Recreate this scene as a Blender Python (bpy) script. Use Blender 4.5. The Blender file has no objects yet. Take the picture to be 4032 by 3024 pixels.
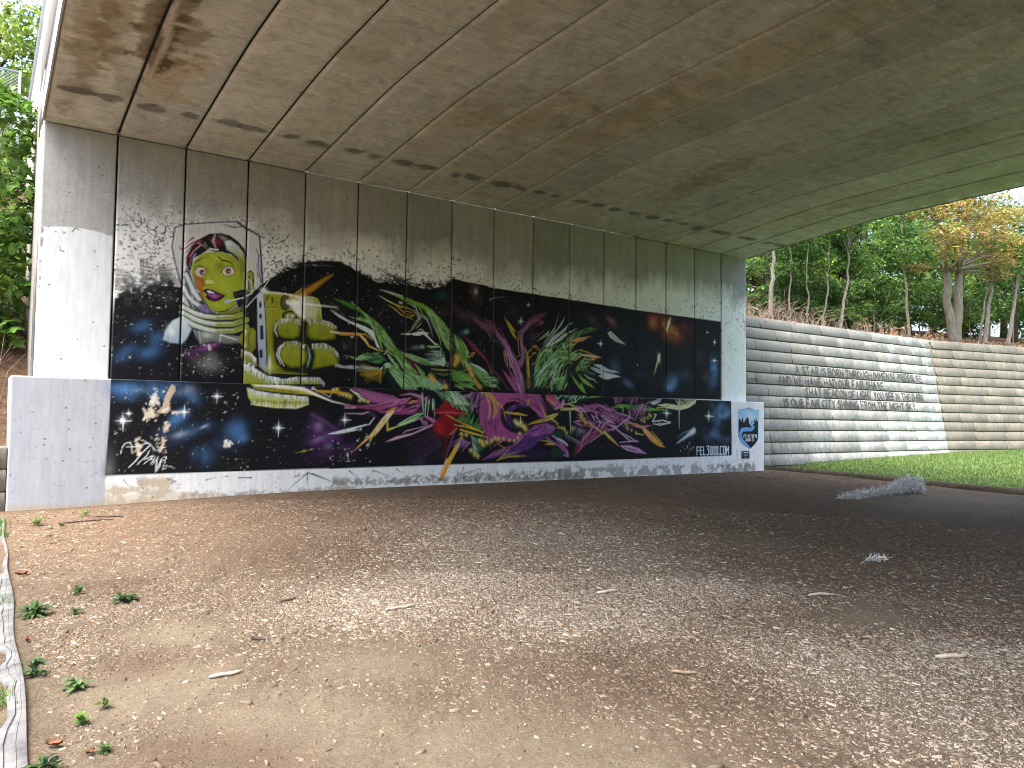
import bpy, bmesh, math, random
import numpy as np
from mathutils import Vector, Matrix

# ======================= camera, sky, sun, exposure ===================================
sc = bpy.context.scene
CAM = Vector((-1.928, -15.832, 1.70))
YAW, PITCH, ROLL = math.radians(34.570), math.radians(2.671), math.radians(0.684)
cd = bpy.data.cameras.new('camera'); cam = bpy.data.objects.new('camera', cd); sc.collection.objects.link(cam)
cd.sensor_fit = 'HORIZONTAL'; cd.sensor_width = 36.0; cd.lens = 36.0 * 3031.7 / 4032.0
cd.clip_start = 0.05; cd.clip_end = 1500
fw = Vector((math.sin(YAW) * math.cos(PITCH), math.cos(YAW) * math.cos(PITCH), math.sin(PITCH)))
rt = Vector((math.cos(YAW), -math.sin(YAW), 0)); up = rt.cross(fw)
c_, s_ = math.cos(ROLL), math.sin(ROLL)
R_, U_ = c_ * rt + s_ * up, -s_ * rt + c_ * up
cam.matrix_world = Matrix(((R_.x, U_.x, -fw.x, CAM.x), (R_.y, U_.y, -fw.y, CAM.y), (R_.z, U_.z, -fw.z, CAM.z), (0, 0, 0, 1)))
sc.camera = cam

SUN_AZ, SUN_EL = math.radians(258), math.radians(68)        # clockwise from +Y
wd = bpy.data.worlds.new('World'); sc.world = wd; wd.use_nodes = True
nt = wd.node_tree; bg = nt.nodes['Background']
sky = nt.nodes.new('ShaderNodeTexSky'); sky.sky_type = 'NISHITA'; sky.sun_disc = False
sky.sun_elevation = SUN_EL; sky.sun_rotation = SUN_AZ; sky.altitude = 200; sky.air_density = 1.0; sky.dust_density = 9.0; sky.ozone_density = 1.0
nt.links.new(sky.outputs[0], bg.inputs[0]); bg.inputs[1].default_value = 0.15
ld = bpy.data.lights.new('sun', 'SUN'); ld.energy = .6; ld.angle = math.radians(38); ld.color = (1.0, .95, .87)
sun = bpy.data.objects.new('sun', ld); sc.collection.objects.link(sun)
sd = Vector((math.sin(SUN_AZ) * math.cos(SUN_EL), math.cos(SUN_AZ) * math.cos(SUN_EL), math.sin(SUN_EL)))
sun.rotation_euler = sd.to_track_quat('Z', 'Y').to_euler(); sun.location = (40, -30, 60)
sc.view_settings.view_transform = 'Standard'; sc.view_settings.look = 'None'; sc.view_settings.gamma = 1.0
sc.view_settings.use_curve_mapping = False; sc.view_settings.exposure = 2.58
sc.view_settings.use_white_balance = True; sc.view_settings.white_balance_temperature = 6300; sc.view_settings.white_balance_tint = 6     # camera set for open shade
sc.cycles.diffuse_bounces = 8; sc.cycles.glossy_bounces = 1; sc.cycles.max_bounces = 8; sc.cycles.use_adaptive_sampling = True; sc.cycles.adaptive_threshold = .02; sc.cycles.transparent_max_bounces = 8
sc.cycles.use_denoising = True; sc.cycles.pixel_filter_type = 'BLACKMAN_HARRIS'; sc.cycles.filter_width = 1.0; sc.cycles.caustics_reflective = False; sc.cycles.caustics_refractive = False

# ======================= helpers ======================================================
COL = sc.collection
RNG = np.random.default_rng(11); random.seed(4)
def link(o, parent=None):
    COL.objects.link(o)
    if parent is not None: o.parent = parent
    return o
def tag(o, label=None, cat=None, group=None, kind=None):
    if label: o['label'] = label
    if cat: o['category'] = cat
    if group: o['group'] = group
    if kind: o['kind'] = kind
    return o
def empty(name, loc=(0, 0, 0)):
    o = bpy.data.objects.new(name, None); o.location = loc; o.empty_display_size = .2; return link(o)
def mesh_np(name, V, Fq=None, Ft=None, smooth=False):
    """mesh from arrays: quads and/or triangles"""
    me = bpy.data.meshes.new(name); V = np.asarray(V, np.float32); me.vertices.add(len(V)); me.vertices.foreach_set('co', V.ravel())
    idx, tot = [], []
    if Fq is not None and len(Fq): Fq = np.asarray(Fq, np.int32); idx.append(Fq.ravel()); tot.append(np.full(len(Fq), 4, np.int32))
    if Ft is not None and len(Ft): Ft = np.asarray(Ft, np.int32); idx.append(Ft.ravel()); tot.append(np.full(len(Ft), 3, np.int32))
    idx = np.concatenate(idx); tot = np.concatenate(tot)
    me.loops.add(len(idx)); me.loops.foreach_set('vertex_index', idx)
    me.polygons.add(len(tot)); me.polygons.foreach_set('loop_start', np.concatenate([[0], np.cumsum(tot)[:-1]]).astype(np.int32))
    try: me.polygons.foreach_set('loop_total', tot)
    except Exception: pass
    if smooth: me.polygons.foreach_set('use_smooth', np.ones(len(tot), bool))
    me.update(calc_edges=True); me.validate()
    return me
def colattr(me, name, rgba):
    a = me.color_attributes.new(name, 'FLOAT_COLOR', 'POINT'); a.data.foreach_set('color', np.ascontiguousarray(rgba, np.float32).ravel())
def obj(name, me, mat=None, parent=None):
    o = bpy.data.objects.new(name, me)
    if mat is not None and not me.materials: me.materials.append(mat)
    return link(o, parent)
class MB:
    """collects boxes, tubes and sheets into one mesh"""
    def __init__(s): s.v = []; s.q = []; s.t = []
    def box(s, a, b, bev=0.0):
        x0, y0, z0 = a; x1, y1, z1 = b; n = len(s.v)
        if bev <= 0:
            s.v += [(x0, y0, z0), (x1, y0, z0), (x1, y1, z0), (x0, y1, z0), (x0, y0, z1), (x1, y0, z1), (x1, y1, z1), (x0, y1, z1)]
            s.q += [[n + i for i in f] for f in ((0, 3, 2, 1), (4, 5, 6, 7), (0, 1, 5, 4), (1, 2, 6, 5), (2, 3, 7, 6), (3, 0, 4, 7))]
        else:
            bm = bmesh.new(); bmesh.ops.create_cube(bm, size=1)
            for v in bm.verts: v.co = Vector(((x0 + x1) / 2 + v.co.x * (x1 - x0), (y0 + y1) / 2 + v.co.y * (y1 - y0), (z0 + z1) / 2 + v.co.z * (z1 - z0)))
            bmesh.ops.bevel(bm, geom=bm.edges[:], offset=bev, segments=1, affect='EDGES'); s.bm(bm)
        return s
    def bm(s, bm):
        n = len(s.v); bm.verts.ensure_lookup_table()
        for v in bm.verts: s.v.append(tuple(v.co))
        for f in bm.faces:
            l = [n + v.index for v in f.verts]
            if len(l) == 4: s.q.append(l)
            else:
                for i in range(1, len(l) - 1): s.t.append([l[0], l[i], l[i + 1]])
        bm.free()
    def tube(s, pts, rs, seg=6, cap=True):
        pts = [Vector(p) for p in pts]
        if not isinstance(rs, (list, tuple, np.ndarray)): rs = [rs] * len(pts)
        n0 = len(s.v)
        for i, p in enumerate(pts):
            d = (pts[min(i + 1, len(pts) - 1)] - pts[max(i - 1, 0)]).normalized()
            a = d.cross(Vector((0, 0, 1)) if abs(d.z) < .9 else Vector((1, 0, 0))).normalized(); b = d.cross(a)
            for k in range(seg):
                t = 2 * math.pi * k / seg; s.v.append(tuple(p + (a * math.cos(t) + b * math.sin(t)) * rs[i]))
        for i in range(len(pts) - 1):
            for k in range(seg):
                k2 = (k + 1) % seg; A = n0 + i * seg
                s.q.append([A + k, A + k2, A + seg + k2, A + seg + k])
        if cap:
            for i, sgn in ((0, 1), (len(pts) - 1, -1)):
                A = n0 + i * seg
                for k in range(1, seg - 1): s.t.append([A, A + k + 1, A + k] if sgn > 0 else [A, A + k, A + k + 1])
        return s
    def quad(s, a, b, c, d): n = len(s.v); s.v += [a, b, c, d]; s.q.append([n, n + 1, n + 2, n + 3]); return s
    def build(s, name, mat, parent=None, smooth=False): return obj(name, mesh_np(name, s.v, s.q, s.t, smooth), mat, parent)

# ---- node materials
class NM:
    def __init__(s, name, rough=.8, spec=.3):
        s.m = bpy.data.materials.new(name); s.m.use_nodes = True; s.t = s.m.node_tree; s.b = s.t.nodes['Principled BSDF']
        s.b.inputs['Roughness'].default_value = rough; s.b.inputs['Specular IOR Level'].default_value = spec
    def n(s, typ, **kw):
        n = s.t.nodes.new('ShaderNode' + typ)
        for k, v in kw.items():
            if k in n.inputs: n.inputs[k].default_value = v
            else: setattr(n, k, v)
        return n
    def l(s, a, b): s.t.links.new(a, b)
    def coord(s, kind='Object', scale=(1, 1, 1), rot=(0, 0, 0)):
        tc = s.n('TexCoord'); mp = s.n('Mapping'); s.l(tc.outputs[kind], mp.inputs[0]); mp.inputs['Scale'].default_value = scale; mp.inputs['Rotation'].default_value = rot; return mp.outputs[0]
    def noise(s, vec, scale, detail=4, rough=.6, dist=0.0):
        n = s.n('TexNoise'); n.inputs['Scale'].default_value = scale; n.inputs['Detail'].default_value = detail; n.inputs['Roughness'].default_value = rough; n.inputs['Distortion'].default_value = dist
        s.l(vec, n.inputs['Vector']); return n.outputs['Fac']
    def ramp(s, fac, *stops):
        r = s.n('ValToRGB'); e = r.color_ramp.elements
        while len(e) < len(stops): e.new(.5)
        for el, (p, c) in zip(e, stops): el.position = p; el.color = (*c, 1) if len(c) == 3 else c
        s.l(fac, r.inputs[0]); return r.outputs[0]
    def rng(s, fac, a, b, c, d):
        r = s.n('MapRange'); r.inputs[1].default_value = a; r.inputs[2].default_value = b; r.inputs[3].default_value = c; r.inputs[4].default_value = d; s.l(fac, r.inputs[0]); return r.outputs[0]
    def mix(s, fac, a, b, mode='MIX'):
        m = s.n('Mix', data_type='RGBA', blend_type=mode)
        for i, v in ((0, fac), (6, a), (7, b)):
            if hasattr(v, 'is_output') or isinstance(v, bpy.types.NodeSocket): s.l(v, m.inputs[i])
            else: m.inputs[i].default_value = v if i == 0 else (*v, 1)
        return m.outputs[2]
    def math(s, op, a, b=0.0):
        m = s.n('Math', operation=op)
        for i, v in ((0, a), (1, b)):
            if isinstance(v, bpy.types.NodeSocket): s.l(v, m.inputs[i])
            else: m.inputs[i].default_value = v
        return m.outputs[0]
    def bump(s, h, strength=.3, dist=.01):
        b = s.n('Bump'); b.inputs['Strength'].default_value = strength; b.inputs['Distance'].default_value = dist; s.l(h, b.inputs['Height']); s.l(b.outputs[0], s.b.inputs['Normal'])
    def base(s, c):
        if isinstance(c, bpy.types.NodeSocket): s.l(c, s.b.inputs['Base Color'])
        else: s.b.inputs['Base Color'].default_value = (*c, 1)
        return s

# ======================= wall painting tools ==========================================
# ---- paint canvas: one pixel is one centimetre of wall -------------------------------
def fbm(h, w, cell, seed, octv=4):
    """smooth value noise, 0..1, features about cell pixels wide"""
    rng = np.random.default_rng(seed); out = np.zeros((h, w), np.float32); amp = tot = 0.; a = 1.
    for o in range(octv):
        c = max(cell / 2 ** o, 1.); gh, gw = int(h / c) + 3, int(w / c) + 3
        g = rng.random((gh, gw)).astype(np.float32)
        y = np.arange(h) / c; x = np.arange(w) / c; yi = y.astype(int); xi = x.astype(int)
        fy = (y - yi)[:, None]; fx = (x - xi)[None]; fy = fy * fy * (3 - 2 * fy); fx = fx * fx * (3 - 2 * fx)
        out += a * ((g[yi][:, xi] * (1 - fx) + g[yi][:, xi + 1] * fx) * (1 - fy) + (g[yi + 1][:, xi] * (1 - fx) + g[yi + 1][:, xi + 1] * fx) * fy)
        tot += a; a *= .55
    return out / tot
class Canvas:
    def __init__(s, x0, z0, w, h, base, alpha=0.0):
        s.x0, s.z0, s.w, s.h = x0, z0, w, h
        s.c = np.zeros((h, w, 3), np.float32); s.c[:] = base
        s.a = np.full((h, w), alpha, np.float32)
        s.n = fbm(h, w, 34, 5, 5)
    def win(s, x, z, m):
        a = max(0, int(min(x) - s.x0 - m)); b = min(s.w, int(max(x) - s.x0 + m) + 2)
        c = max(0, int(min(z) - s.z0 - m)); d = min(s.h, int(max(z) - s.z0 + m) + 2)
        if b <= a or d <= c: return None
        X = np.arange(a, b, dtype=np.float32)[None, :] + s.x0 + .5
        Z = np.arange(c, d, dtype=np.float32)[:, None] + s.z0 + .5
        return (slice(c, d), slice(a, b)), X, Z
    def put(s, sl, m, col):
        m = m[..., None]
        s.c[sl] = s.c[sl] * (1 - m) + np.asarray(col, np.float32) * m
        m = m[..., 0]; s.a[sl] = s.a[sl] * (1 - m) + m
    def poly(s, pts, col, soft=1., a=1., col2=None, ang=-90., thr=None):
        x = [p[0] for p in pts]; z = [p[1] for p in pts]
        r = s.win(x, z, soft + 1)
        if r is None: return
        sl, X, Z = r
        ins = np.zeros((Z.shape[0], X.shape[1]), bool); d2 = np.full(ins.shape, 1e9, np.float32)
        n = len(pts)
        for i in range(n):
            ax, az = pts[i]; bx, bz = pts[(i + 1) % n]
            ex, ez = bx - ax, bz - az; L = ex * ex + ez * ez + 1e-9
            t = np.clip(((X - ax) * ex + (Z - az) * ez) / L, 0, 1)
            d2 = np.minimum(d2, (X - ax - t * ex) ** 2 + (Z - az - t * ez) ** 2)
            if abs(ez) > 1e-6:
                cr = ((az > Z) != (bz > Z)) & (X < ex * (Z - az) / ez + ax)
                ins ^= cr
        sd = np.sqrt(d2); sd = np.where(ins, sd, -sd)
        m = np.clip(.5 + sd / max(soft, .8), 0, 1) * a
        if thr is not None: m = m * np.clip((thr[sl] - (.82 - .34 * m / max(a, .01))) * 14 + .5, 0, 1)
        if col2 is not None:
            t = math.radians(ang); u = X * math.cos(t) + Z * math.sin(t)
            q = [p[0] * math.cos(t) + p[1] * math.sin(t) for p in pts]
            f = np.clip((u - min(q)) / (max(q) - min(q) + 1e-6), 0, 1)[..., None]
            col = np.asarray(col, np.float32) * (1 - f) + np.asarray(col2, np.float32) * f
        s.put(sl, m, col)
    def stroke(s, pts, ws, col, soft=1., a=1.):
        x = [p[0] for p in pts]; z = [p[1] for p in pts]
        r = s.win(x, z, max(ws) + soft + 1)
        if r is None: return
        sl, X, Z = r
        m = np.zeros((Z.shape[0], X.shape[1]), np.float32)
        for i in range(len(pts) - 1):
            ax, az = pts[i]; bx, bz = pts[i + 1]; ex, ez = bx - ax, bz - az
            t = np.clip(((X - ax) * ex + (Z - az) * ez) / (ex * ex + ez * ez + 1e-9), 0, 1)
            d = np.sqrt((X - ax - t * ex) ** 2 + (Z - az - t * ez) ** 2)
            w = (ws[i] + (ws[i + 1] - ws[i]) * t) * .5
            # strokes thinner than a centimetre fade instead of breaking up
            m = np.maximum(m, np.clip((w - d) / max(soft, .8) + .5, 0, 1) * np.clip(w * 2.2, .25, 1))
        s.put(sl, m * a, col)
    def blob(s, x, z, rx, rz, ang, col, a):
        R = max(rx, rz) * 2
        r = s.win([x], [z], R)
        if r is None: return
        sl, X, Z = r; t = math.radians(ang); c, q = math.cos(t), math.sin(t)
        u = ((X - x) * c + (Z - z) * q) / rx; v = (-(X - x) * q + (Z - z) * c) / rz
        m = a * np.exp(-1.6 * (u * u + v * v))
        if max(rx, rz) > 11: m = m * np.clip(.15 + 3.2 * (s.n[sl] - .25), .1, 1.25)
        s.put(sl, np.clip(m, 0, 1), col)
def lin(c):
    c = np.asarray(c, np.float32) / 255.
    return np.where(c <= .04045, c / 12.92, ((c + .055) / 1.055) ** 2.4)
def inside(pts, n, rng):
    """n random points in a polygon"""
    P = np.array(pts, float); out = []; lo, hi = P.min(0), P.max(0)
    for _ in range(n * 30):
        q = rng.uniform(lo, hi); x, z = q; c = False; j = len(P) - 1
        for i in range(len(P)):
            if (P[i, 1] > z) != (P[j, 1] > z) and x < (P[j, 0] - P[i, 0]) * (z - P[i, 1]) / (P[j, 1] - P[i, 1]) + P[i, 0]: c = not c
            j = i
        if c: out.append((x, z))
        if len(out) >= n: break
    return out
def paint(cv, ops):
    """ops: text lines, coordinates in centimetres on the wall"""
    for ln in ops.strip().splitlines():
        f = ln.split(); op = f[0]; C = cv[f[1]]
        cols = [lin([int(v) for v in k.split(',')]) for k in f[2].split('>')]
        if op == 'B':
            x, z, rx, rz, an, a = map(float, f[3:9]); C.blob(x, z, rx, rz, an, cols[0], a); continue
        pr = [float(v) for v in f[3].split(',')]
        pts = [tuple(map(float, v.split(','))) for v in f[4:]]
        if op == 'P':
            C.poly(pts, cols[0], pr[1], pr[0], cols[1] if len(cols) > 1 else None, pr[2] if len(pr) > 2 else -90)
        elif op == 'N':                     # blotchy patch: a, soft, cell, seed
            C.poly(pts, cols[0], pr[1], pr[0], thr=fbm(C.h, C.w, pr[2], int(pr[3]), 4))
        elif op == 'S':                     # x,z,width points
            C.stroke([p[:2] for p in pts], [p[2] for p in pts], cols[0], pr[1], pr[0])
        elif op == 'H':                     # hatching: a, soft, n, seed, width, length, angle, spread
            a, soft, n, seed, w, L, an, sp = pr; rng = np.random.default_rng(int(seed))
            q = np.array(pts); sg = np.hypot(*np.diff(q[:, :2], axis=0).T); cs = np.concatenate([[0], np.cumsum(sg)])
            for i in range(int(n)):
                u = (i + rng.uniform(.1, .9)) / n * cs[-1]; k = min(np.searchsorted(cs, u, 'right') - 1, len(sg) - 1)
                b = q[k, :2] + (q[k + 1, :2] - q[k, :2]) * (u - cs[k]) / max(sg[k], 1e-6)
                t = math.radians(an + rng.normal(0, sp)); l = L * rng.uniform(.55, 1.3)
                e = b + l * np.array([math.cos(t), math.sin(t)]); c = cols[rng.integers(len(cols))] * rng.uniform(.8, 1.15)
                C.stroke([tuple(b), tuple(e)], [w, w * .25], c, soft, a)
        elif op == 'F':                     # field of shards in a polygon: a, soft, n, seed, width, length, angle, spread
            a, soft, n, seed, w, L, an, sp = pr; rng = np.random.default_rng(int(seed))
            for (x, z) in inside([p[:2] for p in pts], int(n), rng):
                t = math.radians(an + rng.normal(0, sp)); l = L * rng.uniform(.4, 1.4); ww = w * rng.uniform(.4, 1.5)
                e = (x + l * math.cos(t), z + l * math.sin(t)); mid = (x + l * .4 * math.cos(t + .12), z + l * .4 * math.sin(t + .12))
                c = cols[rng.integers(len(cols))] * rng.uniform(.7, 1.2)
                C.stroke([(x, z), mid, e], [ww * .3, ww, .3], c, soft, a)
        elif op == 'D':                     # dots in a polygon: a, soft, n, seed, size
            a, soft, n, seed, w = pr; rng = np.random.default_rng(int(seed))
            for (x, z) in inside([p[:2] for p in pts], int(n), rng):
                r = w * rng.lognormal(0, .55); c = cols[rng.integers(len(cols))]
                C.stroke([(x, z), (x + rng.normal(0, .7) * r, z + rng.normal(0, .7) * r)], [r, r * .7], c, soft, a * rng.uniform(.5, 1))

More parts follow.
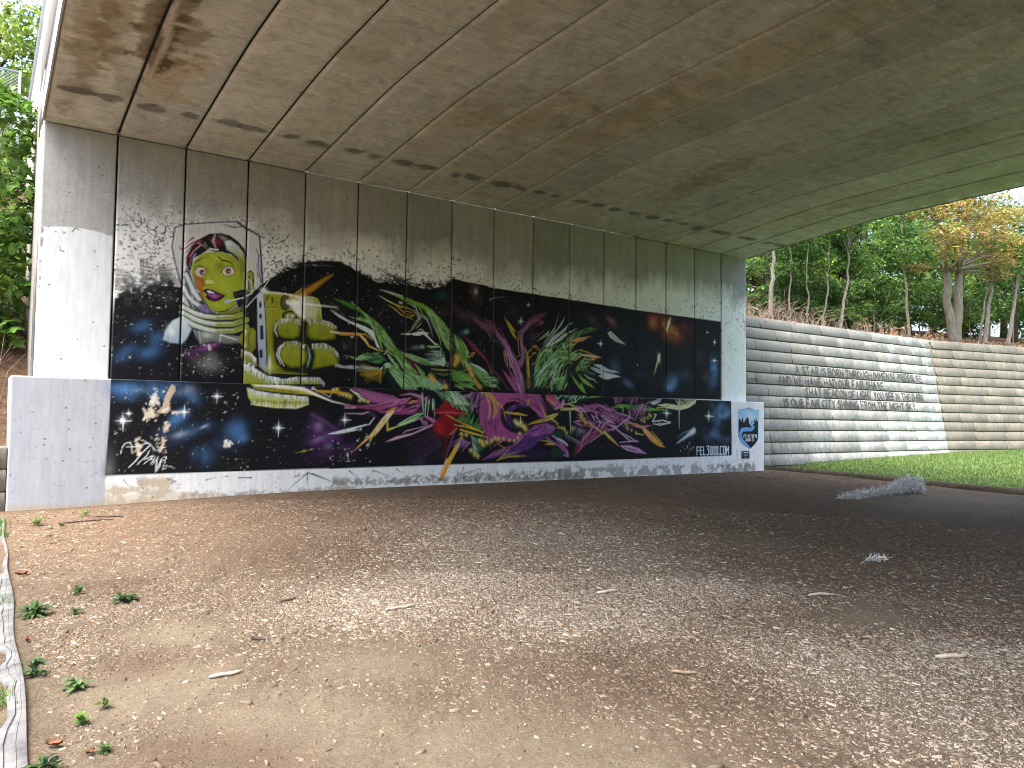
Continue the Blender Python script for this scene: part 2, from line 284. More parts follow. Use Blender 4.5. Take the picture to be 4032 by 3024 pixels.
# every mark of the mural, in centimetres on the wall (W) or the footing (F)
OPS = '''
P W 17,17,22 1,2.8,-90 3.4,385.5 25.7,396.4 54.8,403.7 82.5,417.7 117.3,419.3 140.8,406 228.8,391.7 257.5,427.4 277.9,446.2 296.5,460.2 320,479.9 341.7,488.6 358.8,498.1 393.9,506.3 437.8,510.6 467.2,500.4 476,493.8 482.2,223.2 -0.8,209.1 0.7,327.7
N W 22,22,25 0.97,22.2,12.1,1 2.7,404.7 44.4,420.1 106.4,438.1 117.5,412.6 119.1,359.1 2.3,349.2
N W 60,60,62 0.55,34.3,16.1,2 1.8,434.5 49.2,457.7 109.9,460.9 118.5,381.4 1.6,370.4
N W 38,38,41 0.6,24.2,5.2,3 2.1,426 57.6,441.2 116.7,439.3 118.2,390.3 3.2,379.1
H W 70,70,72>110,110,110>45,45,48 0.5,1.8,16,4,2.8,30.3,-3,6 3,443.3 4.4,400.6
H W 50,50,52>90,90,92 0.5,1.9,18,5,2.9,31,-4,8 45,463.7 48.4,418.3
H W 30,30,33>70,70,72 0.55,1.9,14,6,3.4,31.6,2,8 77.2,456.8 82.3,422.1
H W 35,35,38 0.5,1.4,8,7,2.5,18.6,-88,6 43.1,463.4 62.8,468.2
S W 50,50,52 0.5,1 55.9,432.3,1.7 57.6,441.2,1.7 63.5,446.3,1.7 65.7,440,1.7 57.8,434.7,1.7
S W 40,40,44 0.5,1 58.1,426,1.7 69.9,433.9,1.7
S W 30,30,30 0.5,1 55.9,434.4,1.9 57.7,406.2,1.9
P W 17,17,22 1,1.1,-90 234.9,220 241.2,401.7 282,436.5 302.7,459.2 326.3,480 355.3,496.3 385.4,499.6 436.9,504.1 463.5,499.3 488,489 526.9,473.9 557.7,479.5 603.9,478.8 645.6,473.2 691.4,473.2 725.2,506.1 750.8,502.6 823.1,498.5 827.4,229.7 235.1,213.1
N W 17,17,22 0.95,16.5,6.1,8 275.1,428.7 302.5,467.5 355.1,505.6 436.6,514.9 501.5,496.3 529.6,476.3 502.9,432.2 299.2,412.1
N W 17,17,22 0.95,18.4,5.8,9 487.8,497.2 529.4,486.7 563,498.4 615.3,496.6 691,494.5 731.4,515.6 732.6,449.4 503,427.1
H W 15,15,17>35,35,36 0.9,0.9,26,10,3.1,16.5,152,12 282,434.2 305.1,459.4 331.1,480.6 355.4,495.8
H W 15,15,17>30,30,32 0.9,1,24,11,3.4,19.6,172,8 350.4,494 434.3,504.5 468.9,500
H W 230,230,226>120,120,118 0.8,0.7,12,12,1.4,14.4,165,8 314.4,471.4 355.5,490.9 421.4,497.2
H W 15,15,17>35,35,36 0.9,1.1,36,13,2.9,18.4,150,16 482.6,490.2 529.6,476.3 563.3,482.7 603.9,481.5 660.6,476.2 694.4,475.7 725.2,505.2
H W 15,15,17 0.9,1.1,8,14,2.4,29.9,150,5 551.7,493.2 600.9,483
H W 200,200,195>130,130,128 0.6,1.3,14,15,2.1,12.1,152,12 526.8,474.7 604,476.7 691.4,471.3
P W 17,17,22 1,0.6,-90 746.1,499.8 807.1,496.4 1075.6,490.5 1314.2,484.6 1679.5,481.1 1681.5,239.9 1078.4,233 650.3,230 645.7,467.9
B W 27,30,40 1512.7 311.7 83.8 66.2 0 0.75
B W 27,30,40 1512.6 377 84 66.3 0 0.75
B W 27,30,40 1391.9 299.4 79.8 63 0 0.75
B W 27,30,40 1391.5 376.8 80 63.2 0 0.75
B W 27,30,40 1250.7 307 75.3 59.5 0 0.75
B W 27,30,40 1250 395.3 75.5 59.6 0 0.75
B W 27,30,40 1140.4 321.7 71.9 56.8 0 0.75
B W 27,30,40 1139.5 414 72.1 56.9 0 0.75
P F 17,17,22 1,0.6,-90 -2.2,234.7 -2.1,186.2 -3,145.1 -6.1,62 143.4,62.6 470.8,64.5 475.5,64.4 471.4,248.7 223.4,243.8
P F 17,17,22 1,0.5,-90 407.4,234.2 674.4,240.5 1114,242.2 1124.1,65.5 710,65.4 411.5,63
P F 17,17,22 1,0.7,-90 1010.3,244.6 1683.5,239.4 1685.9,70.5 1123.8,65.6 1012.4,65.1
B F 27,30,40 1133.5 151.7 63.2 44.6 0 0.75
B F 27,30,40 1242.1 152.2 66.2 46.8 0 0.75
B F 27,30,40 1357.5 152.6 69.6 49.1 0 0.75
B F 27,30,40 1480.4 153.1 73.2 51.7 0 0.75
B F 27,30,40 1558.1 153.4 75.5 53.3 0 0.75
B W 60,100,148 56.8 340.8 27.4 12.5 20 0.425
B W 60,100,148 47.2 333.5 17.3 9.1 20 0.34
B W 60,100,148 62.4 286.8 23.7 13.7 20 0.6375
B W 60,100,148 32.9 291.5 22 12.3 20 0.4675
B W 60,100,148 75.6 311.6 15.1 20.7 20 0.3825
B W 60,100,148 81.3 323 12.6 13.9 20 0.425
B W 60,100,148 19.8 277.9 17 11.1 20 0.34
B W 60,100,148 66.3 291.4 12.5 6.9 20 0.51
B W 120,60,118 165.2 304.2 28.6 7 18 0.85
B W 150,90,150 177.9 310.6 13.3 4.4 22 0.6
B W 90,50,100 140.1 286.9 17.4 8.7 0 0.5
B W 135,133,130 172.5 272.9 28.7 17.7 0 0.55
B W 120,120,118 176.4 289 13.3 11.1 0 0.4
B F 76,122,176 20.7 217.9 29.6 12 0 0.765
B F 76,122,176 49.3 216.8 44 15.5 5 0.8075
B F 76,122,176 74.7 209 32.9 13.5 0 0.595
B F 76,122,176 122.4 219.1 29 16.2 -25 0.68
B F 76,122,176 137.2 204.3 17.1 9.3 -40 0.51
B F 56,90,130 30.7 199.4 27.5 8.8 0 0.425
B F 76,122,176 107.9 162.6 26.3 12.6 35 0.6375
B F 76,122,176 117.7 173.5 14.4 10.4 30 0.595
B F 56,90,130 92.5 145.4 21.3 9.1 35 0.425
B F 56,90,130 141.1 141.2 39 14 20 0.4675
B F 76,122,176 157.5 147.8 19.7 7.1 30 0.51
B F 76,122,176 221.8 143.5 25.5 23.2 0 0.5525
B F 76,122,176 231 127.8 15.4 9.8 0 0.51
B F 56,90,130 196.5 116.8 22.6 14.4 0 0.3825
B F 76,122,176 159 97.4 19.7 21.2 80 0.51
B F 56,90,130 163.6 82.1 14.8 14.1 0 0.34
B F 56,90,130 108.8 132.5 43 18.3 30 0.255
B F 190,205,222 122.4 219.1 12.6 10.5 40 0.35
B F 190,205,222 49.3 216.8 14.1 4 0 0.4
B F 190,205,222 119.6 177.9 5.2 4.2 0 0.6
B F 190,205,222 159.6 150 8.6 2.6 25 0.6
B F 190,205,222 116.8 134.7 18.8 6.3 15 0.3
B F 90,95,95 -1.2 91.7 11.7 27.2 0 0.5
B F 100,105,100 -0.6 71.2 11.7 13.6 0 0.6
B F 120,100,90 136.8 219.5 10.6 12.7 0 0.4
B F 84,48,104 390.2 117.7 41.3 26.7 20 0.75
B F 84,48,104 382 151 26.7 26.7 20 0.6
B F 84,48,104 419.9 131.9 27.2 19.8 20 0.7
B F 84,48,104 405.7 93.6 29.4 14.7 20 0.4
B F 84,48,104 453.8 102.6 30.1 15.1 20 0.4
B F 165,140,180 386.9 151.1 10.9 9.7 20 0.4
B F 165,140,180 387.6 124.8 19.4 6.1 20 0.35
B F 165,140,180 410.3 110.3 12.3 7.4 20 0.35
S F 140,110,160 0.35,6 371.5,177.1,4.8 401.6,160.7,3.9 424.6,146.4,1
B W 120,95,90 785.3 479 16.1 26.8 0 0.5
B W 190,185,175 788.2 481 6.3 8 0 0.8
B W 30,62,72 699.4 460.4 22.3 10.3 0 0.7
B W 86,60,66 746.3 424.5 33.2 14 -35 0.65
B W 100,72,90 786.3 418.2 30.3 10.7 -32 0.5
B W 58,34,58 897.3 441.4 30 26.3 0 0.6
B W 70,48,55 703.8 424 20.6 15.4 0 0.45
B W 14,14,34 766.9 439.4 26.5 15.9 -30 0.6
B W 150,190,195 762.2 380.3 7.9 5.3 10 0.95
B W 40,90,105 756.6 376.6 21 8.8 20 0.55
B W 28,24,34 799.1 346.9 35.7 53.6 0 0.4
S W 150,180,180 0.6,0.9 830.4,465.4,5.1 838.3,469.5,1.8 856.2,474.3,1.1 886.5,477.4,0.4
B W 14,44,52 554.2 422.7 41.4 17.5 -30 0.6
B W 46,28,48 563.3 389.9 41.5 22.4 -20 0.55
B W 22,58,72 692.4 464.5 25.6 13.7 0 0.7
B W 48,32,44 666.9 385.8 20.2 26.9 0 0.5
B W 46,40,58 459.9 325.2 24.2 13.6 25 0.5
B W 40,26,50 506.7 353.7 18.6 15.5 0 0.5
B W 100,60,76 1160.8 442.3 26.8 9.6 -35 0.6
B W 150,100,118 1227 446.1 23.6 11 -38 0.75
B W 38,36,52 1259.1 395.9 103.7 71.8 0 0.5
B W 42,34,50 1357.7 360.7 91.3 66.4 0 0.6
B W 150,62,34 1401 455.3 38.1 19.1 -28 0.9
B W 160,78,40 1440.9 437.1 51.6 25.8 -25 0.9
B W 140,50,32 1491.8 426.5 35.1 21.9 -30 0.85
B W 210,150,85 1471.2 439.4 30.5 17.4 -25 0.85
B W 190,120,80 1386.3 454.1 16.8 21.1 -30 0.6
B W 240,215,150 1440.8 444.2 17.2 21.5 0 0.8
B W 120,34,40 1512.4 453.5 31 17.7 -20 0.75
B W 90,34,44 1538.6 437.2 26.8 13.4 -30 0.5
B W 110,44,36 1466.1 449.8 65.2 39.1 -25 0.4
B W 70,92,118 1241.5 316.7 23.7 27.6 0 0.6
B W 84,112,150 1292.1 274.7 24.2 10.1 -25 0.7
B W 90,132,172 1466.6 284.6 30.3 23.8 40 0.8
B W 120,165,205 1456.5 270 17.2 12.9 0 0.6
B W 70,86,110 1517.9 308.3 26.5 17.7 0 0.5
B W 90,140,190 1646.9 336.3 18.6 37.2 0 0.8
B W 60,90,125 1644.1 287.5 25.5 27.8 0 0.7
B W 100,90,100 1613.9 305 18.4 18.4 0 0.4
B W 66,44,64 1586.7 363 27.3 27.3 0 0.5
B W 44,58,80 1334.2 300.4 28.7 20.5 0 0.5
S W 250,240,200 0.95,2.2 1458.4,474.4,1.3 1450.9,455.8,8.6 1440.9,429.9,1.7
S W 240,225,170 0.85,3 1415.2,364.1,5.1 1406.4,342.4,5.9 1391.9,304.7,0.8
B W 250,245,220 1411.3 353.2 5.9 14.4 10 0.8
P W 190,205,205 1,1.6,-90 1213.8,413 1227.2,416.7 1249.9,402.1 1282.2,383.1 1245.5,389.8 1222.9,400.1
S W 60,70,75 1,0.8 1225,412.1,1.2 1240.9,398,1.2 1259.1,390.8,1.2
B F 110,158,205 1638.9 201.5 32.1 27.5 0 0.75
B F 96,128,168 1611.6 190.1 22.7 18.2 0 0.6
B F 130,178,225 1661 198.1 18.5 18.5 0 0.6
B F 84,112,150 1606.1 131.8 36.2 27.1 0 0.6
B F 90,130,175 1627.9 161 22.8 18.3 0 0.6
B F 76,98,130 1660.9 120.6 27.7 18.5 0 0.5
B F 70,88,110 1579.3 124.6 26.8 17.9 0 0.5
B F 70,76,96 1600.8 219.1 27.2 13.6 0 0.5
P F 15,17,24 0.8,13.6,-90 1614.3,153.6 1638.9,179.4 1680.5,187.3 1683.2,124.3 1644.3,128.1
S F 205,220,230 0.8,6.1 1518.9,146.1,14.9 1500.9,135.5,11.3 1450.3,109.3,1.3
B F 235,240,245 1513.7 140.8 11.3 8.7 30 0.8
S F 150,165,175 0.5,2.6 1506,146.1,4.3 1475.4,139,2.8 1450.3,125,1.3
D F 190,200,210>120,130,140 0.9,0.4,40,16,1.7 1475.4,132 1516.3,135.5 1521.6,75 1455.4,76
D W 235,235,232>170,170,170 0.9,0.2,234,17,0.6 2.5,400.4 44.5,417.9 109.1,416.1 122.6,314.8 124.6,246 2,240.9
D W 235,235,232 0.9,0.2,42,18,0.6 39.3,395.6 62.4,415.5 119.9,403.9 80.3,355.8
D W 235,235,232 0.9,0.2,185,19,0.7 122.4,319.3 230.9,315.3 235,248.3 122.6,243.7
D W 225,225,220>150,150,150 0.9,0.2,135,20,0.7 282.2,427.1 355.6,486.1 468.9,497.4 482.6,369.2 373.2,380.2
D W 225,225,220>150,150,150 0.9,0.3,49,21,0.6 444.9,386.3 479.4,389.3 482.6,252.8 409.2,252.4
D W 215,215,212>130,130,130 0.9,0.3,106,22,0.7 488.5,466.6 604.3,460.8 607.3,310.3 561.2,312.9 489.4,425.8
D W 215,215,212>130,130,130 0.9,0.3,42,23,0.7 604.8,437 719.8,453.7 724.2,388.1 612.1,363.5
D W 190,190,190>110,110,112 0.9,0.2,185,24,0.6 726.4,493.9 835.9,494.4 1042.5,486.4 939.9,373 856.9,424.3 728,406.8
D W 190,190,190>110,110,112 0.9,0.2,78,25,0.6 727.9,413.2 837.6,389.3 838.8,307.8 779.9,345.6
D W 150,155,160>95,100,105 0.9,0.4,92,26,0.7 955.4,491.1 1679.5,478.1 1679.2,247.3 1086.5,241.3 1076.2,428.7
D F 205,205,202>150,148,142 0.9,0.2,78,27,0.9 126.3,225.7 224.2,215.6 221.3,163.7 120,162.7
D F 205,205,202>150,148,142 0.9,0.2,163,28,0.7 3.2,182.2 120,162.7 237.9,118.8 228.3,67.2 -0.5,69.2
D F 235,235,232>190,185,175 0.9,0.2,17,29,1 216.8,87.6 245.5,87.1 243.9,64.6 217.4,65.3
D F 235,235,232>190,185,175 0.9,0.2,99,30,0.7 247.8,164 439.5,165.9 470.7,68.2 250.5,66.7
D F 235,235,232>190,185,175 0.9,0.2,35,31,0.8 0,223.5 78.1,226.2 99,192.6 1.2,186.3
D F 225,225,222 0.9,0.3,39,32,0.9 412.5,131.6 462.3,105.4 460.2,74.2 414,70.1
D F 225,225,222 0.9,0.3,42,33,1 473.5,147.1 523.8,147.2 508.4,74.6 424,76.4
D F 130,135,140 0.9,0.4,42,34,0.7 1051.4,126.3 1506,124.8 1638.8,73.1 1052,76.1
P W 208,208,205>190,192,196 1,0.9,-90 103.5,533.9 119.9,542 179.6,555.9 219.5,563.4 238,553.3 264.8,542 267.9,513.9 273.7,445.7 264.3,432.8 248.6,417 238.2,378.6 185.1,362.5 133.3,376 121.3,392.8 117.1,425.9 105.6,464.8 98.9,495.2
B W 140,140,140 137.1 532.2 24.1 6.6 10 0.25
B W 235,235,232 116.9 504.4 13 25.9 0 0.6
S W 60,52,100 0.5,1.9 273.7,445.7,4.2 267.9,513.9,3.9 264.8,542,3.7 238,553.3,3.3 219.5,563.4,3.1 179.6,555.9,2.9 119.9,542,2.7 103.5,533.9,2.6 98.9,495.2,2.7 105.6,464.8,2.9 117.1,425.9,3
S W 46,36,84 1,0.7 273.7,445.7,3.8 267.9,513.9,3.2 264.8,542,2.6 238,553.3,2.3 219.5,563.4,2.2 179.6,555.9,2 119.9,542,1.9 103.5,533.9,1.8 98.9,495.2,1.8 105.6,464.8,1.8 117.1,425.9,1.9
S W 46,36,84 0.8,1.4 220.6,562.4,5 229.9,554.4,3.8 242.6,549.3,2.6 264.9,539.6,1.4
S W 40,34,70 0.8,1.4 192.9,553.4,1.4 213.1,550.7,3.7 228.8,554.3,1.4
S W 60,50,110 0.9,0.9 258.6,513.8,1.2 264.8,499.2,2.8 264.1,482.5,1.9 269.8,445.3,2.3
S W 60,50,110 0.8,0.9 260.6,484.4,0.9 264.1,456.5,2.3
S W 90,90,100 0.6,0.7 239.2,550,0.9 238.1,505.1,1.4
S W 235,235,235 0.8,0.9 106.7,531,2.2 104.3,507.1,1.3
P W 30,30,36 0.85,1.3,-90 125.6,458.3 133.2,450.3 140.2,428.5 151.4,407.1 162.5,394.6 173.8,379.7 187,374.1 217.7,383.7 239.4,416.1 247.9,442.8 259.7,432.3 258.4,394.5 238.5,369.3 163.4,362.9 133.1,382.8 123.9,411
P W 24,22,28 1,0.7,-90 145.1,515.2 167.2,530.8 189,535.4 206.8,532.7 222.8,523.4 235.7,509.5 240.1,493.6 239.4,458.3 233.6,464.6 221.7,484.2 210.1,494.8 192.3,497.7 176.9,496.3 166,499.4 153.4,487.9 138.7,478.1 136.1,459.6 133.2,450.3 127.7,458.6 125,478.5 135.9,501.4
P W 205,215,218>150,160,60 0.9,1.8,-75 196.1,520.2 207.1,523.7 223.1,514.7 234.9,499.9 237.6,481.5 229.5,487.5 214.6,497.2 201,503.5
B W 230,235,235 205.1 516.9 6.8 5.7 20 0.8
P W 150,155,60 0.8,1.4,-90 221.4,494.6 237.3,493.2 240.6,472.5 238.2,460.5 226.4,475.4
B W 150,45,55 180.7 518 7.8 13.4 70 0.55
B W 190,200,200 193.7 525.7 10.2 5 -25 0.5
S W 210,212,212 0.5,1.8 178.1,531.5,2.2 174.2,517.1,5.8 181.1,502,1.3
S W 215,218,218 1,0.7 168.1,501.3,2.7 176.8,500.2,2.7 184.5,501.3,2.7
S W 30,30,40 1,0.4 169.3,498.1,1.1 184.5,499,1.1
S W 128,34,62 0.9,0.9 148.3,515.7,3.5 135.7,508.2,2.9 122.4,495.1,1.9 120.3,493.7,0.6
S W 128,34,62 0.9,0.9 152.6,514,3.5 137.9,505.1,2.9 126.7,490,2 123.7,485.1,0.7
S W 128,34,62 0.9,0.9 137.5,518.7,3.5 131.3,513.2,2.6 125.2,505.6,0.7
S W 128,34,62 0.9,0.9 159.2,510.4,3.5 142.4,498.9,2.9 130.2,481.5,2 127.3,472.1,0.7
S W 128,34,62 0.9,0.9 121.4,494.9,3.5 115.1,492.9,2.6 109.7,500.1,0.6
S W 128,34,62 0.9,0.9 130,488.2,3.5 126.7,472,2.6 125.5,461.7,0.7
S W 128,34,62 0.9,0.9 138.3,493.8,3.5 132.4,477.2,2.6 130.8,459,0.7
S W 180,182,186 0.7,1.1 146.3,509.7,2.2 159.4,503.6,1.5 163.8,498.5,0.9
S W 180,182,186 0.7,1.1 150.7,504.6,2.2 138.3,491.6,1.5 132.3,479.5,0.9
S W 180,182,186 0.7,1.1 159.1,511.5,2.2 163.7,504.2,0.9
S W 180,182,186 0.7,1.1 142.7,487.6,2.2 134.6,473,1.5 132.9,459.2,0.9
S W 90,70,110 0.7,1.1 138.5,487.1,3.1 131.6,468.1,2.1 128.9,452,1.1
S W 90,70,110 0.7,1.1 136.6,477.8,3.1 132.8,463.7,1.1
P W 158,170,50>150,166,40 1,0.9,-90 136.3,450.6 137,464.3 142,476.2 149.2,484 159.7,491.7 176.9,495.9 192.3,497 205.7,494.9 219.4,485 230,471.2 237.3,453.3 239.3,439.5 238.5,418.4 230.7,402.4 215.3,390.5 200,380.3 186.9,377.3 174.8,381 163.6,393.6 152.5,408.3 143.4,426.6
P W 165,88,48 0.9,3.5,-90 139.6,448.8 150.4,443.2 161.2,439.9 162.6,428.7 157.5,420.2 160,408 163.6,393.6 153.6,407.3 145,424.5
B W 120,52,30 159.2 435.2 5.5 15.4 -80 0.6
B W 196,120,60 148.6 431.7 4.8 8.8 -70 0.5
B W 130,90,30 159.6 458 5.5 13.3 80 0.5
B W 182,190,66 181.7 483.6 20.1 9 0 0.6
B W 178,190,60 202.9 435.5 20.3 13.6 0 0.5
B W 120,130,34 232 438.7 6 27.6 0 0.6
B W 100,110,30 188.7 469.6 8.5 10.1 0 0.75
B W 190,196,90 203.3 421.6 13.6 2.7 -30 0.5
B W 184,192,70 184.4 389.9 13.4 4.9 0 0.6
B W 110,120,30 226.3 400.8 13.7 6.9 25 0.5
P W 205,206,118 0.9,1.3,-90 160.9,435.4 166.6,439.7 175.3,438.8 179.8,432.9 170.1,430.5 162.5,431
S W 60,50,20 0.7,0.7 161.4,433.1,0.9 162.7,426.4,1.3 168,428.2,1.3 179.9,431.5,0.7
S W 90,60,25 0.6,1.3 162.2,444.6,0.9 161.2,453.6,1.8 164.9,463.2,0.9
P W 222,212,204 1,0.9,-90 162.9,454.3 162.4,450.7 160.4,447.5 157.5,445.1 153.9,443.7 150.1,443.6 146.7,444.7 144.1,447 142.7,450.1 142.6,453.6 143.8,457 146.3,459.9 149.6,461.8 153.3,462.6 157,462.1 160.1,460.4 162.2,457.6
B W 190,160,150 147.6 452.4 3.5 6.6 0 0.5
P W 120,78,56 1,0.9,-90 161.3,453.2 160.7,450.1 159,447.6 156.5,446.3 153.9,446.3 151.7,447.8 150.3,450.3 150.3,453.4 151.4,456.2 153.5,458.2 156.2,458.9 158.7,458.1 160.5,456
P W 30,20,16 1,0.7,-90 158.7,452.9 158,450.4 156.3,449 154.3,449.2 152.9,450.9 152.8,453.4 154.1,455.5 156.1,456.1 157.9,455.1
B W 250,245,240 157 451.7 1.8 1.8 0 0.9
P W 222,212,204 1,0.9,-90 216.4,463 215.7,459.6 213.6,456.4 210.2,453.9 206.2,452.5 201.9,452.4 198.1,453.4 195.2,455.6 193.6,458.6 193.5,461.9 194.9,465.3 197.7,468.1 201.4,470.1 205.6,470.9 209.7,470.5 213.2,468.9 215.5,466.3
B W 190,160,150 199.1 460.9 3.6 6.8 0 0.5
P W 120,78,56 1,0.9,-90 211.1,461.4 210.5,458.3 208.7,455.8 206.2,454.4 203.4,454.5 201.1,455.9 199.7,458.5 199.7,461.6 200.9,464.5 203.1,466.5 205.8,467.2 208.4,466.5 210.3,464.4
P W 30,20,16 1,0.7,-90 208.4,461.1 207.7,458.6 205.9,457.2 203.8,457.4 202.4,459.1 202.3,461.7 203.7,463.8 205.7,464.4 207.6,463.4
B W 250,245,240 206.7 460 1.8 1.8 0 0.9
S W 30,22,18 1,0.7 141.1,453.5,1.7 144.6,460.2,1.9 150.9,463.7,2.1 158.4,462.8,2.1 163.3,456.1,1.8 162.1,446.9,1.5
S W 40,34,18 0.8,0.7 146.1,445,0.9 154.7,442.6,1 161,446.3,1.1
S W 30,22,18 1,0.7 191.3,456.1,1.3 195.4,464.6,1.7 204.1,470.8,2 213.1,470,1.9 217.3,462.7,1.8
S W 60,55,20 0.8,0.7 194.6,453,0.7 204.7,450,0.9 214.6,456.5,1.1
S W 40,34,18 0.7,0.7 140.2,462.4,1.1 145.5,465.3,1 154,466.4,0.9
S W 30,22,18 1,0.4 142.5,457,1.3 138.1,463.3,0.4
S W 28,24,16 1,0.7 140.1,467.4,0.7 147.3,474.6,2.6 156.5,481.7,1.3
S W 28,24,16 1,0.7 184.6,487.2,2.2 192.7,480.9,2.6 205,480.2,2.4 212.9,476.1,1.7 216.4,470.7,0.7
S W 60,66,16 0.6,0.9 215,483.3,0.9 226.6,470.8,1.8 235,453.1,0.7
B W 112,122,26 144 442.5 6.6 19.7 0 0.6
B W 96,104,24 232.5 462.1 5.5 20.7 0 0.6
B W 118,128,28 160 483.1 11.1 4.9 20 0.5
B W 112,120,26 214.8 490.3 9.1 9.1 0 0.5
S W 44,46,14 0.8,0.9 136.6,450.7,1.1 143.4,426.6,1.4 152.5,408.3,1.8 163.6,393.6,1.8 174.8,381,1.8
S W 70,76,18 0.5,1.3 173.6,424.2,1.3 181.2,422.7,0.7
B W 128,136,34 175.7 386.8 11.1 4.4 -30 0.5
P W 58,18,34 1,0.7,-90 157.2,416.3 165,421.2 173.6,421.2 185.8,416.4 201.8,410.9 191.7,401.6 180.9,396.4 170,398.1 161.8,404.8 166,409
P W 122,72,128 1,0.9,-90 166.7,414.4 174.9,415.2 183.7,412.2 193.7,410 182.9,402.1 174.2,403.5 168.6,408.2
P W 232,232,228 1,0.7,-90 164.5,417.1 173.8,417.6 180.4,413.7 169.5,413.1
B W 180,120,180 180.6 408.2 5.6 2.2 -20 0.6
S W 150,60,60 0.7,0.9 163.3,404.9,0.7 168.9,399.3,1.8 180.9,397.3,0.9
S W 130,54,60 0.7,0.7 157.6,417.3,0.7 165,420.8,1.5 172.6,420.2,0.7
P W 120,130,40 0.9,1.3,-90 186.9,376.8 211,384.3 229.8,396.5 231.8,381.5 209.2,370.3 189.3,368.5
S W 28,28,22 1,0.9 174.8,381,1.3 186.9,376.8,1.8 201.1,379.9,2.3 216.4,390.1,1.8 230.8,401.7,1.4
P W 158,166,80>120,130,50 1,0.7,-90 242.3,463.3 249.4,469.3 256,463.8 258.2,451.1 257.8,432.1 252,419.3 244.9,426.1
S W 26,26,24 1,0.7 245.5,463.7,2.1 249.5,466.5,2.1 253.8,460,2 255.2,443.6,2 251.7,429.1,2 247,431,1.9 245.1,444.8,1.9 247.5,456.9,1.9
S W 225,228,215 1,0.6 242.6,465.7,1.2 249.9,470.1,1.2 257,463.9,1.3 258.7,449.9,1.3 257.4,430.9,1.4 251.9,419.7,1.4
P W 26,28,30 1,0.7,-90 214.5,420 232.8,427.1 240.6,425.6 240.9,412.8 220.5,406.7 217,410.3
H W 110,112,112>70,72,72 0.9,0.5,9,35,1.1,5,90,2 218,413.9 238.2,419.5
S W 120,124,124 1,0.5 214.9,419.4,1.1 232.8,426.6,0.9
P W 30,34,36 1,0.7,-90 219.4,404.8 233.9,409.5 238.8,397.3 225.5,387.9
S W 170,176,172 0.7,0.9 221.3,402.6,2.3 225.5,389.1,1.8
S W 222,226,222 1,0.5 245.8,449.6,1.6 251.6,440.9,1.6 252.6,421,1.7 237.3,410.8,1.9 210.5,401.1,2
S W 30,30,30 0.8,0.5 252.2,418.6,0.9 237.4,408,0.9 210.6,398.4,0.9
P W 196,200,196 1,0.7,-90 199,400.5 202.7,403.6 208.7,404.2 211.9,401.7 209.5,397.3 202.9,395.3 199.5,397.3
H W 90,92,90 0.9,0.5,6,36,0.9,5,-80,20 199.9,401.5 210.5,402.5
S W 58,62,70 1,0.9 126,444.9,12.1 133.9,427.8,12.2 140.6,412.8,12.2 151.7,398.1,12.3
S W 186,196,200 1,2.2 126,444.9,8.2 133.9,427.8,8.3 140.6,412.8,8.3 151.7,398.1,8.3
S W 226,232,232 0.8,1.7 126,444.9,3 133.9,427.8,3 140.6,412.8,3 151.7,398.1,3
S W 58,62,70 1,0.9 122.5,419.8,11.7 129.3,404.8,11.7 141.2,392.5,11.8 156.4,383.8,11.9
S W 186,196,200 1,2.2 122.5,419.8,7.8 129.3,404.8,7.8 141.2,392.5,7.8 156.4,383.8,7.9
S W 226,232,232 0.8,1.7 122.5,419.8,2.9 129.3,404.8,2.9 141.2,392.5,2.9 156.4,383.8,2.9
S W 200,208,210 0.8,0.7 134.2,416.6,1.1 141,399.3,1.7
S W 200,208,210 0.8,0.7 138.4,418.2,1.1 151.2,413.9,1.8
S W 200,208,210 0.8,0.7 146.9,415.7,1.1 151.8,395.8,1.8
S W 200,208,210 0.8,0.6 128.6,393.5,1.1 139.7,372.1,1.7
S W 200,208,210 0.8,0.7 134.8,396.4,1.1 146.1,370.4,1.7
S W 200,208,210 0.8,0.6 120,399.4,1.1 133.1,382.8,1.7
S W 28,28,34 0.7,1.3 151.8,395.8,2.2 160.5,389.9,4.4
P W 116,100,158 0.85,2.2,-90 149.9,386.6 162.7,390.1 171.6,379.5 167.5,373.5 154.5,375.7
H W 170,150,200>90,80,140 0.7,0.7,10,37,1.3,8.8,-60,8 152.1,384.5 169.5,377.1
S W 24,26,28 1,0.9 121,381.6,13.4 141.9,371.2,13.5 163.4,366.3,13.7 185,365.9,13.8 218.1,369.9,14.1 241.6,378.9,14.3
S W 150,160,110 1,2.2 121,381.6,9.5 141.9,371.2,9.6 163.4,366.3,9.7 185,365.9,9.8 218.1,369.9,10 241.6,378.9,10.1
S W 196,206,206 0.95,3 121,381.6,7.8 141.9,371.2,7.6 163.4,366.3,6.5 185,365.9,4.5
S W 142,150,46 0.9,2.7 185,365.9,4.9 218.1,369.9,8.2 241.6,378.9,9.2
S W 232,238,234 0.85,1.3 120.9,383.6,2.6 141.8,373.2,2.4 163.3,368.3,2.2 185,367.9,1.7 218.1,372,1.1
H W 60,66,60>90,96,80 0.45,0.6,60,38,0.9,5.6,-80,6 120.9,384.7 141.8,374.3 163.3,369.5 185,369.1 218,373.1 241.5,382.2
S W 24,26,28 1,0.9 120.5,370.4,13.3 142.2,360,13.5 163.7,353.9,13.7 185.4,352.2,13.8 218.5,355.6,14.1 243.6,366.2,14.3
S W 150,160,110 1,2.2 120.5,370.4,9.5 142.2,360,9.6 163.7,353.9,9.7 185.4,352.2,9.8 218.5,355.6,10 243.6,366.2,10.1
S W 196,206,206 0.95,3 120.5,370.4,7.7 142.2,360,7.6 163.7,353.9,6.5 185.4,352.2,4.5
S W 142,150,46 0.9,2.7 185.4,352.2,4.9 218.5,355.6,8.2 243.6,366.2,9.2
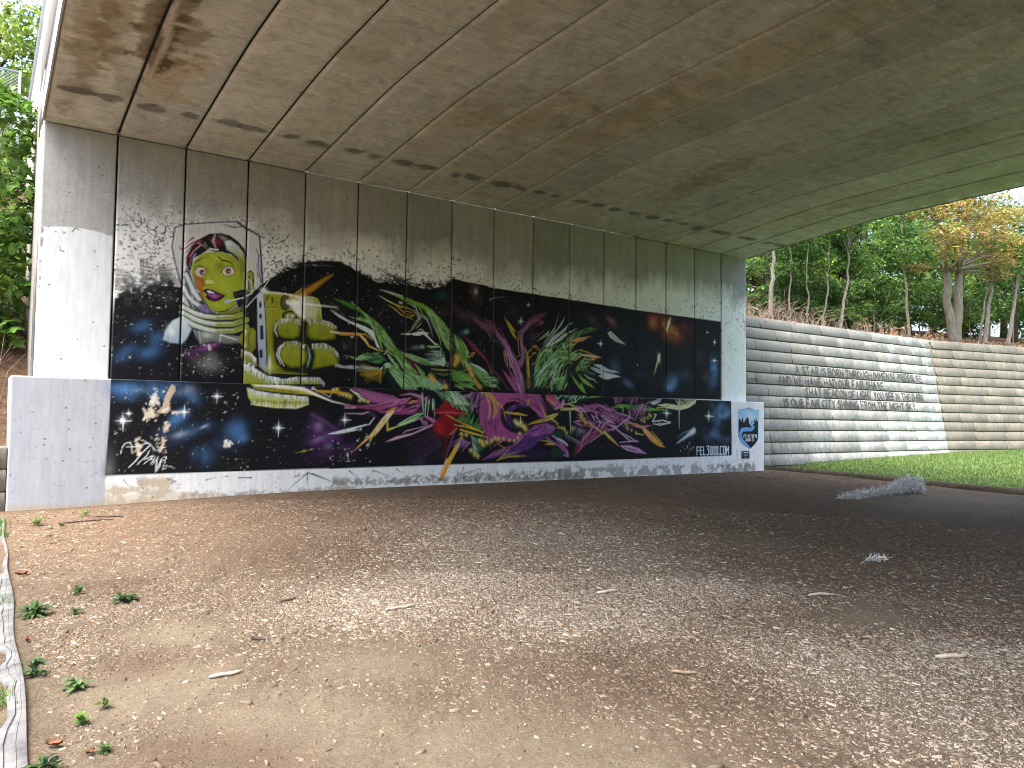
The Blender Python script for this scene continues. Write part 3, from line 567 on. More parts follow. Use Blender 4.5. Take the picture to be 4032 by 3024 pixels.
S W 232,238,234 0.85,1.3 120.4,372.4,2.6 142.1,362,2.4 163.7,355.9,2.2 185.4,354.3,1.7 218.5,357.6,1.1
H W 60,66,60>90,96,80 0.45,0.6,60,39,0.9,5.6,-80,6 120.4,373.5 142.1,363.1 163.6,357 185.3,355.4 218.4,358.8 243.5,369.5
S W 24,26,28 1,0.9 121.2,359.3,13.3 142.6,347.6,13.5 164.1,341.4,13.7 185.8,338.5,13.8 218.9,341.7,14.1 243.9,352.3,14.3
S W 150,160,110 1,2.2 121.2,359.3,9.5 142.6,347.6,9.6 164.1,341.4,9.7 185.8,338.5,9.8 218.9,341.7,10 243.9,352.3,10.1
S W 196,206,206 0.95,3 121.2,359.3,7.7 142.6,347.6,7.5 164.1,341.4,6.5 185.8,338.5,4.5
S W 142,150,46 0.9,2.7 185.8,338.5,4.9 218.9,341.7,8.2 243.9,352.3,9.2
S W 232,238,234 0.85,1.3 121.2,361.3,2.6 142.5,349.6,2.4 164,343.5,2.2 185.8,340.6,1.7 218.9,343.8,1.1
H W 60,66,60>90,96,80 0.45,0.6,60,40,0.9,5.6,-80,6 121.1,362.4 142.5,350.8 164,344.6 185.7,341.7 218.8,345 243.8,355.5
P W 212,226,230>150,170,185 0.95,3,-90 88.7,314.7 92.2,332.6 103.9,352.3 119.1,361.4 134.1,348.1 139.6,340.2 131.8,319.9 122.7,309.3 102.1,310.1
B W 235,240,240 101.4 333.3 8.5 12.8 30 0.6
S W 40,60,80 0.7,0.9 134.1,347,2.2 140.7,339.6,2 130.8,317.6,1.7
P W 150,160,165 0.5,1.3,-90 119.1,361.4 124.3,359.6 124.5,319.4 118.4,314.5
P W 150,158,160>90,92,80 0.85,3.5,-90 141.8,338.6 157.8,335.3 186,332.8 228.2,331.3 239.6,327.5 235.3,319 206.3,314.8 177.7,318.6 158.6,309.4 149.7,321.2
B W 205,212,200 168.7 329.3 11 6.6 0 0.6
S W 50,70,110 0.8,0.9 149.2,336.9,2.6 154.3,310.2,1.8
S W 205,215,220 0.8,0.7 152.5,336,1.3 156.8,311.5,0.9
S W 225,228,215 0.9,1.1 193.7,332.3,2.7 203.7,329.5,2.3 225,324.1,1.8
S W 225,228,215 0.8,0.9 193.7,331.1,1.8 193,317.3,1.1
P W 150,152,48>110,114,40 0.95,1.8,-90 226.1,326.5 239.2,342.6 250.4,349.3 264.2,351.5 265.7,312.8 256.3,300.6 240.1,308.9
S W 215,218,180 0.8,1.8 242.6,344,3.7 239.6,327.5,2.8 243.5,311.4,1.8
S W 24,26,22 0.8,1.2 252.7,348.3,2.3 248.6,332.8,1.8 251.6,307.3,1.4
S W 24,26,22 1,0.9 263.1,350.2,3.3 265.5,301.1,2.3
S W 26,28,26 0.9,2.8 243.2,379.1,13.8 262.2,380.7,14 263,352.6,14
S W 215,218,216 0.9,0.7 238,385.6,1.8 257.9,410.9,1.6 271.5,426.5,2.3 288.3,454.5,1.2
S W 22,22,26 0.8,0.9 240.5,378.8,3.7 273.9,422,2.8 282.8,439.6,1.9
S W 22,22,26 0.8,0.9 248.8,410,1.9 273.5,436.2,2.8
P W 196,204,214>140,150,172 1,0.7,-90 263.3,418.6 276.2,425.6 281.8,373 288.1,260.4 272.1,272.1 267.2,324.7
S W 24,26,34 1,0.7 276.2,425.6,1.9 281.8,373,1.9 288.1,260.4,1.9
P W 20,22,28 1,0.7,-90 272.9,399.4 272.6,395.6 271.6,392.8 270.1,392.1 268.8,393.7 267.9,397 267.8,400.9 268.5,404.4 269.8,406.1 271.2,405.7 272.4,403.2
P W 20,22,28 1,0.7,-90 274,375.9 273.7,372.5 272.6,370.2 271.2,369.6 269.9,370.9 269,373.7 268.9,377.2 269.6,380.1 270.9,381.7 272.3,381.3 273.5,379.2
P W 36,38,48 1,0.7,-90 270.6,356 277.5,358 279.2,329 272.3,327.4
S W 150,155,170 0.7,0.5 270.6,356,0.9 277.5,358,0.9 279.2,329,0.9 272.3,327.4,0.9
P W 36,38,48 1,0.7,-90 270.5,306.6 277.4,308.4 278.8,291.3 271.9,289.7
S W 150,155,170 0.7,0.5 270.5,306.6,0.9 277.4,308.4,0.9 278.8,291.3,0.9 271.9,289.7,0.9
P W 150,154,40>132,138,22 1,0.9,-90 276.1,426.5 292.6,425.9 345.7,427 383.1,427.1 393.4,422 399.3,407.7 402.1,378.3 366.9,372.9 372.2,260 290,260 285.5,337.8 280.4,396.6
B W 196,196,96 294.4 269.7 14.2 9.4 0 0.8
B W 230,232,205 292.9 283.8 4.2 26 0 0.7
B W 170,172,70 289.3 373.6 7.1 37.8 0 0.5
B W 60,64,16 299.7 338.8 9.5 42.7 0 0.75
B W 50,54,14 315.9 265.9 28.6 9.5 0 0.6
S W 205,208,130 0.8,0.9 277.4,424.3,2.4 345.7,426.5,2.2 388.3,424,2 397.5,410,1.8 400,380.6,1.5
S W 28,28,16 1,0.5 283.4,417.8,1.9 283.6,408.8,1.9
S W 28,28,16 1,0.5 283.4,417.8,1.9 288.5,419.7,1.9
S W 28,28,16 1,0.5 283.5,413.5,1.9 287.3,414.3,1.9
S W 28,28,16 1,0.5 290.5,415.4,1.9 297.2,415.3,1.9 293.1,409.7,1.9 297.8,409.7,1.9 293.3,402.6,1.9
S W 40,40,20 0.8,0.5 281.6,395.5,1.4 302.9,396.3,1.4 303.6,416.7,1.4
S W 210,210,130 0.7,0.5 286.4,393.6,0.9 305.4,394.6,1
P W 20,20,18 1,1,-90 332.9,410 332.5,404.4 330.9,399.4 328.2,395.4 325,392.8 321.3,392.1 317.8,393.1 314.6,395.8 312.3,400 311,405.1 310.8,410.6 311.9,415.9 314,420.5 317,423.8 320.5,425.6 324.1,425.5 327.5,423.6 330.3,420.1 332.2,415.4
S W 120,122,60 0.9,0.5 326.9,396.6,1.2 323.8,395.4,1.2 320.7,395.8,1.2 317.9,397.7,1.2 315.7,401,1.2 314.4,405.3,1.2 314.1,409.9,1.2 315,414.5,1.2 316.8,418.4,1.2 319.3,421.3,1.2 322.4,422.7,1.2 325.5,422.4,1.2
S W 120,122,60 0.9,0.5 325.9,399.9,1.2 323.7,399,1.2 321.4,399.3,1.2 319.3,400.7,1.2 317.7,403.1,1.2 316.7,406.3,1.2 316.5,409.7,1.2 317.1,413.1,1.2 318.5,416,1.2 320.4,418.1,1.2 322.6,419.1,1.2 324.9,418.9,1.2
S W 120,122,60 0.9,0.5 325,403.1,1.2 323.5,402.6,1.2 322,402.7,1.2 320.7,403.7,1.2 319.7,405.2,1.2 319,407.2,1.2 318.9,409.5,1.2 319.3,411.6,1.2 320.2,413.5,1.2 321.4,414.8,1.2 322.8,415.5,1.2 324.3,415.4,1.2
P W 22,24,20 1,1,-90 349.3,382.4 348.5,378.4 345.9,374.7 341.8,371.6 336.7,369.6 331.1,368.8 325.7,369.3 321,371.1 317.5,373.9 315.6,377.5 315.5,381.4 317.2,385.3 320.5,388.8 325.1,391.3 330.5,392.8 336.1,393 341.3,391.8 345.5,389.5 348.3,386.3
P W 120,126,36 1,1,-90 344.9,382 344.3,379.1 342.4,376.4 339.3,374.2 335.5,372.8 331.4,372.2 327.4,372.6 323.9,373.8 321.3,375.9 319.9,378.4 319.8,381.3 321.1,384.1 323.5,386.5 327,388.4 331,389.5 335.1,389.6 339,388.8 342.1,387.1 344.1,384.8
S W 225,226,190 1,0.5 326.8,382.9,1.4 327,376.9,1.4
S W 225,226,190 1,0.5 326.8,382.9,1.4 331.2,384,1.5
S W 225,226,190 1,0.5 326.9,380.2,1.4 330.3,380.8,1.4
S W 225,226,190 1,0.5 334.1,384.2,1.5 340,384,1.5 335.9,381,1.5 340.5,380.9,1.5 334.8,377,1.5
P W 18,19,16 0.96,5.2,-90 303.7,367.7 347,378.6 369.3,375.6 441.1,371.6 451,284.7 399.8,264.9 372.2,261.2 325.6,264 306,279.7 297.9,314.9
P W 16,17,16 1,3.8,-90 299.8,353.1 304.9,367.8 320.2,375.8 342.1,378.1 355.8,372 359.9,355.3 356.6,338.1 340.8,330.9 317.8,331.7 305.6,338
P W 74,78,14 1,1.9,-90 302.8,353.2 307.4,366.4 321.2,373.6 340.9,375.7 353.2,370.2 356.9,355.2 353.9,339.7 339.8,333.2 319,334 308.1,339.6
P W 150,154,52>130,138,10 1,5.2,-90 307,353.3 310.9,364.5 322.6,370.6 339.2,372.3 349.6,367.7 352.7,355 350.2,341.9 338.3,336.5 320.7,337.1 311.5,341.9
B W 100,106,8 330.3 348.1 16.8 9.4 0 0.5
H W 235,238,232>205,210,196>160,166,120 0.85,1,34,41,1.7,10.9,-88,10 302.6,362.8 313.1,373.3 334.8,377.5 354.5,374.3
H W 30,34,20>60,64,20 0.6,0.7,22,42,1,9.5,-88,8 302.9,352.4 313.4,362.8 335,366.9 354.7,363.7
P W 16,17,16 1,3.9,-90 364.3,376.4 391.9,380.4 420.1,377.3 434.5,371 440.1,359 436.6,337.5 405.8,331.2 372.9,333.1 363.9,343.5
P W 74,78,14 1,2,-90 368.2,374.4 393,378 418.4,375.2 431.4,369.6 436.3,358.7 433.2,339.4 405.5,333.7 375.9,335.4 367.8,344.7
P W 150,154,52>130,138,10 1,5.4,-90 373.5,371.7 394.5,374.7 416,372.3 426.9,367.5 431.1,358.4 428.5,342.1 405.1,337.3 380.1,338.7 373.2,346.6
B W 100,106,8 403.2 350.4 21.1 10.2 0 0.5
H W 235,238,232>205,210,196>160,166,120 0.85,1,34,43,1.7,11.3,-88,10 368.1,376 391.9,379.9 420.1,376.1 436,366.2
H W 30,34,20>60,64,20 0.6,0.7,22,44,1,9.9,-88,8 368.3,365.2 392.1,369.1 420.4,365.2 436.2,355.2
P W 16,17,16 1,3.8,-90 305,301.1 309.8,315.7 323.9,327.4 345.7,330 365.6,325.3 377.3,305.3 375.4,283.3 359.6,270.4 335.1,269.2 315.5,280.2
P W 74,78,14 1,1.9,-90 308.5,301 312.9,314.2 325.6,324.7 345.3,327.1 363.1,322.8 373.7,304.9 371.9,285.1 357.7,273.4 335.7,272.4 318.1,282.3
P W 150,154,52>130,138,10 1,5.3,-90 313.5,301 317.3,312.1 328,321 344.6,323 359.7,319.4 368.5,304.2 367.1,287.5 355.1,277.7 336.5,276.8 321.6,285.1
B W 100,106,8 341.2 294.8 20.1 12.1 0 0.5
H W 235,238,232>205,210,196>160,166,120 0.85,1,34,45,1.7,11,-88,10 309.9,313.3 323.9,326.2 345.8,329.6 368.2,323
H W 30,34,20>60,64,20 0.6,0.7,22,46,1,9.5,-88,8 310.2,302.8 324.2,315.6 346,318.9 368.4,312.4
P W 16,17,16 1,4,-90 378.1,326.1 408.4,329.4 429.2,322.1 441.3,306.6 447,286.9 435.4,281.4 399.6,272.2 378.3,267.6 383.7,300.8
P W 74,78,14 1,2,-90 381.3,323.5 408.6,326.4 427.4,319.8 438.2,305.9 443.3,288.2 432.9,283.2 400.7,274.9 381.5,270.7 386.4,300.7
P W 150,154,52>130,138,10 1,5.5,-90 385.9,319.7 409,322.1 424.8,316.5 434,304.8 438.3,289.9 429.5,285.7 402.3,278.7 386,275.1 390.2,300.4
B W 100,106,8 411.1 293.1 19 12.3 0 0.5
H W 235,238,232>205,210,196>160,166,120 0.85,1,34,47,1.7,11.4,-88,10 380.6,325.6 408.4,328.9 429.2,320.3 439.9,309
H W 30,34,20>60,64,20 0.6,0.7,22,48,1,9.9,-88,8 380.9,314.8 408.7,318 429.5,309.4 440.2,298.1
S W 222,226,220 0.9,1 303.8,362.9,1.2 301.3,350.8,2.4 306.9,336.9,1.2
S W 222,226,220 0.9,1 309.9,313.3,1.2 306.7,298.8,2.4 315.5,280.2,1.2
S W 222,226,220 0.9,1 358.3,367.4,1.2 360.2,343.2,1.2
S W 222,226,220 0.9,1 373.3,317.3,1.2 376.8,298,2.5 373,278.3,1.2
S W 222,226,220 0.9,1 313.3,318.3,1.2 311.5,296.7,2.4 322.8,275.8,1.2
S W 90,150,120 0.6,2 370.7,322,2.5 377.5,300.5,3.5 371.8,275.8,2
S W 60,90,90 0.6,1.5 375.7,319.9,1.5 381.2,300.7,2.5 374.4,273.5,1.5
H W 20,22,12 0.8,0.7,30,49,1.5,5.9,-95,6 372.9,333.1 436.6,337.5
H W 20,22,12 0.8,0.7,26,50,1.5,6.4,-85,6 381.9,273.9 440.5,285.4
H W 205,212,216>150,160,165 0.7,1.3,10,51,2.3,38.1,-8,4 432.6,286.2 451.1,280.9
P W 238,236,226 0.95,5.3,-90 329.5,410.4 345.8,423.4 360.3,435.8 365.9,414.4 365.5,378.9 356.9,377 341.8,390.2
P W 225,225,205 0.55,9.8,-90 360.5,431 383.3,418.5 393.9,399.8 386.8,382 364.3,378.8
P W 190,140,40 0.75,6.3,-90 333.8,416.1 345.7,429.4 410,473.4 425.4,480.2 382.8,440.7 346,414.9
P W 190,120,50 0.6,3.4,-90 344.3,388 361.8,379.8 366.9,372.9 357,372.1
S W 245,245,240 0.85,3.4 327.8,410.2,9.7 371,410,4.4 434.9,409.1,0.8
S W 245,245,240 0.7,2.4 276.1,427.5,2.4 321.3,426.9,3.4 360.7,421.2,4.9
B W 255,255,250 336.3 410.3 9.7 10.9 0 0.9
B W 225,235,240 277.2 429.9 8 6.1 0 0.8
S W 240,245,245 0.9,0.9 269,432.2,0.7 285.5,426.8,1.9
S W 235,240,240 0.8,0.9 279.4,435.6,0.7 275.7,423.4,1.9
S W 205,170,70 0.6,2.4 331.4,413.4,7.3 345.6,431.9,3.9 360.1,445.6,1.5
P W 170,172,70>120,124,60 0.9,1.8,-90 236.8,307 254,301.1 264.8,285.3 268.6,272.6 240.9,279.4 234.2,292.9
H W 235,240,240>190,195,190 0.9,0.9,22,52,2.1,11.4,-80,12 234.6,304.5 254.1,298.7 264.8,287.6
P W 170,174,90>140,146,40 1,1.8,-90 240.1,277 264.2,266.5 290.2,252.4 325.9,249.1 355,253.9 400,253.3 412.6,242 326.2,238.4 242.1,236.5
H W 238,242,244>200,208,214>150,160,170 0.9,0.9,60,53,2.1,13.8,-82,14 240.5,277 264.2,267 287.8,253.5 316.3,249.9
H W 215,220,225>150,158,170 0.9,1,50,54,2.4,10.5,-80,16 311.6,246.2 350.1,253.7 400,254.6 410.5,243.9
B W 240,242,240 251.3 276.4 3.2 3.2 0 1
B W 240,242,240 259.4 272.2 3.2 3.2 0 1
B W 240,242,240 240.9 279.4 3.2 3.2 0 1
P F 180,176,66>140,140,40 1,1.4,-90 245.9,234.9 291.5,233.3 353.1,230 382.9,215.4 339,217.8 287.2,221.6 252.9,225.5
H F 24,24,18>60,60,30 0.85,0.7,40,55,1.6,9,-62,8 248.2,231.8 338.8,224.8
P F 16,17,18 0.8,2.7,-90 236,228.4 259.7,223.5 301.2,217.8 367,211.4 366.3,191.2 339.9,183.7 292.8,184.1 251.6,189 240,204.7
P F 200,204,140>158,164,24 1,1.3,-90 238.5,226.2 259.8,220 298.9,215.4 363.3,211.3 364.4,196.4 339.8,187.9 297.3,188.5 253.8,193.2 242.2,207
H F 242,245,245>205,212,214>170,180,190 0.9,0.7,90,56,1.8,10.3,-84,10 238.9,227.3 259.8,220.7 298.9,215.9 363.3,212
H F 220,225,160>240,242,230 0.7,0.7,60,57,1.8,10.4,95,8 247,194.6 297.3,188.8 339.7,188.4 363.7,197.1
H F 22,24,10>60,66,10 0.6,0.7,70,58,1.1,10.8,-86,7 242.2,206.6 297,201.5 363.6,201.9
S F 26,28,34 0.8,1.2 315.6,205.4,3.3 313.6,189.1,1.9
S F 240,240,228 0.95,1.8 252.7,231.9,2.3 305.5,231.9,6.1 353.2,228.3,7.2 385.3,215.5,4.9 415.6,204.3,2.5 467.9,194.4,0.8
S F 205,190,90 0.8,1.9 291.6,228,1.9 343.6,225,4.8 375.4,216.4,1.5
S F 16,16,18 0.8,1.4 363.3,212.5,4.8 383.3,198.7,2.4 400.9,189.5,0.5
S F 228,222,190 1,0.6 373.9,230.7,1.5 410.4,213.3,1
S F 228,222,190 1,0.6 375,233.8,1.5 370.2,229.4,2.2 377.6,227.2,1
S F 228,222,190 1,0.6 410.4,213.8,1.5 412.7,219.9,1
S F 200,160,40 0.9,1.2 382.6,225,4.4 427.9,224,3.5 458.9,218.8,2
B W 120,150,130 428.7 406.5 29.9 9 -20 0.3
S W 66,124,34 0.9,3.3 428.2,428.5,0.9 449.9,421,7.6 470.4,414.8,10.7 486.3,408.9,7.7
S W 150,180,120 0.7,1.5 470.2,422.3,1.5 484.7,411.7,3.7
S W 30,54,26 0.9,1.2 486.3,408.9,6.2 507.5,392.8,10.9 530.5,376.6,18.9 547.5,352,26.9 569.6,326.1,28.8 602.3,298.8,35.7
S W 86,132,50 1,0.9 486.3,408.9,5.5 507.4,394.3,8.7 528.9,377.9,12.6 542.3,363.8,17.4 556,342,19.1 569.6,326.1,17.6
S W 86,132,50 1,0.9 486.7,391,6.2 504.4,386.5,9.3 522.4,375.9,11 540.7,360.7,9.5
S W 160,200,140 0.8,1.2 464.7,391.3,0.6 485.2,387.9,4 514.1,382.8,5.3 524,377.5,1.3
F W 140,184,110>168,200,160>110,160,70>60,110,40 0.95,0.5,60,59,2.5,23.1,-45,9 487.9,410.5 507.4,397.3 540.4,372.8 560.8,346.9 569.6,326.1 548,326.3 537.8,342.3 527.4,371.8 488.4,388.1
S W 30,54,26 1,0.5 517.4,383,0.9 533.9,372.3,2.5 540.8,356.1,0.8
S W 30,54,26 1,0.5 530.7,369,0.9 537.6,351.3,2.8 547.9,333.8,0.9
S W 130,190,80 0.9,1.3 529.2,364.3,3.8 534.3,351.1,6.9 537.8,340.8,3.1
S W 130,190,80 0.9,1.3 537.6,354.4,3.8 541.1,342.5,3.2
S W 130,190,80 0.9,1.3 537.8,340.8,3.8 543.1,325.9,3.2
S W 168,200,160 1,0.5 545.5,365.6,0.9 557.4,351.2,1.9 564.3,341,1.6 567.8,332.1,0.6
S W 16,18,22 0.7,1.2 429.2,387.5,4.5 455.7,372.1,5.7 485.8,362.6,5.4 514.8,354.2,4.7 531.4,335.8,4.7
P W 214,222,218 1,0.9,-90 419.7,402 438.2,393.4 463.3,381.6 485.4,377.4 504.7,371.5 521.8,363.8 527.9,347.6 539,324.9 529.9,329.7 523.1,345.8 512.3,358.6 487.2,368.6 466.5,377.4 439.9,388.4
S W 214,222,218 1,0.5 487.2,368.9,1.5 508.2,359.8,2 514.8,352.7,1.9 521.1,344.9,1.2
H W 214,222,218>150,158,160 0.6,0.6,20,60,1.5,7.4,-30,8 421.2,402.9 450.7,389.4 466.4,381.8
S W 232,226,200 0.8,1.5 420.8,355.4,3 443.8,353.5,4.5 482.8,354.9,4.6
S W 205,145,60 1,1.2 443.8,352,5.4 467.1,353.4,6.4 489.1,354.6,5.5
S W 220,190,110 1,0.6 489.2,353.1,4.6 502.2,342.8,5.6 510.5,330.7,4 528.4,323.5,2.8 544.9,320.3,1.6
S W 200,150,60 1,0.6 489.1,355.7,2.8 501.9,355.5,3.1 510,349.4,1.9 521.5,343.4,0.6
S W 120,80,30 0.8,0.5 489.3,349.4,0.8 505.6,334.1,1.1 525.2,323.3,0.6
S W 190,160,90 1,0.5 544.9,320.3,1.3 559.6,325.5,1.6 567.9,326.7,1.3 579.8,320.6,0.6
B W 245,245,235 471.1 347.4 4 1.8 0 0.95
B W 90,88,70 454.5 324.1 4.5 5.1 0 0.8
P W 140,184,110 1,0.8,-90 452.6,307.1 484,302.2 490.2,308.5 510,313.4 496.6,305.9 535.1,314.1 509.4,305.9 532.1,305.6 485.6,298.6
P W 168,200,160 1,0.6,-90 469.9,300.7 496.7,299.2 522.4,300.6 485.7,297.1
P W 60,110,70 0.9,1.9,-90 515.8,309.2 535.1,315.6 548.4,306.6 555.2,299.3 535.5,297.5 522.4,300.6
F W 140,184,110>80,140,90>40,90,60 0.95,0.5,30,61,1.9,20.2,170,8 509.2,313.3 541.6,316.8 553.6,297.7 532.4,292.1 512.9,294.1
P W 70,140,50 0.9,0.9,-90 512.8,296.3 532.2,298.1 547,295.1 530.7,291.7
P W 120,100,30 0.6,3.4,-90 489.5,267.6 510.1,276 542.4,282 545.9,270.1 541.5,248.8 523.4,257.1 504,260.8
H W 196,160,50>150,120,40>90,80,30 0.8,0.8,40,62,2.2,40.6,196,14 522.8,282.6 542.5,279 544.3,270
S W 190,150,50 0.9,0.9 542.5,277.5,3.1 539.5,263.8,2.2 541.5,248.8,0.6
H W 200,210,200>150,170,140 0.8,0.8,10,63,2.5,34.5,178,8 535.8,283.2 522.9,279.6
H W 205,212,216>150,160,170 0.8,0.7,16,64,2.1,29.8,-3,4 431.7,281.1 473.4,283.1
P W 110,160,80>140,186,130 1,1,-45 552,294.6 561.9,295.9 585.7,282.6 613.2,266.9 637.8,249.2 658.9,245.3 631,242.7 596.6,243.1 576.1,259.2 560.6,281.4
P W 24,40,30 0.85,2.5,-90 555.6,282.6 565.6,281.6 576,260.7 593.3,241.5 571.4,242.2 557.7,258.5
P W 168,200,160 1,0.8,-90 552,294.6 561.9,295.9 565.5,286.2 558.8,284.3 532.7,276.3 545.6,286.7
F W 168,200,160>150,190,130>70,110,70 0.95,0.8,36,65,2.9,38.1,-42,5 558.7,293.4 582.3,282.4 625.5,258.1 617.1,243.8 593.2,243 565.8,271
S W 40,70,60 0.9,1.3 547.2,286.8,4.7 549.2,273.3,5.7 546.1,262.5,2.2
S W 70,140,60 0.9,0.8 550.5,290,1.6 552.4,276.4,2.8 547.6,267.1,0.9
H W 170,206,160>130,170,120 0.7,1,16,66,3.2,19.1,-52,6 560.6,281.4 593.2,244.5
P W 96,142,50>120,165,80 1,0.8,-60 569.7,324.6 583.1,323.8 603.7,312.7 623.1,290.5 651.4,270 680,260.2 705.6,242.1 659.1,239.8 627.3,251.9 604.5,272.7 592.2,292.1 575,309.6
P W 22,34,18 1,1,-90 551.5,318.9 564.7,321.2 578.5,305.2 585.5,288.7 578.8,288.4 565.2,299.9
H W 190,210,160>150,190,120 0.9,0.5,18,67,2.2,12.7,-25,6 554.9,316 566.8,300 578.8,288.4
S W 180,206,170 1,0.5 548.3,314.1,1.9 556.4,321.5,2.2 564.8,316.6,1.6 575,311.1,0.6
S W 168,200,160 1,0.6 574.9,312.6,1.3 588.7,298.1,3.9 601,277.1,1.3
S W 60,100,40 1,0.6 585,316.3,1.3 598.9,297,2.6 616.5,274.7,1
F W 140,184,110>168,200,160>96,142,50>60,100,36 0.95,0.5,56,68,2.9,27.3,-48,7 578.1,320.5 603.8,309.7 624.9,286 651.4,268.5 680.1,257 659,243.7 620.3,257.9 595.7,290.7
P W 92,24,44 1,0.5,-90 588.3,320.3 603.8,311.2 622.9,299.8 661.6,292.4 638.7,294.4 625.6,296.1 633.6,283.3 646.2,268.2 632.2,270.8 620,274.1 635.6,272.5 621.4,287.4 605.6,305.1
S W 20,20,16 1,0.4 588.3,320.3,0.5 605.6,305.1,0.8 621.4,287.4,0.9 637.4,271,0.7
P W 110,156,70 1,0.7,-90 625.6,296.9 635.2,291.1 653.1,274.8 649.7,266.8 642.6,269.7
S W 150,190,120 1,0.4 625.6,296.9,1 646.2,268.2,0.8
P W 150,190,130>100,140,80 1,0.8,-90 579.7,328.2 591.6,321.3 615.6,318.1 650.7,309.1 668.6,299.1 690.2,293.9 650.9,295 621.1,302.9 600.3,314.1
F W 168,200,160>70,110,60 0.95,0.5,18,69,1.9,25.9,-18,5 598.5,318.6 650.7,309.1 679.3,296.5 633.3,300.4
P W 150,190,150 0.9,1.3,-90 669.3,259.8 680,263.3 705.6,245.3 709.3,241.4 680.4,240.5 639.5,252.4 651.5,265.3
H W 170,205,165>120,160,110 0.85,0.7,36,70,2.3,18.3,215,10 651.5,263.8 680,260.2 705.6,243.7
S W 190,210,180 0.8,2.5 535.3,459,0.9 561.9,454.1,4.8 589,447.7,7.1
S W 120,160,70 0.9,2.2 570.3,451.9,1.6 594.2,443.5,8.1 613.2,439.2,11.5
P W 26,44,20 0.9,1.6,-90 589.1,443 613.1,443.9 648.2,436.3 669.8,424.1 699.1,401.1 719.6,380.3 720.5,332.2 703.8,340.8 689,358.9 677.7,380.3 662.9,407.6 644.9,423.4 604.7,435.2
P W 112,158,54>96,140,50 1,1,-90 589.1,443 609.7,443.5 644.6,436.7 666.1,426.9 695.4,404 717.8,380.2 719,364.2 701.3,378.9 692,387.8 677.5,396.2 661,413.8 644.9,425 613.3,436.1
P W 110,156,60>130,176,90 1,0.8,-90 662.8,413.9 677.5,396.2 692.2,381.4 707.2,357 720.4,335.4 718.7,328.9 703.8,344 692.5,362.3 681.4,377.4
F W 140,184,110>168,200,160>126,170,64>70,116,40 0.95,0.5,80,71,2.4,29.3,-50,9 596,442.2 644.7,436 666.1,426.9 699.1,397.9 718.8,373.8 720.4,335.4 694.3,362.5 677.5,393 652,422.5 609.8,437.3
S W 190,212,180 0.9,0.7 664.4,425.2,0.7 677.2,408.9,2 692.2,378.2,2 707.3,347.4,0.7
S W 190,212,180 0.9,0.7 684.4,409.5,0.7 701.3,378.9,2.7 710.8,357.2,0.7
S W 190,212,180 0.9,0.7 661.1,407.5,0.7 674,386.4,2 688.9,362.1,2 694.7,343.4,0.7
S W 92,24,44 0.9,0.7 693.8,389.5,0.7 703.1,377.5,2.7 708.9,363.5,0.7
S W 196,212,186 1,0.5 604.7,435.2,1 616.8,431.7,1.5 626.5,426.4,2 631.1,414.3,2.2 637.4,402.3,2.2 629.8,390.7,2 617.9,375.7,1.4 608.6,368.8,0.7
S W 196,212,186 1,0.5 622.2,421.3,1 629.4,407.9,1.3 633,401.9,1.7 624.6,390.3,1.3 617,378.8,1
S W 196,212,186 1,0.5 636.4,410,1.7 648.8,404.8,2.2 657.8,397.7,2 665.2,382.5,1.4 671.8,360.9,0.7
S W 196,212,186 1,0.5 632.8,416,0.7 643.4,412.2,1.1 655.9,405.4,1.1 659.6,394.7,0.7
S W 196,212,186 1,0.5 626.6,377.9,0.8 635.1,384.9,1.5 642.8,395.7,0.5
P W 110,150,60 0.9,0.7,-90 629.8,392.3 637.4,402.3 636.7,396 623.1,379.2 617.1,376.4
S W 200,168,70 1,0.5 532.3,445,0.6 555.6,435.1,2.2 572.5,429.1,3.2 589.5,424.5,3 603.2,424.2,2 620.5,418,1
S W 200,168,70 1,0.5 554.2,426.5,0.6 572.7,418.3,2.2 589.9,406,2.3 605.3,402.7,1.3 625.3,396.6,0.5
S W 200,168,70 1,0.5 565.7,432.3,0.6 582.8,422.3,1.5 591.4,415.4,2.1 600.1,408.4,2.3 596.5,417.4,1.6 613.7,414.3,1.1 627.6,410.8,0.7
S W 200,168,70 1,0.5 603.5,408.7,1 622.5,407.3,1.2 608.7,403.7,1.1 617.5,399,0.7
S W 226,222,180 1,0.5 532.3,445,0.5 555.6,435.1,1.6 570.8,429.7,1
B W 235,240,235 586.8 434 5.8 2.3 -12 0.95
S W 220,228,226 0.8,1.6 589.1,362.4,0.6 609.5,364.2,4.9
P W 214,222,218 1,0.7,-90 609.5,364.2 630.2,369.6 644.1,373 661.9,369.6 654.8,366.7 678.4,347.1 689.2,344.6 678.5,343.1 656.7,359.8 646,366.1 637.3,362.3 623.4,362.1
S W 214,222,218 1,0.4 630.2,371.2,0.8 637,376.9,1.3 643.2,377.3,1.3 654.8,367.5,0.8
B W 150,158,156 629.2 334.4 21.4 5.9 8 0.7
B W 210,216,212 644.8 337 6.6 4.3 0 0.6
P W 150,190,140 1,0.7,-90 653.6,339.9 685.7,342 690.2,338.3 667.9,335.3
P W 30,44,38 0.85,2,-90 650.3,327.9 689.4,335.1 702.3,321.5 704.6,296.2 686.6,292.1 659.6,301.8 654,317.2
H W 190,212,190>140,170,140>90,120,96 0.9,0.5,34,72,2,39.1,184,7 693.1,330.5 696.9,319.6 699.1,302.2
P W 180,205,180 1,0.7,-90 657.8,304.8 679.2,302.8 693.6,302 702.3,321.5 707.2,305.9 704.7,294.6 686.5,296.8 668.6,299.1
S W 168,200,160 1,0.5 689.3,343,1.4 694.9,333.8,1.7 702.3,323.1,1
S W 20,26,20 1,0.5 701.8,351.8,0.9 696.8,324.4,2 704.3,315.3,0.7
S W 196,206,200 1,0.3 708.1,304.3,0.9 712,293.3,0.9
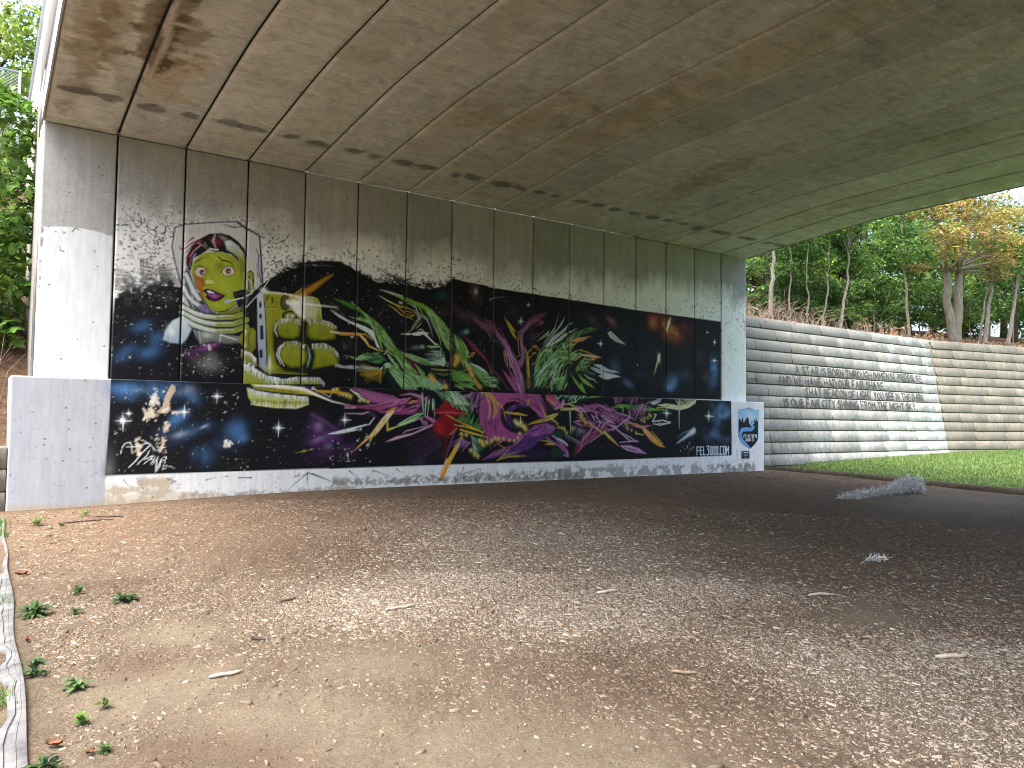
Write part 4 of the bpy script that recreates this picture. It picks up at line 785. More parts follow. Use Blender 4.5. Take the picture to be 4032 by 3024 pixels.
S W 196,206,200 1,0.3 712.7,304.6,0.9 717.5,295.2,0.9
B W 206,160,76 667.4 269.1 6.7 8 0 0.95
B W 238,205,130 665.2 270.9 2.7 2.7 0 0.7
B W 206,160,76 672.8 263.1 7.6 9.1 0 0.95
B W 238,205,130 670.4 265.1 3 3 0 0.7
B W 206,160,76 677.3 260.1 6.1 7.3 0 0.95
B W 238,205,130 675.4 261.7 2.4 2.4 0 0.7
B W 206,160,76 707.3 248.5 6.1 7.4 0 0.95
B W 238,205,130 705.3 250.2 2.5 2.5 0 0.7
B W 206,160,76 711 245.5 5.1 6.2 0 0.95
B W 238,205,130 709.4 246.8 2 2 0 0.7
B W 206,160,76 737.4 318.7 10.4 12.5 0 0.95
B W 238,205,130 734 321.4 4.2 4.2 0 0.7
B W 206,160,76 733.8 308.9 10.4 12.5 0 0.95
B W 238,205,130 730.4 311.6 4.1 4.1 0 0.7
B W 206,160,76 740.3 312.4 8.7 10.4 0 0.95
B W 238,205,130 737.4 314.7 3.5 3.5 0 0.7
S W 205,212,216 1,0.5 680.2,252.3,0.8 694.3,263.9,0.7
S W 205,212,216 1,0.5 687.4,251,0.8 703.4,262.7,0.7
S W 205,212,216 1,0.5 696.4,249.7,0.8 708.9,261.3,0.7
P W 24,30,16 0.9,1.3,-90 651,291.9 679.4,290.2 723.1,285.9 723.4,271.5 694.1,276.6 668.9,281.8
S W 150,180,110 1,0.7 668.8,286.5,1 695.8,285.4,2.4 723.1,285.9,1.4
S W 90,120,60 1,0.8 679.7,277.5,1.3 701.4,273.7,4.1 723.3,277.9,2.8
S W 92,24,44 0.9,0.7 668.8,284.9,1 704.9,280.3,2.4 723.4,273.1,1.4
P W 26,46,20 0.85,1.7,-90 721.1,380.4 738,368.8 755.1,355.4 770.6,332 773.2,293.1 784.8,280.6 811.5,298.2 841.3,278.1 841.8,245.8 730.9,244.5 724.5,294
P W 96,140,50 1,1,-90 728.6,374.6 745.6,359.6 757,350.7 768.6,335.1 767.1,315.5 765.6,292.7 752.3,300.2 746.2,324.1 730.9,348.9
F W 140,184,110>168,200,160>96,142,50>60,100,36 0.95,0.5,46,73,2.4,25.9,-66,10 726.7,376 760.8,350.9 769.7,330.3 767.5,292.8 750.3,303.3 729,352
S W 180,205,165 1,0.5 745.5,364.5,0.7 757,350.7,1.6 766.7,335,1.6 771.6,330.4,0.7
S W 180,205,165 1,0.5 728.7,369.7,0.7 738.3,349.4,2.1 746.1,333.8,0.7
S W 180,205,165 1,0.5 749.3,359.9,0.7 764.7,343,0.7
S W 190,160,60 1,0.5 768.9,320.5,1.4 787.8,332.2,1.8 772.5,328.9,0.7
S W 190,160,60 1,0.5 769.9,318.9,1.4 782.2,322.9,1.8 787.8,331.4,0.7
B W 206,160,66 737 318.7 7.2 8 0 0.95
B W 235,205,120 734.4 320.8 3.2 2.8 0 0.7
B W 206,160,66 740.8 312.5 7.8 8.7 0 0.95
B W 235,205,120 738 314.7 3.5 3 0 0.7
B W 206,160,66 736.3 305.8 6.9 7.6 0 0.95
B W 235,205,120 733.8 307.8 3 2.7 0 0.7
B W 206,160,66 732.7 299.2 5.3 5.9 0 0.95
B W 235,205,120 730.8 300.7 2.4 2.1 0 0.7
B W 206,160,66 773.1 298 5.7 6.3 0 0.95
B W 235,205,120 771 299.6 2.5 2.2 0 0.7
B W 206,160,66 777 290 7 7.8 0 0.95
B W 235,205,120 774.5 292 3.1 2.7 0 0.7
B W 206,160,66 779.1 280.3 7.3 8.1 0 0.95
B W 235,205,120 776.4 282.5 3.2 2.8 0 0.7
B W 206,160,66 783 275.6 6.4 7.1 0 0.95
B W 235,205,120 780.7 277.5 2.8 2.5 0 0.7
B W 206,160,66 788.9 266.1 4.8 5.3 0 0.95
B W 235,205,120 787.1 267.5 2.1 1.9 0 0.7
B W 206,160,66 792.8 259.7 5.4 6 0 0.95
B W 235,205,120 790.8 261.3 2.4 2.1 0 0.7
B W 206,160,66 798.7 253.4 5.8 6.4 0 0.95
B W 235,205,120 796.6 255 2.6 2.2 0 0.7
B W 206,160,66 804.6 248.6 5.8 6.4 0 0.95
B W 235,205,120 802.5 250.3 2.6 2.2 0 0.7
P W 92,24,44 1,0.9,-90 748.5,303.2 756.1,297.1 773.4,276.8 775.4,273.7 762,282.8
P W 92,24,44 0.9,0.9,-90 724.8,274.7 752.7,274.3 773.5,272 758.4,268.9 728.6,271.7
P W 92,24,44 0.9,0.9,-90 800.4,266.5 817.8,271.3 831.5,272.7 812,267
P W 96,146,60 1,1,-90 724.6,287.5 746.9,285.4 773.4,276.8 781.2,269 789.1,254.6 773.9,247.6 732.7,246.2 747.4,256.4 726.9,262
F W 120,170,70>140,184,110>50,90,36 0.95,0.7,36,74,2.8,25.9,-15,18 726.5,286 773.4,276.8 789.1,251.4 732.7,246.2
P W 30,50,24 0.9,1,-90 747.4,259.6 766.1,263.5 781.4,257.6 766.2,255.4
P W 110,155,80>90,140,60 1,1.1,-90 772.9,307.7 792.2,298.9 811.7,286.7 835.4,272.9 840.7,249.9 820.1,252.5 804.3,265 788.6,280.7 778.9,293.4
F W 140,184,110>168,200,160>110,160,60>50,90,36 0.95,0.5,50,75,2.1,26.5,-22,14 780.6,301.6 811.7,288.3 839.4,273 839.7,249.8 812.2,258.8 790.5,280.8
P W 200,212,212 1,0.9,-90 772.9,307.7 799.9,299.3 815.5,291.8 831.4,277.7 819.6,283.8 788.3,298.7
S W 18,18,22 0.9,0.9 799.5,322.2,0.7 811.4,306.4,3.6 825.3,290.6,2.2 837.3,279.6,0.7
S W 205,208,205 1,0.5 827.1,300.6,0.5 839.3,279.7,1.1
S W 118,38,62 0.95,1.8 756.7,370.1,1.1 772.1,356.6,7.1 791.5,338.2,10.7 811.1,326.2,6.5 829,305.7,4.3 845.1,288.2,4.7 867.3,269.2,4.4 887.9,244.8,3.3
S W 160,60,90 0.6,1.1 787.6,344.5,1.8 811.1,324.5,2.2 829,304,1.1
S W 128,78,108 0.75,7.1 786.4,411.7,7.1 809.9,400.4,12.6 837.5,392.6,20
S W 128,78,108 0.75,7.2 815.5,414.1,3.6 833.3,407.3,9.1 843.3,401.4,7.3
S W 170,110,140 1,0.4 804.1,396.6,0.7 821.8,386.4,1 831.8,378.9,1 839.6,386.9,0.7
S W 170,110,140 1,0.5 823.8,383.3,0.7 827.9,376.9,1.1 833.8,378.2,0.7
S W 170,110,140 1,0.5 849.4,391.9,0.7 859.4,397.6,0.9 865.5,389.7,1.1 869.7,379.9,0.9 877.9,375.5,0.7
P W 40,22,44 0.9,1.5,-90 843.4,393.1 855.5,389 879.9,372.3 890.3,359.5 922,307 926.4,283.4 939.5,246.4 900.1,245.2 883,301.7 870.1,351.4 845.7,376.5
P W 132,88,122>150,90,136 1,0.9,-70 846.4,392.5 854.5,388.9 865.7,376.3 878.9,370.5 888.3,355.9 898.9,331.2 919.9,306.9 926.6,273.2 938.4,246.4 922.8,245.9 907.9,279.2 895.1,309.1 880.5,336.9 868,358 847.7,378.3
P W 150,80,128>168,96,146 0.95,1.8,-90 866.9,295.9 885.3,281.6 908.1,262.3 927,244.3 906.3,243.7 885.5,268.2
P W 150,84,128 0.9,1.5,-90 885.1,300.1 903.7,280.7 926.9,252.8 929,246.1 902,262.1 897.7,273.7
F W 186,128,172>140,84,126>92,50,92>196,150,186 0.95,0.5,70,76,2.6,34.8,-64,6 849.5,390.2 880,368.9 892.5,346.1 922,303.6 933.1,253 914.4,252.4 884.7,322 870.1,354.8
F W 186,128,172>140,70,120 0.95,0.7,26,77,3,25.9,-58,6 879.3,281.4 920.5,259.4 927,244.3 906.3,243.7
S W 200,160,190 1,0.6 886.3,354.1,0.7 898.9,329.5,1.7 911.5,313.3,0.6
S W 30,16,34 1,0.6 888.7,354.3,0.6 901.4,329.7,1.5 914,313.4,0.6
S W 200,160,190 1,0.6 880.5,335.2,0.7 895.1,309.1,1.7 909.9,282.7,0.6
S W 30,16,34 1,0.6 882.9,335.4,0.6 897.6,309.2,1.5 912.4,282.8,0.6
S W 200,160,190 1,0.6 898.8,341.4,0.7 909.3,321.7,1.7 917.9,303.4,0.6
S W 30,16,34 1,0.6 901.2,341.5,0.6 911.8,321.8,1.5 920.3,303.5,0.6
S W 96,54,84 0.9,2.6 924.1,305.4,11.3 932.1,329.7,12.5 927.5,355.1,11.4 925.1,378.8,11.4 927,390.9,11.4 947.7,414.9,17.3 973.1,432.6,17.5 1003.2,447.4,3.9
S W 150,104,140 0.85,1.9 927.9,327.8,5.7 926.5,355,4.9 923,378.7,5.7 929.1,392.8,5.7 949.8,416.8,7.7 968.9,427,3.9
S W 120,60,90 0.7,4.6 949.8,418.5,7.7 973.1,427.3,11.6 994.8,422.2,5.9 969,413.1,1.9
F W 186,128,172>90,50,80 0.95,0.6,18,78,1.7,28.4,85,4 918.7,390.3 931.2,389.5 934.4,314.5 919.9,308.6
P W 150,96,140 1,0.8,-90 913.5,316.8 932.1,329.7 934.3,316.2 922,303.6
S W 92,24,44 1,0.5 919.8,313.7,0.8 930.1,322.8,0.8
S W 92,24,44 1,0.5 921.9,310.4,0.8 931.2,318.6,0.8
S W 200,205,200 0.7,0.6 992.6,423.7,1.2 981.9,412.4,0.6
S W 120,70,100 0.9,1 946.3,363.1,0.8 973.7,384,3.1 1010.2,411.2,0.8
S W 120,70,100 0.8,1 946.1,375.2,0.8 977.9,394.7,2.3
S W 90,50,76 0.7,1 945.8,400.9,1.5 946.1,378.6,0.4
P W 196,176,60 1,0.9,-90 872.7,424.8 893.7,407.1 909.4,389.6 898,395.6 914.8,369.6 898.2,382
S W 30,30,16 1,0.5 875.2,420.8,0.4 893.8,398.6,1.3 912.8,371.1,0.6
S W 176,146,60 1,0.6 914.8,369.6,1.9 917.3,344.2,1.7 921.6,332.5,1.7 911.3,328.5,0.8
S W 180,130,60 0.9,0.8 916.6,391.9,3.4 916.9,371.4,2.3
S W 182,158,62 1,0.6 872.3,339.8,2.6 875.7,318.1,1.9 883,303.4,1.1
S W 182,158,62 1,0.7 884.7,322,1.7 884.1,298.4,0.9
S W 182,158,62 1,0.7 933.8,353.8,1.9 944.5,339,4.2 946.8,325.4,5 949.5,284.4,5.7
S W 182,158,62 1,0.7 936.1,340.2,1.5 941.5,326.8,2.3 945.2,287.6,2.3
S W 182,158,62 1,0.7 946.6,340.8,1.5 957,351.8,2.3 969.7,361.2,2.7 987.1,348.5,1
S W 182,158,62 1,0.7 948.9,325.5,1.5 959.4,336.4,2.7 967.8,343,2.7 974.3,339,1
S W 182,158,62 1,0.7 948.7,346.1,1 961.2,355.5,1.3 967.6,355.9,1.4 980.6,348.1,1
S W 120,104,50 0.45,3.6 830,365.4,1.8 849.9,365.1,3.7 862,357.6,3.7 866.1,351.1,1.1
B W 170,150,60 949.5 281 6.5 7.6 0 0.8
B W 170,150,60 949.7 267.3 6.5 7.6 0 0.8
B W 170,150,60 949.9 257 6.5 7.6 0 0.8
B W 60,70,40 945.6 260.3 15.3 15.3 0 0.5
P W 22,38,24 0.95,5,-90 960.8,242.5 959.9,312.9 974.5,341.3 1002.4,356.9 1037.5,366.2 1068.7,382.4 1096,391.5 1089.5,351.7 1101.1,341.6 1119.7,331.8 1145.5,326 1148.1,308 1129.4,294.5 1101.7,284.3 1074.4,279.6 1070.2,245.8
F W 96,142,60>130,176,100>168,200,160>60,100,46>84,130,56 0.95,0.6,220,79,3.3,38.4,50,10 962.7,258 964.2,309.6 978.8,338.1 1002.4,353.4 1046.4,363.2 1073.3,379.2 1091.4,393 1087.1,365.8 1073.7,336.5 1060.6,303.8 1034.1,278 1003.7,245.5
F W 110,156,70>150,190,130>60,100,46 0.95,0.6,60,80,3.2,29.6,12,10 1020,347.5 1073.6,352.5 1091.9,344.6 1073.9,322.3 1038,320.4
F W 150,195,150>168,200,160>80,130,70 0.95,0.6,60,81,2.9,34.6,52,6 964.6,278.7 1002.9,311.6 1037.9,330.9 1047,317.3 1016.4,280.8 986.4,251.9 965.1,244.3
F W 120,170,90>168,200,160>50,90,40 0.95,0.6,50,82,2.6,30.6,38,16 1092.3,301.8 1119.7,330 1145.6,322.4 1136.4,302 1106.2,297
F W 120,160,90>170,200,160>60,90,50 0.95,0.8,50,83,2.7,29.3,66,10 1003.7,245.5 1034.1,276.3 1069.8,286.5 1070.2,247.6 1012.5,244
S W 190,214,186 1,0.6 962,311.3,1 974.7,320.5,1.4 993.8,345.9,1.8 1011.1,353.9,1.8 1024.4,351.3,1.5 1020,344,1
S W 190,214,186 1,0.6 968.9,273.7,1 983.7,291.6,1.7 1011.6,315.5,2.8 1033.5,327.2,3 1042.3,331.2,1.2
S W 190,214,186 1,0.6 1002.9,311.6,0.8 998.4,323.5,1.4 1000.5,330.6,0.8
S W 190,214,186 1,0.6 981.5,293.2,1 998.7,304.4,1.4 1001.8,316.8,1
S W 190,214,186 1,0.6 1042.5,318.9,1 1038.1,313.3,1.8 1033.8,302.6,1
S W 190,214,186 1,0.6 1057.5,371.9,2 1062.1,366,5.2 1066.7,355.6,1.6
S W 190,214,186 1,0.6 1020.6,295,1.6 1029.4,298.9,3.2 1031.7,290.2,2.8 1025.2,277.7,1
S W 190,214,186 1,0.6 1002.5,348.2,0.8 1024.4,351.3,1.6
S W 190,214,186 1,0.6 964.6,282.1,1 977.1,299.9,1.7
P W 92,24,44 1,0.8,-90 1019.9,354.5 1046.4,362.3 1028.8,348
P W 92,24,44 1,0.8,-90 1011.9,294.6 1022.6,310.8 1016.1,303.5
P W 92,24,44 1,0.8,-90 1058.3,305.5 1069.5,309.6 1056.1,298.3
P W 92,24,44 1,0.8,-90 1101.4,309.4 1115.2,320.8 1108.3,311.5
P W 92,24,44 1,0.8,-90 1115.4,304.6 1141,313.1 1122.3,305
P W 92,24,44 1,0.8,-90 999.3,254.1 1012.1,271.9 1025.2,279.4 1012.3,258
P W 92,24,44 1,0.8,-90 1066.6,369.8 1075.6,375.8
S W 150,165,150 0.8,0.5 1011.9,289.3,1.2 1020.7,291.5,1.8
S W 150,165,150 0.8,0.5 1012,285.9,1.2 1020.7,288,1.8
S W 150,165,150 0.8,0.5 1012,282.4,1.2 1020.8,284.5,1.8
P W 150,195,120>130,180,80 1,1,-90 1069.8,287.4 1065.4,275.7 1052.2,250.5 1041.1,246.7 1056.3,278.9 1032,269.2 1042.9,280.1
S W 40,70,36 1,0.6 1067.5,286.4,0.6 1047.7,250.4,1.6
P W 120,170,60 1,1,-90 1085.6,294.3 1106.4,275.6 1120.4,263.5 1122.6,272.6 1132.1,254.9 1139.3,241.6 1120.5,250.9 1101.9,270
P W 130,176,74 1,1,-90 1110.8,297.2 1124.8,285.3 1148.4,273.6 1171.1,257.1 1148.5,264.5 1132,270.2 1120.2,279.7
S W 30,50,20 1,0.8 1097.1,287.7,0.8 1115.7,270.5,1.6
S W 190,210,180 1,0.8 1131.8,294.6,1.2 1148.3,284.4,3.8 1164.9,281.5,2.5 1179.4,272,0.8
B W 70,110,60 1160 301.3 18.9 10.5 -20 0.7
S W 150,180,140 0.7,1.7 1143.4,300.5,2.5 1172,294.5,0.8
P W 70,120,60 0.95,3.3,-90 1086.9,387.3 1100.5,402.6 1123.6,413.4 1147,419.7 1178,421.2 1156.6,410.4 1123.7,400.7 1100.6,390
F W 110,160,90>40,80,40 0.95,1,20,84,3.3,22.4,22,10 1089.1,389.2 1100.5,402.6 1147,418.8 1123.7,400.7
P W 200,132,70 1,1.2,-90 1091.5,384 1112.2,390.8 1159.1,398.7 1130.8,388.5 1119.2,382.3 1096.1,378.9
S W 230,200,160 0.7,1.2 1096.1,384.3,2.9 1128.5,391.1,2.1 1142.5,394.8,0.6
S W 196,170,60 1,0.6 1077.7,390.2,2 1093.8,380.6,2.3 1103,379.4,2.5 1128.5,384.8,2.1 1142.6,391.2,0.8
S W 196,170,60 1,0.8 1084.8,369.2,1.6 1100.8,373.9,2.9 1109.9,380.8,1.2
P W 120,120,50 0.8,1.2,-90 1068.7,386 1077.7,392 1084.6,383.5 1073.4,370.3
P W 205,150,90 1,1,-90 1094.4,326.9 1108,340.2 1121.9,348.2 1154.8,347.4 1193.2,343.2 1171.6,338.3 1166.8,332.6 1136.1,334.5 1159.6,337.6 1147.8,342.4 1124.3,342.9 1110.4,334.9
S W 230,220,200 0.8,1 1121.9,346.4,2.9 1154.8,345.6,2.5 1188.4,342.9,0.6
S W 196,170,60 1,0.7 1119.5,357.1,2.1 1138.2,355.5,2.9 1159.5,348.6,2.1 1193.2,342.3,0.6
P W 140,190,130 1,0.8,-90 1087.4,333.7 1101.1,347 1124.2,352.8 1105.7,341.9 1094.3,328.7
S W 170,200,150 1,0.8 1087.3,344.4,2 1101,354.1,2 1126.4,362,0.6
P W 205,214,214>170,184,180 1,0.8,45 991.4,364.9 1030.3,411.5 1046.5,451.8 1030.3,406.2 1010.8,385.4
P W 205,214,214>170,184,180 1,0.8,45 993.6,361.6 1019.5,389.6 1041.4,412.4 1066.9,444.7 1052.5,418.6 1032.7,397.6
P W 205,214,214>170,184,180 1,0.8,45 998,358.4 1023.9,386.4 1054.9,406.3 1075.1,422.1 1068.4,407.3 1037.3,383.8 1011,364.4
P W 205,214,214>170,184,180 1,0.8,45 1002.3,358.6 1032.9,376.4 1068.5,402 1075.3,397.2 1053,379.6 1019.8,365
P W 205,214,214>170,184,180 1,0.8,45 1072.8,422 1094.4,431.2 1077.4,420.5
P W 205,214,214>170,184,180 1,0.8,45 1075.3,402.5 1108.4,416.7 1082.1,401.2
S W 60,76,70 0.8,0.6 1010.8,378.4,0.6 1032.6,401.1,1.6 1050.3,420.2,0.6
S W 60,76,70 0.8,0.6 1015.3,371.7,0.6 1046,396.8,1.6 1068.4,410.9,0.6
P W 140,170,120 1,1,-90 971.9,370.6 993.3,387.7 1014.9,405 1010.7,390.7 989.1,378.7
S W 90,120,80 1,0.5 974.1,371.6,0.6 1010.6,395.9,1.2
P W 196,206,212 1,0.8,-90 1145.6,317.8 1169.4,314.4 1195.9,308.4 1235.1,302.8 1260,305.8 1220.3,311.4 1191,322.8 1163.4,322.4 1191,311.8 1171.8,312.7
P W 200,210,216 1,0.8,-90 1152.8,312.7 1171.9,303.6 1198.5,295.6 1181.6,293.1 1201,284.7 1218.1,283.9 1235.3,288.9 1265.2,292.9 1235.2,299.1 1200.8,305.9 1169.4,312.6
S W 30,36,44 1,0.6 1157.5,312.1,0.6 1196,302.9,1.5 1235.2,299.1,0.6
B W 150,165,175 923.7 419.4 6.3 6.3 0 0.6
S W 235,240,240 0.9,0.3 923.7,419.4,1.8 923.9,407.1,0.2
S W 235,240,240 0.9,0.3 923.7,419.4,1.8 923.5,431.7,0.2
S W 235,240,240 0.9,0.3 923.7,419.4,1.8 936.3,420,0.2
S W 235,240,240 0.9,0.3 923.7,419.4,1.8 911.3,418.9,0.2
S W 235,240,240 0.9,0.3 923.7,419.4,1.8 927.5,416.7,0.2
S W 235,240,240 0.9,0.3 923.7,419.4,1.8 920,416,0.2
S W 235,240,240 0.9,0.3 923.7,419.4,1.8 927.4,422.8,0.2
S W 235,240,240 0.9,0.3 923.7,419.4,1.8 919.9,422.2,0.2
B W 255,255,255 923.7 419.4 2.3 2.3 0 1
B W 150,165,175 946.2 462.7 3.2 3.2 0 0.6
S W 235,240,240 0.9,0.3 946.2,462.7,0.9 946.3,456.5,0.2
S W 235,240,240 0.9,0.3 946.2,462.7,0.9 946.2,468.9,0.2
S W 235,240,240 0.9,0.3 946.2,462.7,0.9 952.6,463,0.2
S W 235,240,240 0.9,0.3 946.2,462.7,0.9 939.9,462.3,0.2
S W 235,240,240 0.9,0.3 946.2,462.7,0.9 948.2,461.3,0.2
S W 235,240,240 0.9,0.3 946.2,462.7,0.9 944.4,461,0.2
S W 235,240,240 0.9,0.3 946.2,462.7,0.9 948.1,464.4,0.2
S W 235,240,240 0.9,0.3 946.2,462.7,0.9 944.3,464.1,0.2
B W 255,255,255 946.2 462.7 1.2 1.2 0 1
B W 150,165,175 1189.3 379.7 7 7 0 0.6
S W 235,240,240 0.9,0.3 1189.3,379.7,2 1189.4,366.5,0.2
S W 235,240,240 0.9,0.3 1189.3,379.7,2 1189.1,393,0.2
S W 235,240,240 0.9,0.3 1189.3,379.7,2 1203.8,380.1,0.2
S W 235,240,240 0.9,0.3 1189.3,379.7,2 1174.8,379.3,0.2
S W 235,240,240 0.9,0.3 1189.3,379.7,2 1193.6,376.7,0.2
S W 235,240,240 0.9,0.3 1189.3,379.7,2 1184.9,376.1,0.2
S W 235,240,240 0.9,0.3 1189.3,379.7,2 1193.6,383.3,0.2
S W 235,240,240 0.9,0.3 1189.3,379.7,2 1184.9,382.7,0.2
B W 255,255,255 1189.3 379.7 2.6 2.6 0 1
S W 150,155,155 0.8,0.8 911.4,411.6,0.6 923.7,418.6,1.9 933.1,419.4,0.6
B W 150,165,175 1616.6 443 4.1 4.1 0 0.6
S W 235,240,240 0.9,0.7 1616.6,443,1.2 1616.6,435.8,0.5
S W 235,240,240 0.9,0.7 1616.6,443,1.2 1616.6,450.2,0.5
S W 235,240,240 0.9,0.7 1616.6,443,1.2 1625.4,443.4,0.5
S W 235,240,240 0.9,0.7 1616.6,443,1.2 1607.8,442.7,0.5
S W 235,240,240 0.9,0.7 1616.6,443,1.2 1619.2,441.4,0.5
S W 235,240,240 0.9,0.7 1616.6,443,1.2 1614,441,0.5
S W 235,240,240 0.9,0.7 1616.6,443,1.2 1619.2,445,0.5
S W 235,240,240 0.9,0.7 1616.6,443,1.2 1614,444.6,0.5
B W 255,255,255 1616.6 443 1.5 1.5 0 1
B W 150,165,175 1649.7 415.4 5.1 5.1 0 0.6
S W 235,240,240 0.9,0.7 1649.7,415.4,1.5 1649.7,406.3,0.5
S W 235,240,240 0.9,0.7 1649.7,415.4,1.5 1649.7,424.4,0.5
S W 235,240,240 0.9,0.7 1649.7,415.4,1.5 1660.9,415.7,0.5
S W 235,240,240 0.9,0.7 1649.7,415.4,1.5 1638.6,415,0.5
S W 235,240,240 0.9,0.7 1649.7,415.4,1.5 1653.1,413.3,0.5
S W 235,240,240 0.9,0.7 1649.7,415.4,1.5 1646.4,412.9,0.5
S W 235,240,240 0.9,0.7 1649.7,415.4,1.5 1653.1,417.9,0.5
S W 235,240,240 0.9,0.7 1649.7,415.4,1.5 1646.4,417.4,0.5
B W 255,255,255 1649.7 415.4 1.9 1.9 0 1
B W 150,165,175 1648.6 358.2 7.7 7.7 0 0.6
S W 235,240,240 0.9,0.7 1648.6,358.2,2.2 1648.6,344.6,0.5
S W 235,240,240 0.9,0.7 1648.6,358.2,2.2 1648.6,371.7,0.5
S W 235,240,240 0.9,0.7 1648.6,358.2,2.2 1665.3,358.5,0.5
S W 235,240,240 0.9,0.7 1648.6,358.2,2.2 1632,357.8,0.5
S W 235,240,240 0.9,0.7 1648.6,358.2,2.2 1653.6,355,0.5
S W 235,240,240 0.9,0.7 1648.6,358.2,2.2 1643.6,354.5,0.5
S W 235,240,240 0.9,0.7 1648.6,358.2,2.2 1653.6,361.8,0.5
S W 235,240,240 0.9,0.7 1648.6,358.2,2.2 1643.6,361.3,0.5
B W 255,255,255 1648.6 358.2 2.8 2.8 0 1
B W 150,165,175 1326.9 329.5 2.7 2.7 0 0.6
S W 235,240,240 0.9,0.6 1326.9,329.5,0.8 1326.9,324.5,0.4
S W 235,240,240 0.9,0.6 1326.9,329.5,0.8 1326.9,334.5,0.4
S W 235,240,240 0.9,0.6 1326.9,329.5,0.8 1332.6,329.6,0.4
S W 235,240,240 0.9,0.6 1326.9,329.5,0.8 1321.2,329.4,0.4
S W 235,240,240 0.9,0.6 1326.9,329.5,0.8 1328.6,328.4,0.4
S W 235,240,240 0.9,0.6 1326.9,329.5,0.8 1325.2,328.2,0.4
S W 235,240,240 0.9,0.6 1326.9,329.5,0.8 1328.6,330.8,0.4
S W 235,240,240 0.9,0.6 1326.9,329.5,0.8 1325.2,330.7,0.4
B W 255,255,255 1326.9 329.5 1 1 0 1
B W 150,165,175 946.2 463.5 4.2 4.2 0 0.6
S W 235,240,240 0.9,0.5 946.2,463.5,1.2 946.3,455.2,0.3
S W 235,240,240 0.9,0.5 946.2,463.5,1.2 946,471.8,0.3
S W 235,240,240 0.9,0.5 946.2,463.5,1.2 954.6,463.9,0.4
S W 235,240,240 0.9,0.5 946.2,463.5,1.2 937.7,463,0.3
S W 235,240,240 0.9,0.5 946.2,463.5,1.2 948.7,461.7,0.3
S W 235,240,240 0.9,0.5 946.2,463.5,1.2 943.6,461.2,0.3
S W 235,240,240 0.9,0.5 946.2,463.5,1.2 948.7,465.8,0.3
S W 235,240,240 0.9,0.5 946.2,463.5,1.2 943.6,465.3,0.3
B W 255,255,255 946.2 463.5 1.5 1.5 0 1
B F 96,110,170 370.6 236.1 22.7 4 0 0.5
P F 56,30,66 0.6,5.2,-90 441.6,236 482.5,237.4 528.2,204.9 488.8,204
S F 176,106,156 0.95,1.3 457.8,236.1,2.1 482.9,220.6,5.4 511.2,204.5,2.7
S F 34,18,40 0.8,1.1 461.6,235.2,1.1 486.8,220.7,2.4 508.3,207,0.8
S F 150,80,130 0.95,1.3 465.5,234.8,2.1 490.7,219.6,5.4 518,204.4,2.7
S F 34,18,40 0.8,1.1 469.3,233.9,1.1 494.6,219.7,2.4 516.2,207.2,0.8
S F 176,106,156 0.95,1.3 473.2,233.5,2.1 498.5,218.5,5.4 524.8,204.3,2.7
S F 34,18,40 0.8,1.1 477.1,232.6,1.1 502.4,218.6,2.4 524.2,207.4,0.8
S F 150,80,130 0.95,1.3 481,232.2,2.1 506.4,217.4,5.4 531.7,204.2,2.7
S F 34,18,40 0.8,1.1 484.9,231.3,1.1 510.3,217.5,2.4 532.2,207.6,0.8
S F 176,106,156 0.95,1.3 488.8,230.9,2.1 514.3,216.3,5.4 538.5,204,2.8
S F 34,18,40 0.8,1.1 492.7,230,1.1 518.3,216.4,2.5 540.2,207.8,0.8
S F 150,80,130 0.95,1.3 496.6,229.6,2.2 522.3,215.2,5.5 545.5,203.9,2.8
S F 34,18,40 0.8,1.1 500.5,228.7,1.1 526.3,215.3,2.5 548.3,208,0.8
S F 176,106,156 0.95,1.4 504.5,228.3,2.2 530.3,214.1,5.5 552.4,203.8,2.8
S F 34,18,40 0.8,1.1 508.4,227.4,1.1 534.3,214.2,2.5 556.4,208.2,0.8
S F 150,80,130 0.95,1.4 512.4,227,2.2 538.4,213,5.5 559.4,203.7,2.8
S F 34,18,40 0.8,1.1 516.4,226,1.1 542.4,213.1,2.5 564.6,208.3,0.8
S F 176,106,156 0.95,1.4 520.4,225.6,2.2 546.5,211.9,5.5 566.4,203.6,2.8
S F 34,18,40 0.8,1.1 524.4,224.7,1.1 550.5,212,2.5 572.8,208.5,0.8
S F 150,80,130 0.95,1.4 528.4,224.3,2.2 554.6,210.8,5.6 573.5,203.5,2.8
S F 34,18,40 0.8,1.1 532.4,223.4,1.1 558.7,210.9,2.5 581,208.7,0.8
S F 176,106,156 0.95,1.4 536.4,223,2.2 562.8,209.6,5.6 580.5,203.4,2.8
S F 34,18,40 0.8,1.1 540.5,222,1.1 566.9,209.7,2.5 589.3,208.9,0.8
S F 150,80,130 0.95,1.4 544.5,221.6,2.2 571,208.5,5.6 587.7,203.3,2.8
S F 34,18,40 0.8,1.1 548.6,220.7,1.1 575.1,208.6,2.5 597.7,209.1,0.9
S F 176,106,156 0.95,1.4 552.6,220.2,2.2 579.3,207.4,5.6 594.8,203.2,2.8
S F 34,18,40 0.8,1.1 556.7,219.3,1.1 583.4,207.5,2.5 606.1,209.3,0.9
S F 70,40,90 0.8,2.1 455.1,236.5,4.2 480.2,216.7,8 505.6,204.3,2.7
P F 186,120,160>150,66,118 1,1.3,-90 442.4,199.1 477.9,196.5 516.9,200.7 551.1,210.7 601.1,217.3 592.3,209 557.2,196.3 528.6,188.6 505.9,190 480.8,191.4 442.6,192.7
S F 96,30,76 0.8,1.3 467,194.5,1.1 505.8,193.9,3.2 545.5,202.1,3.3 598.2,214,0.9
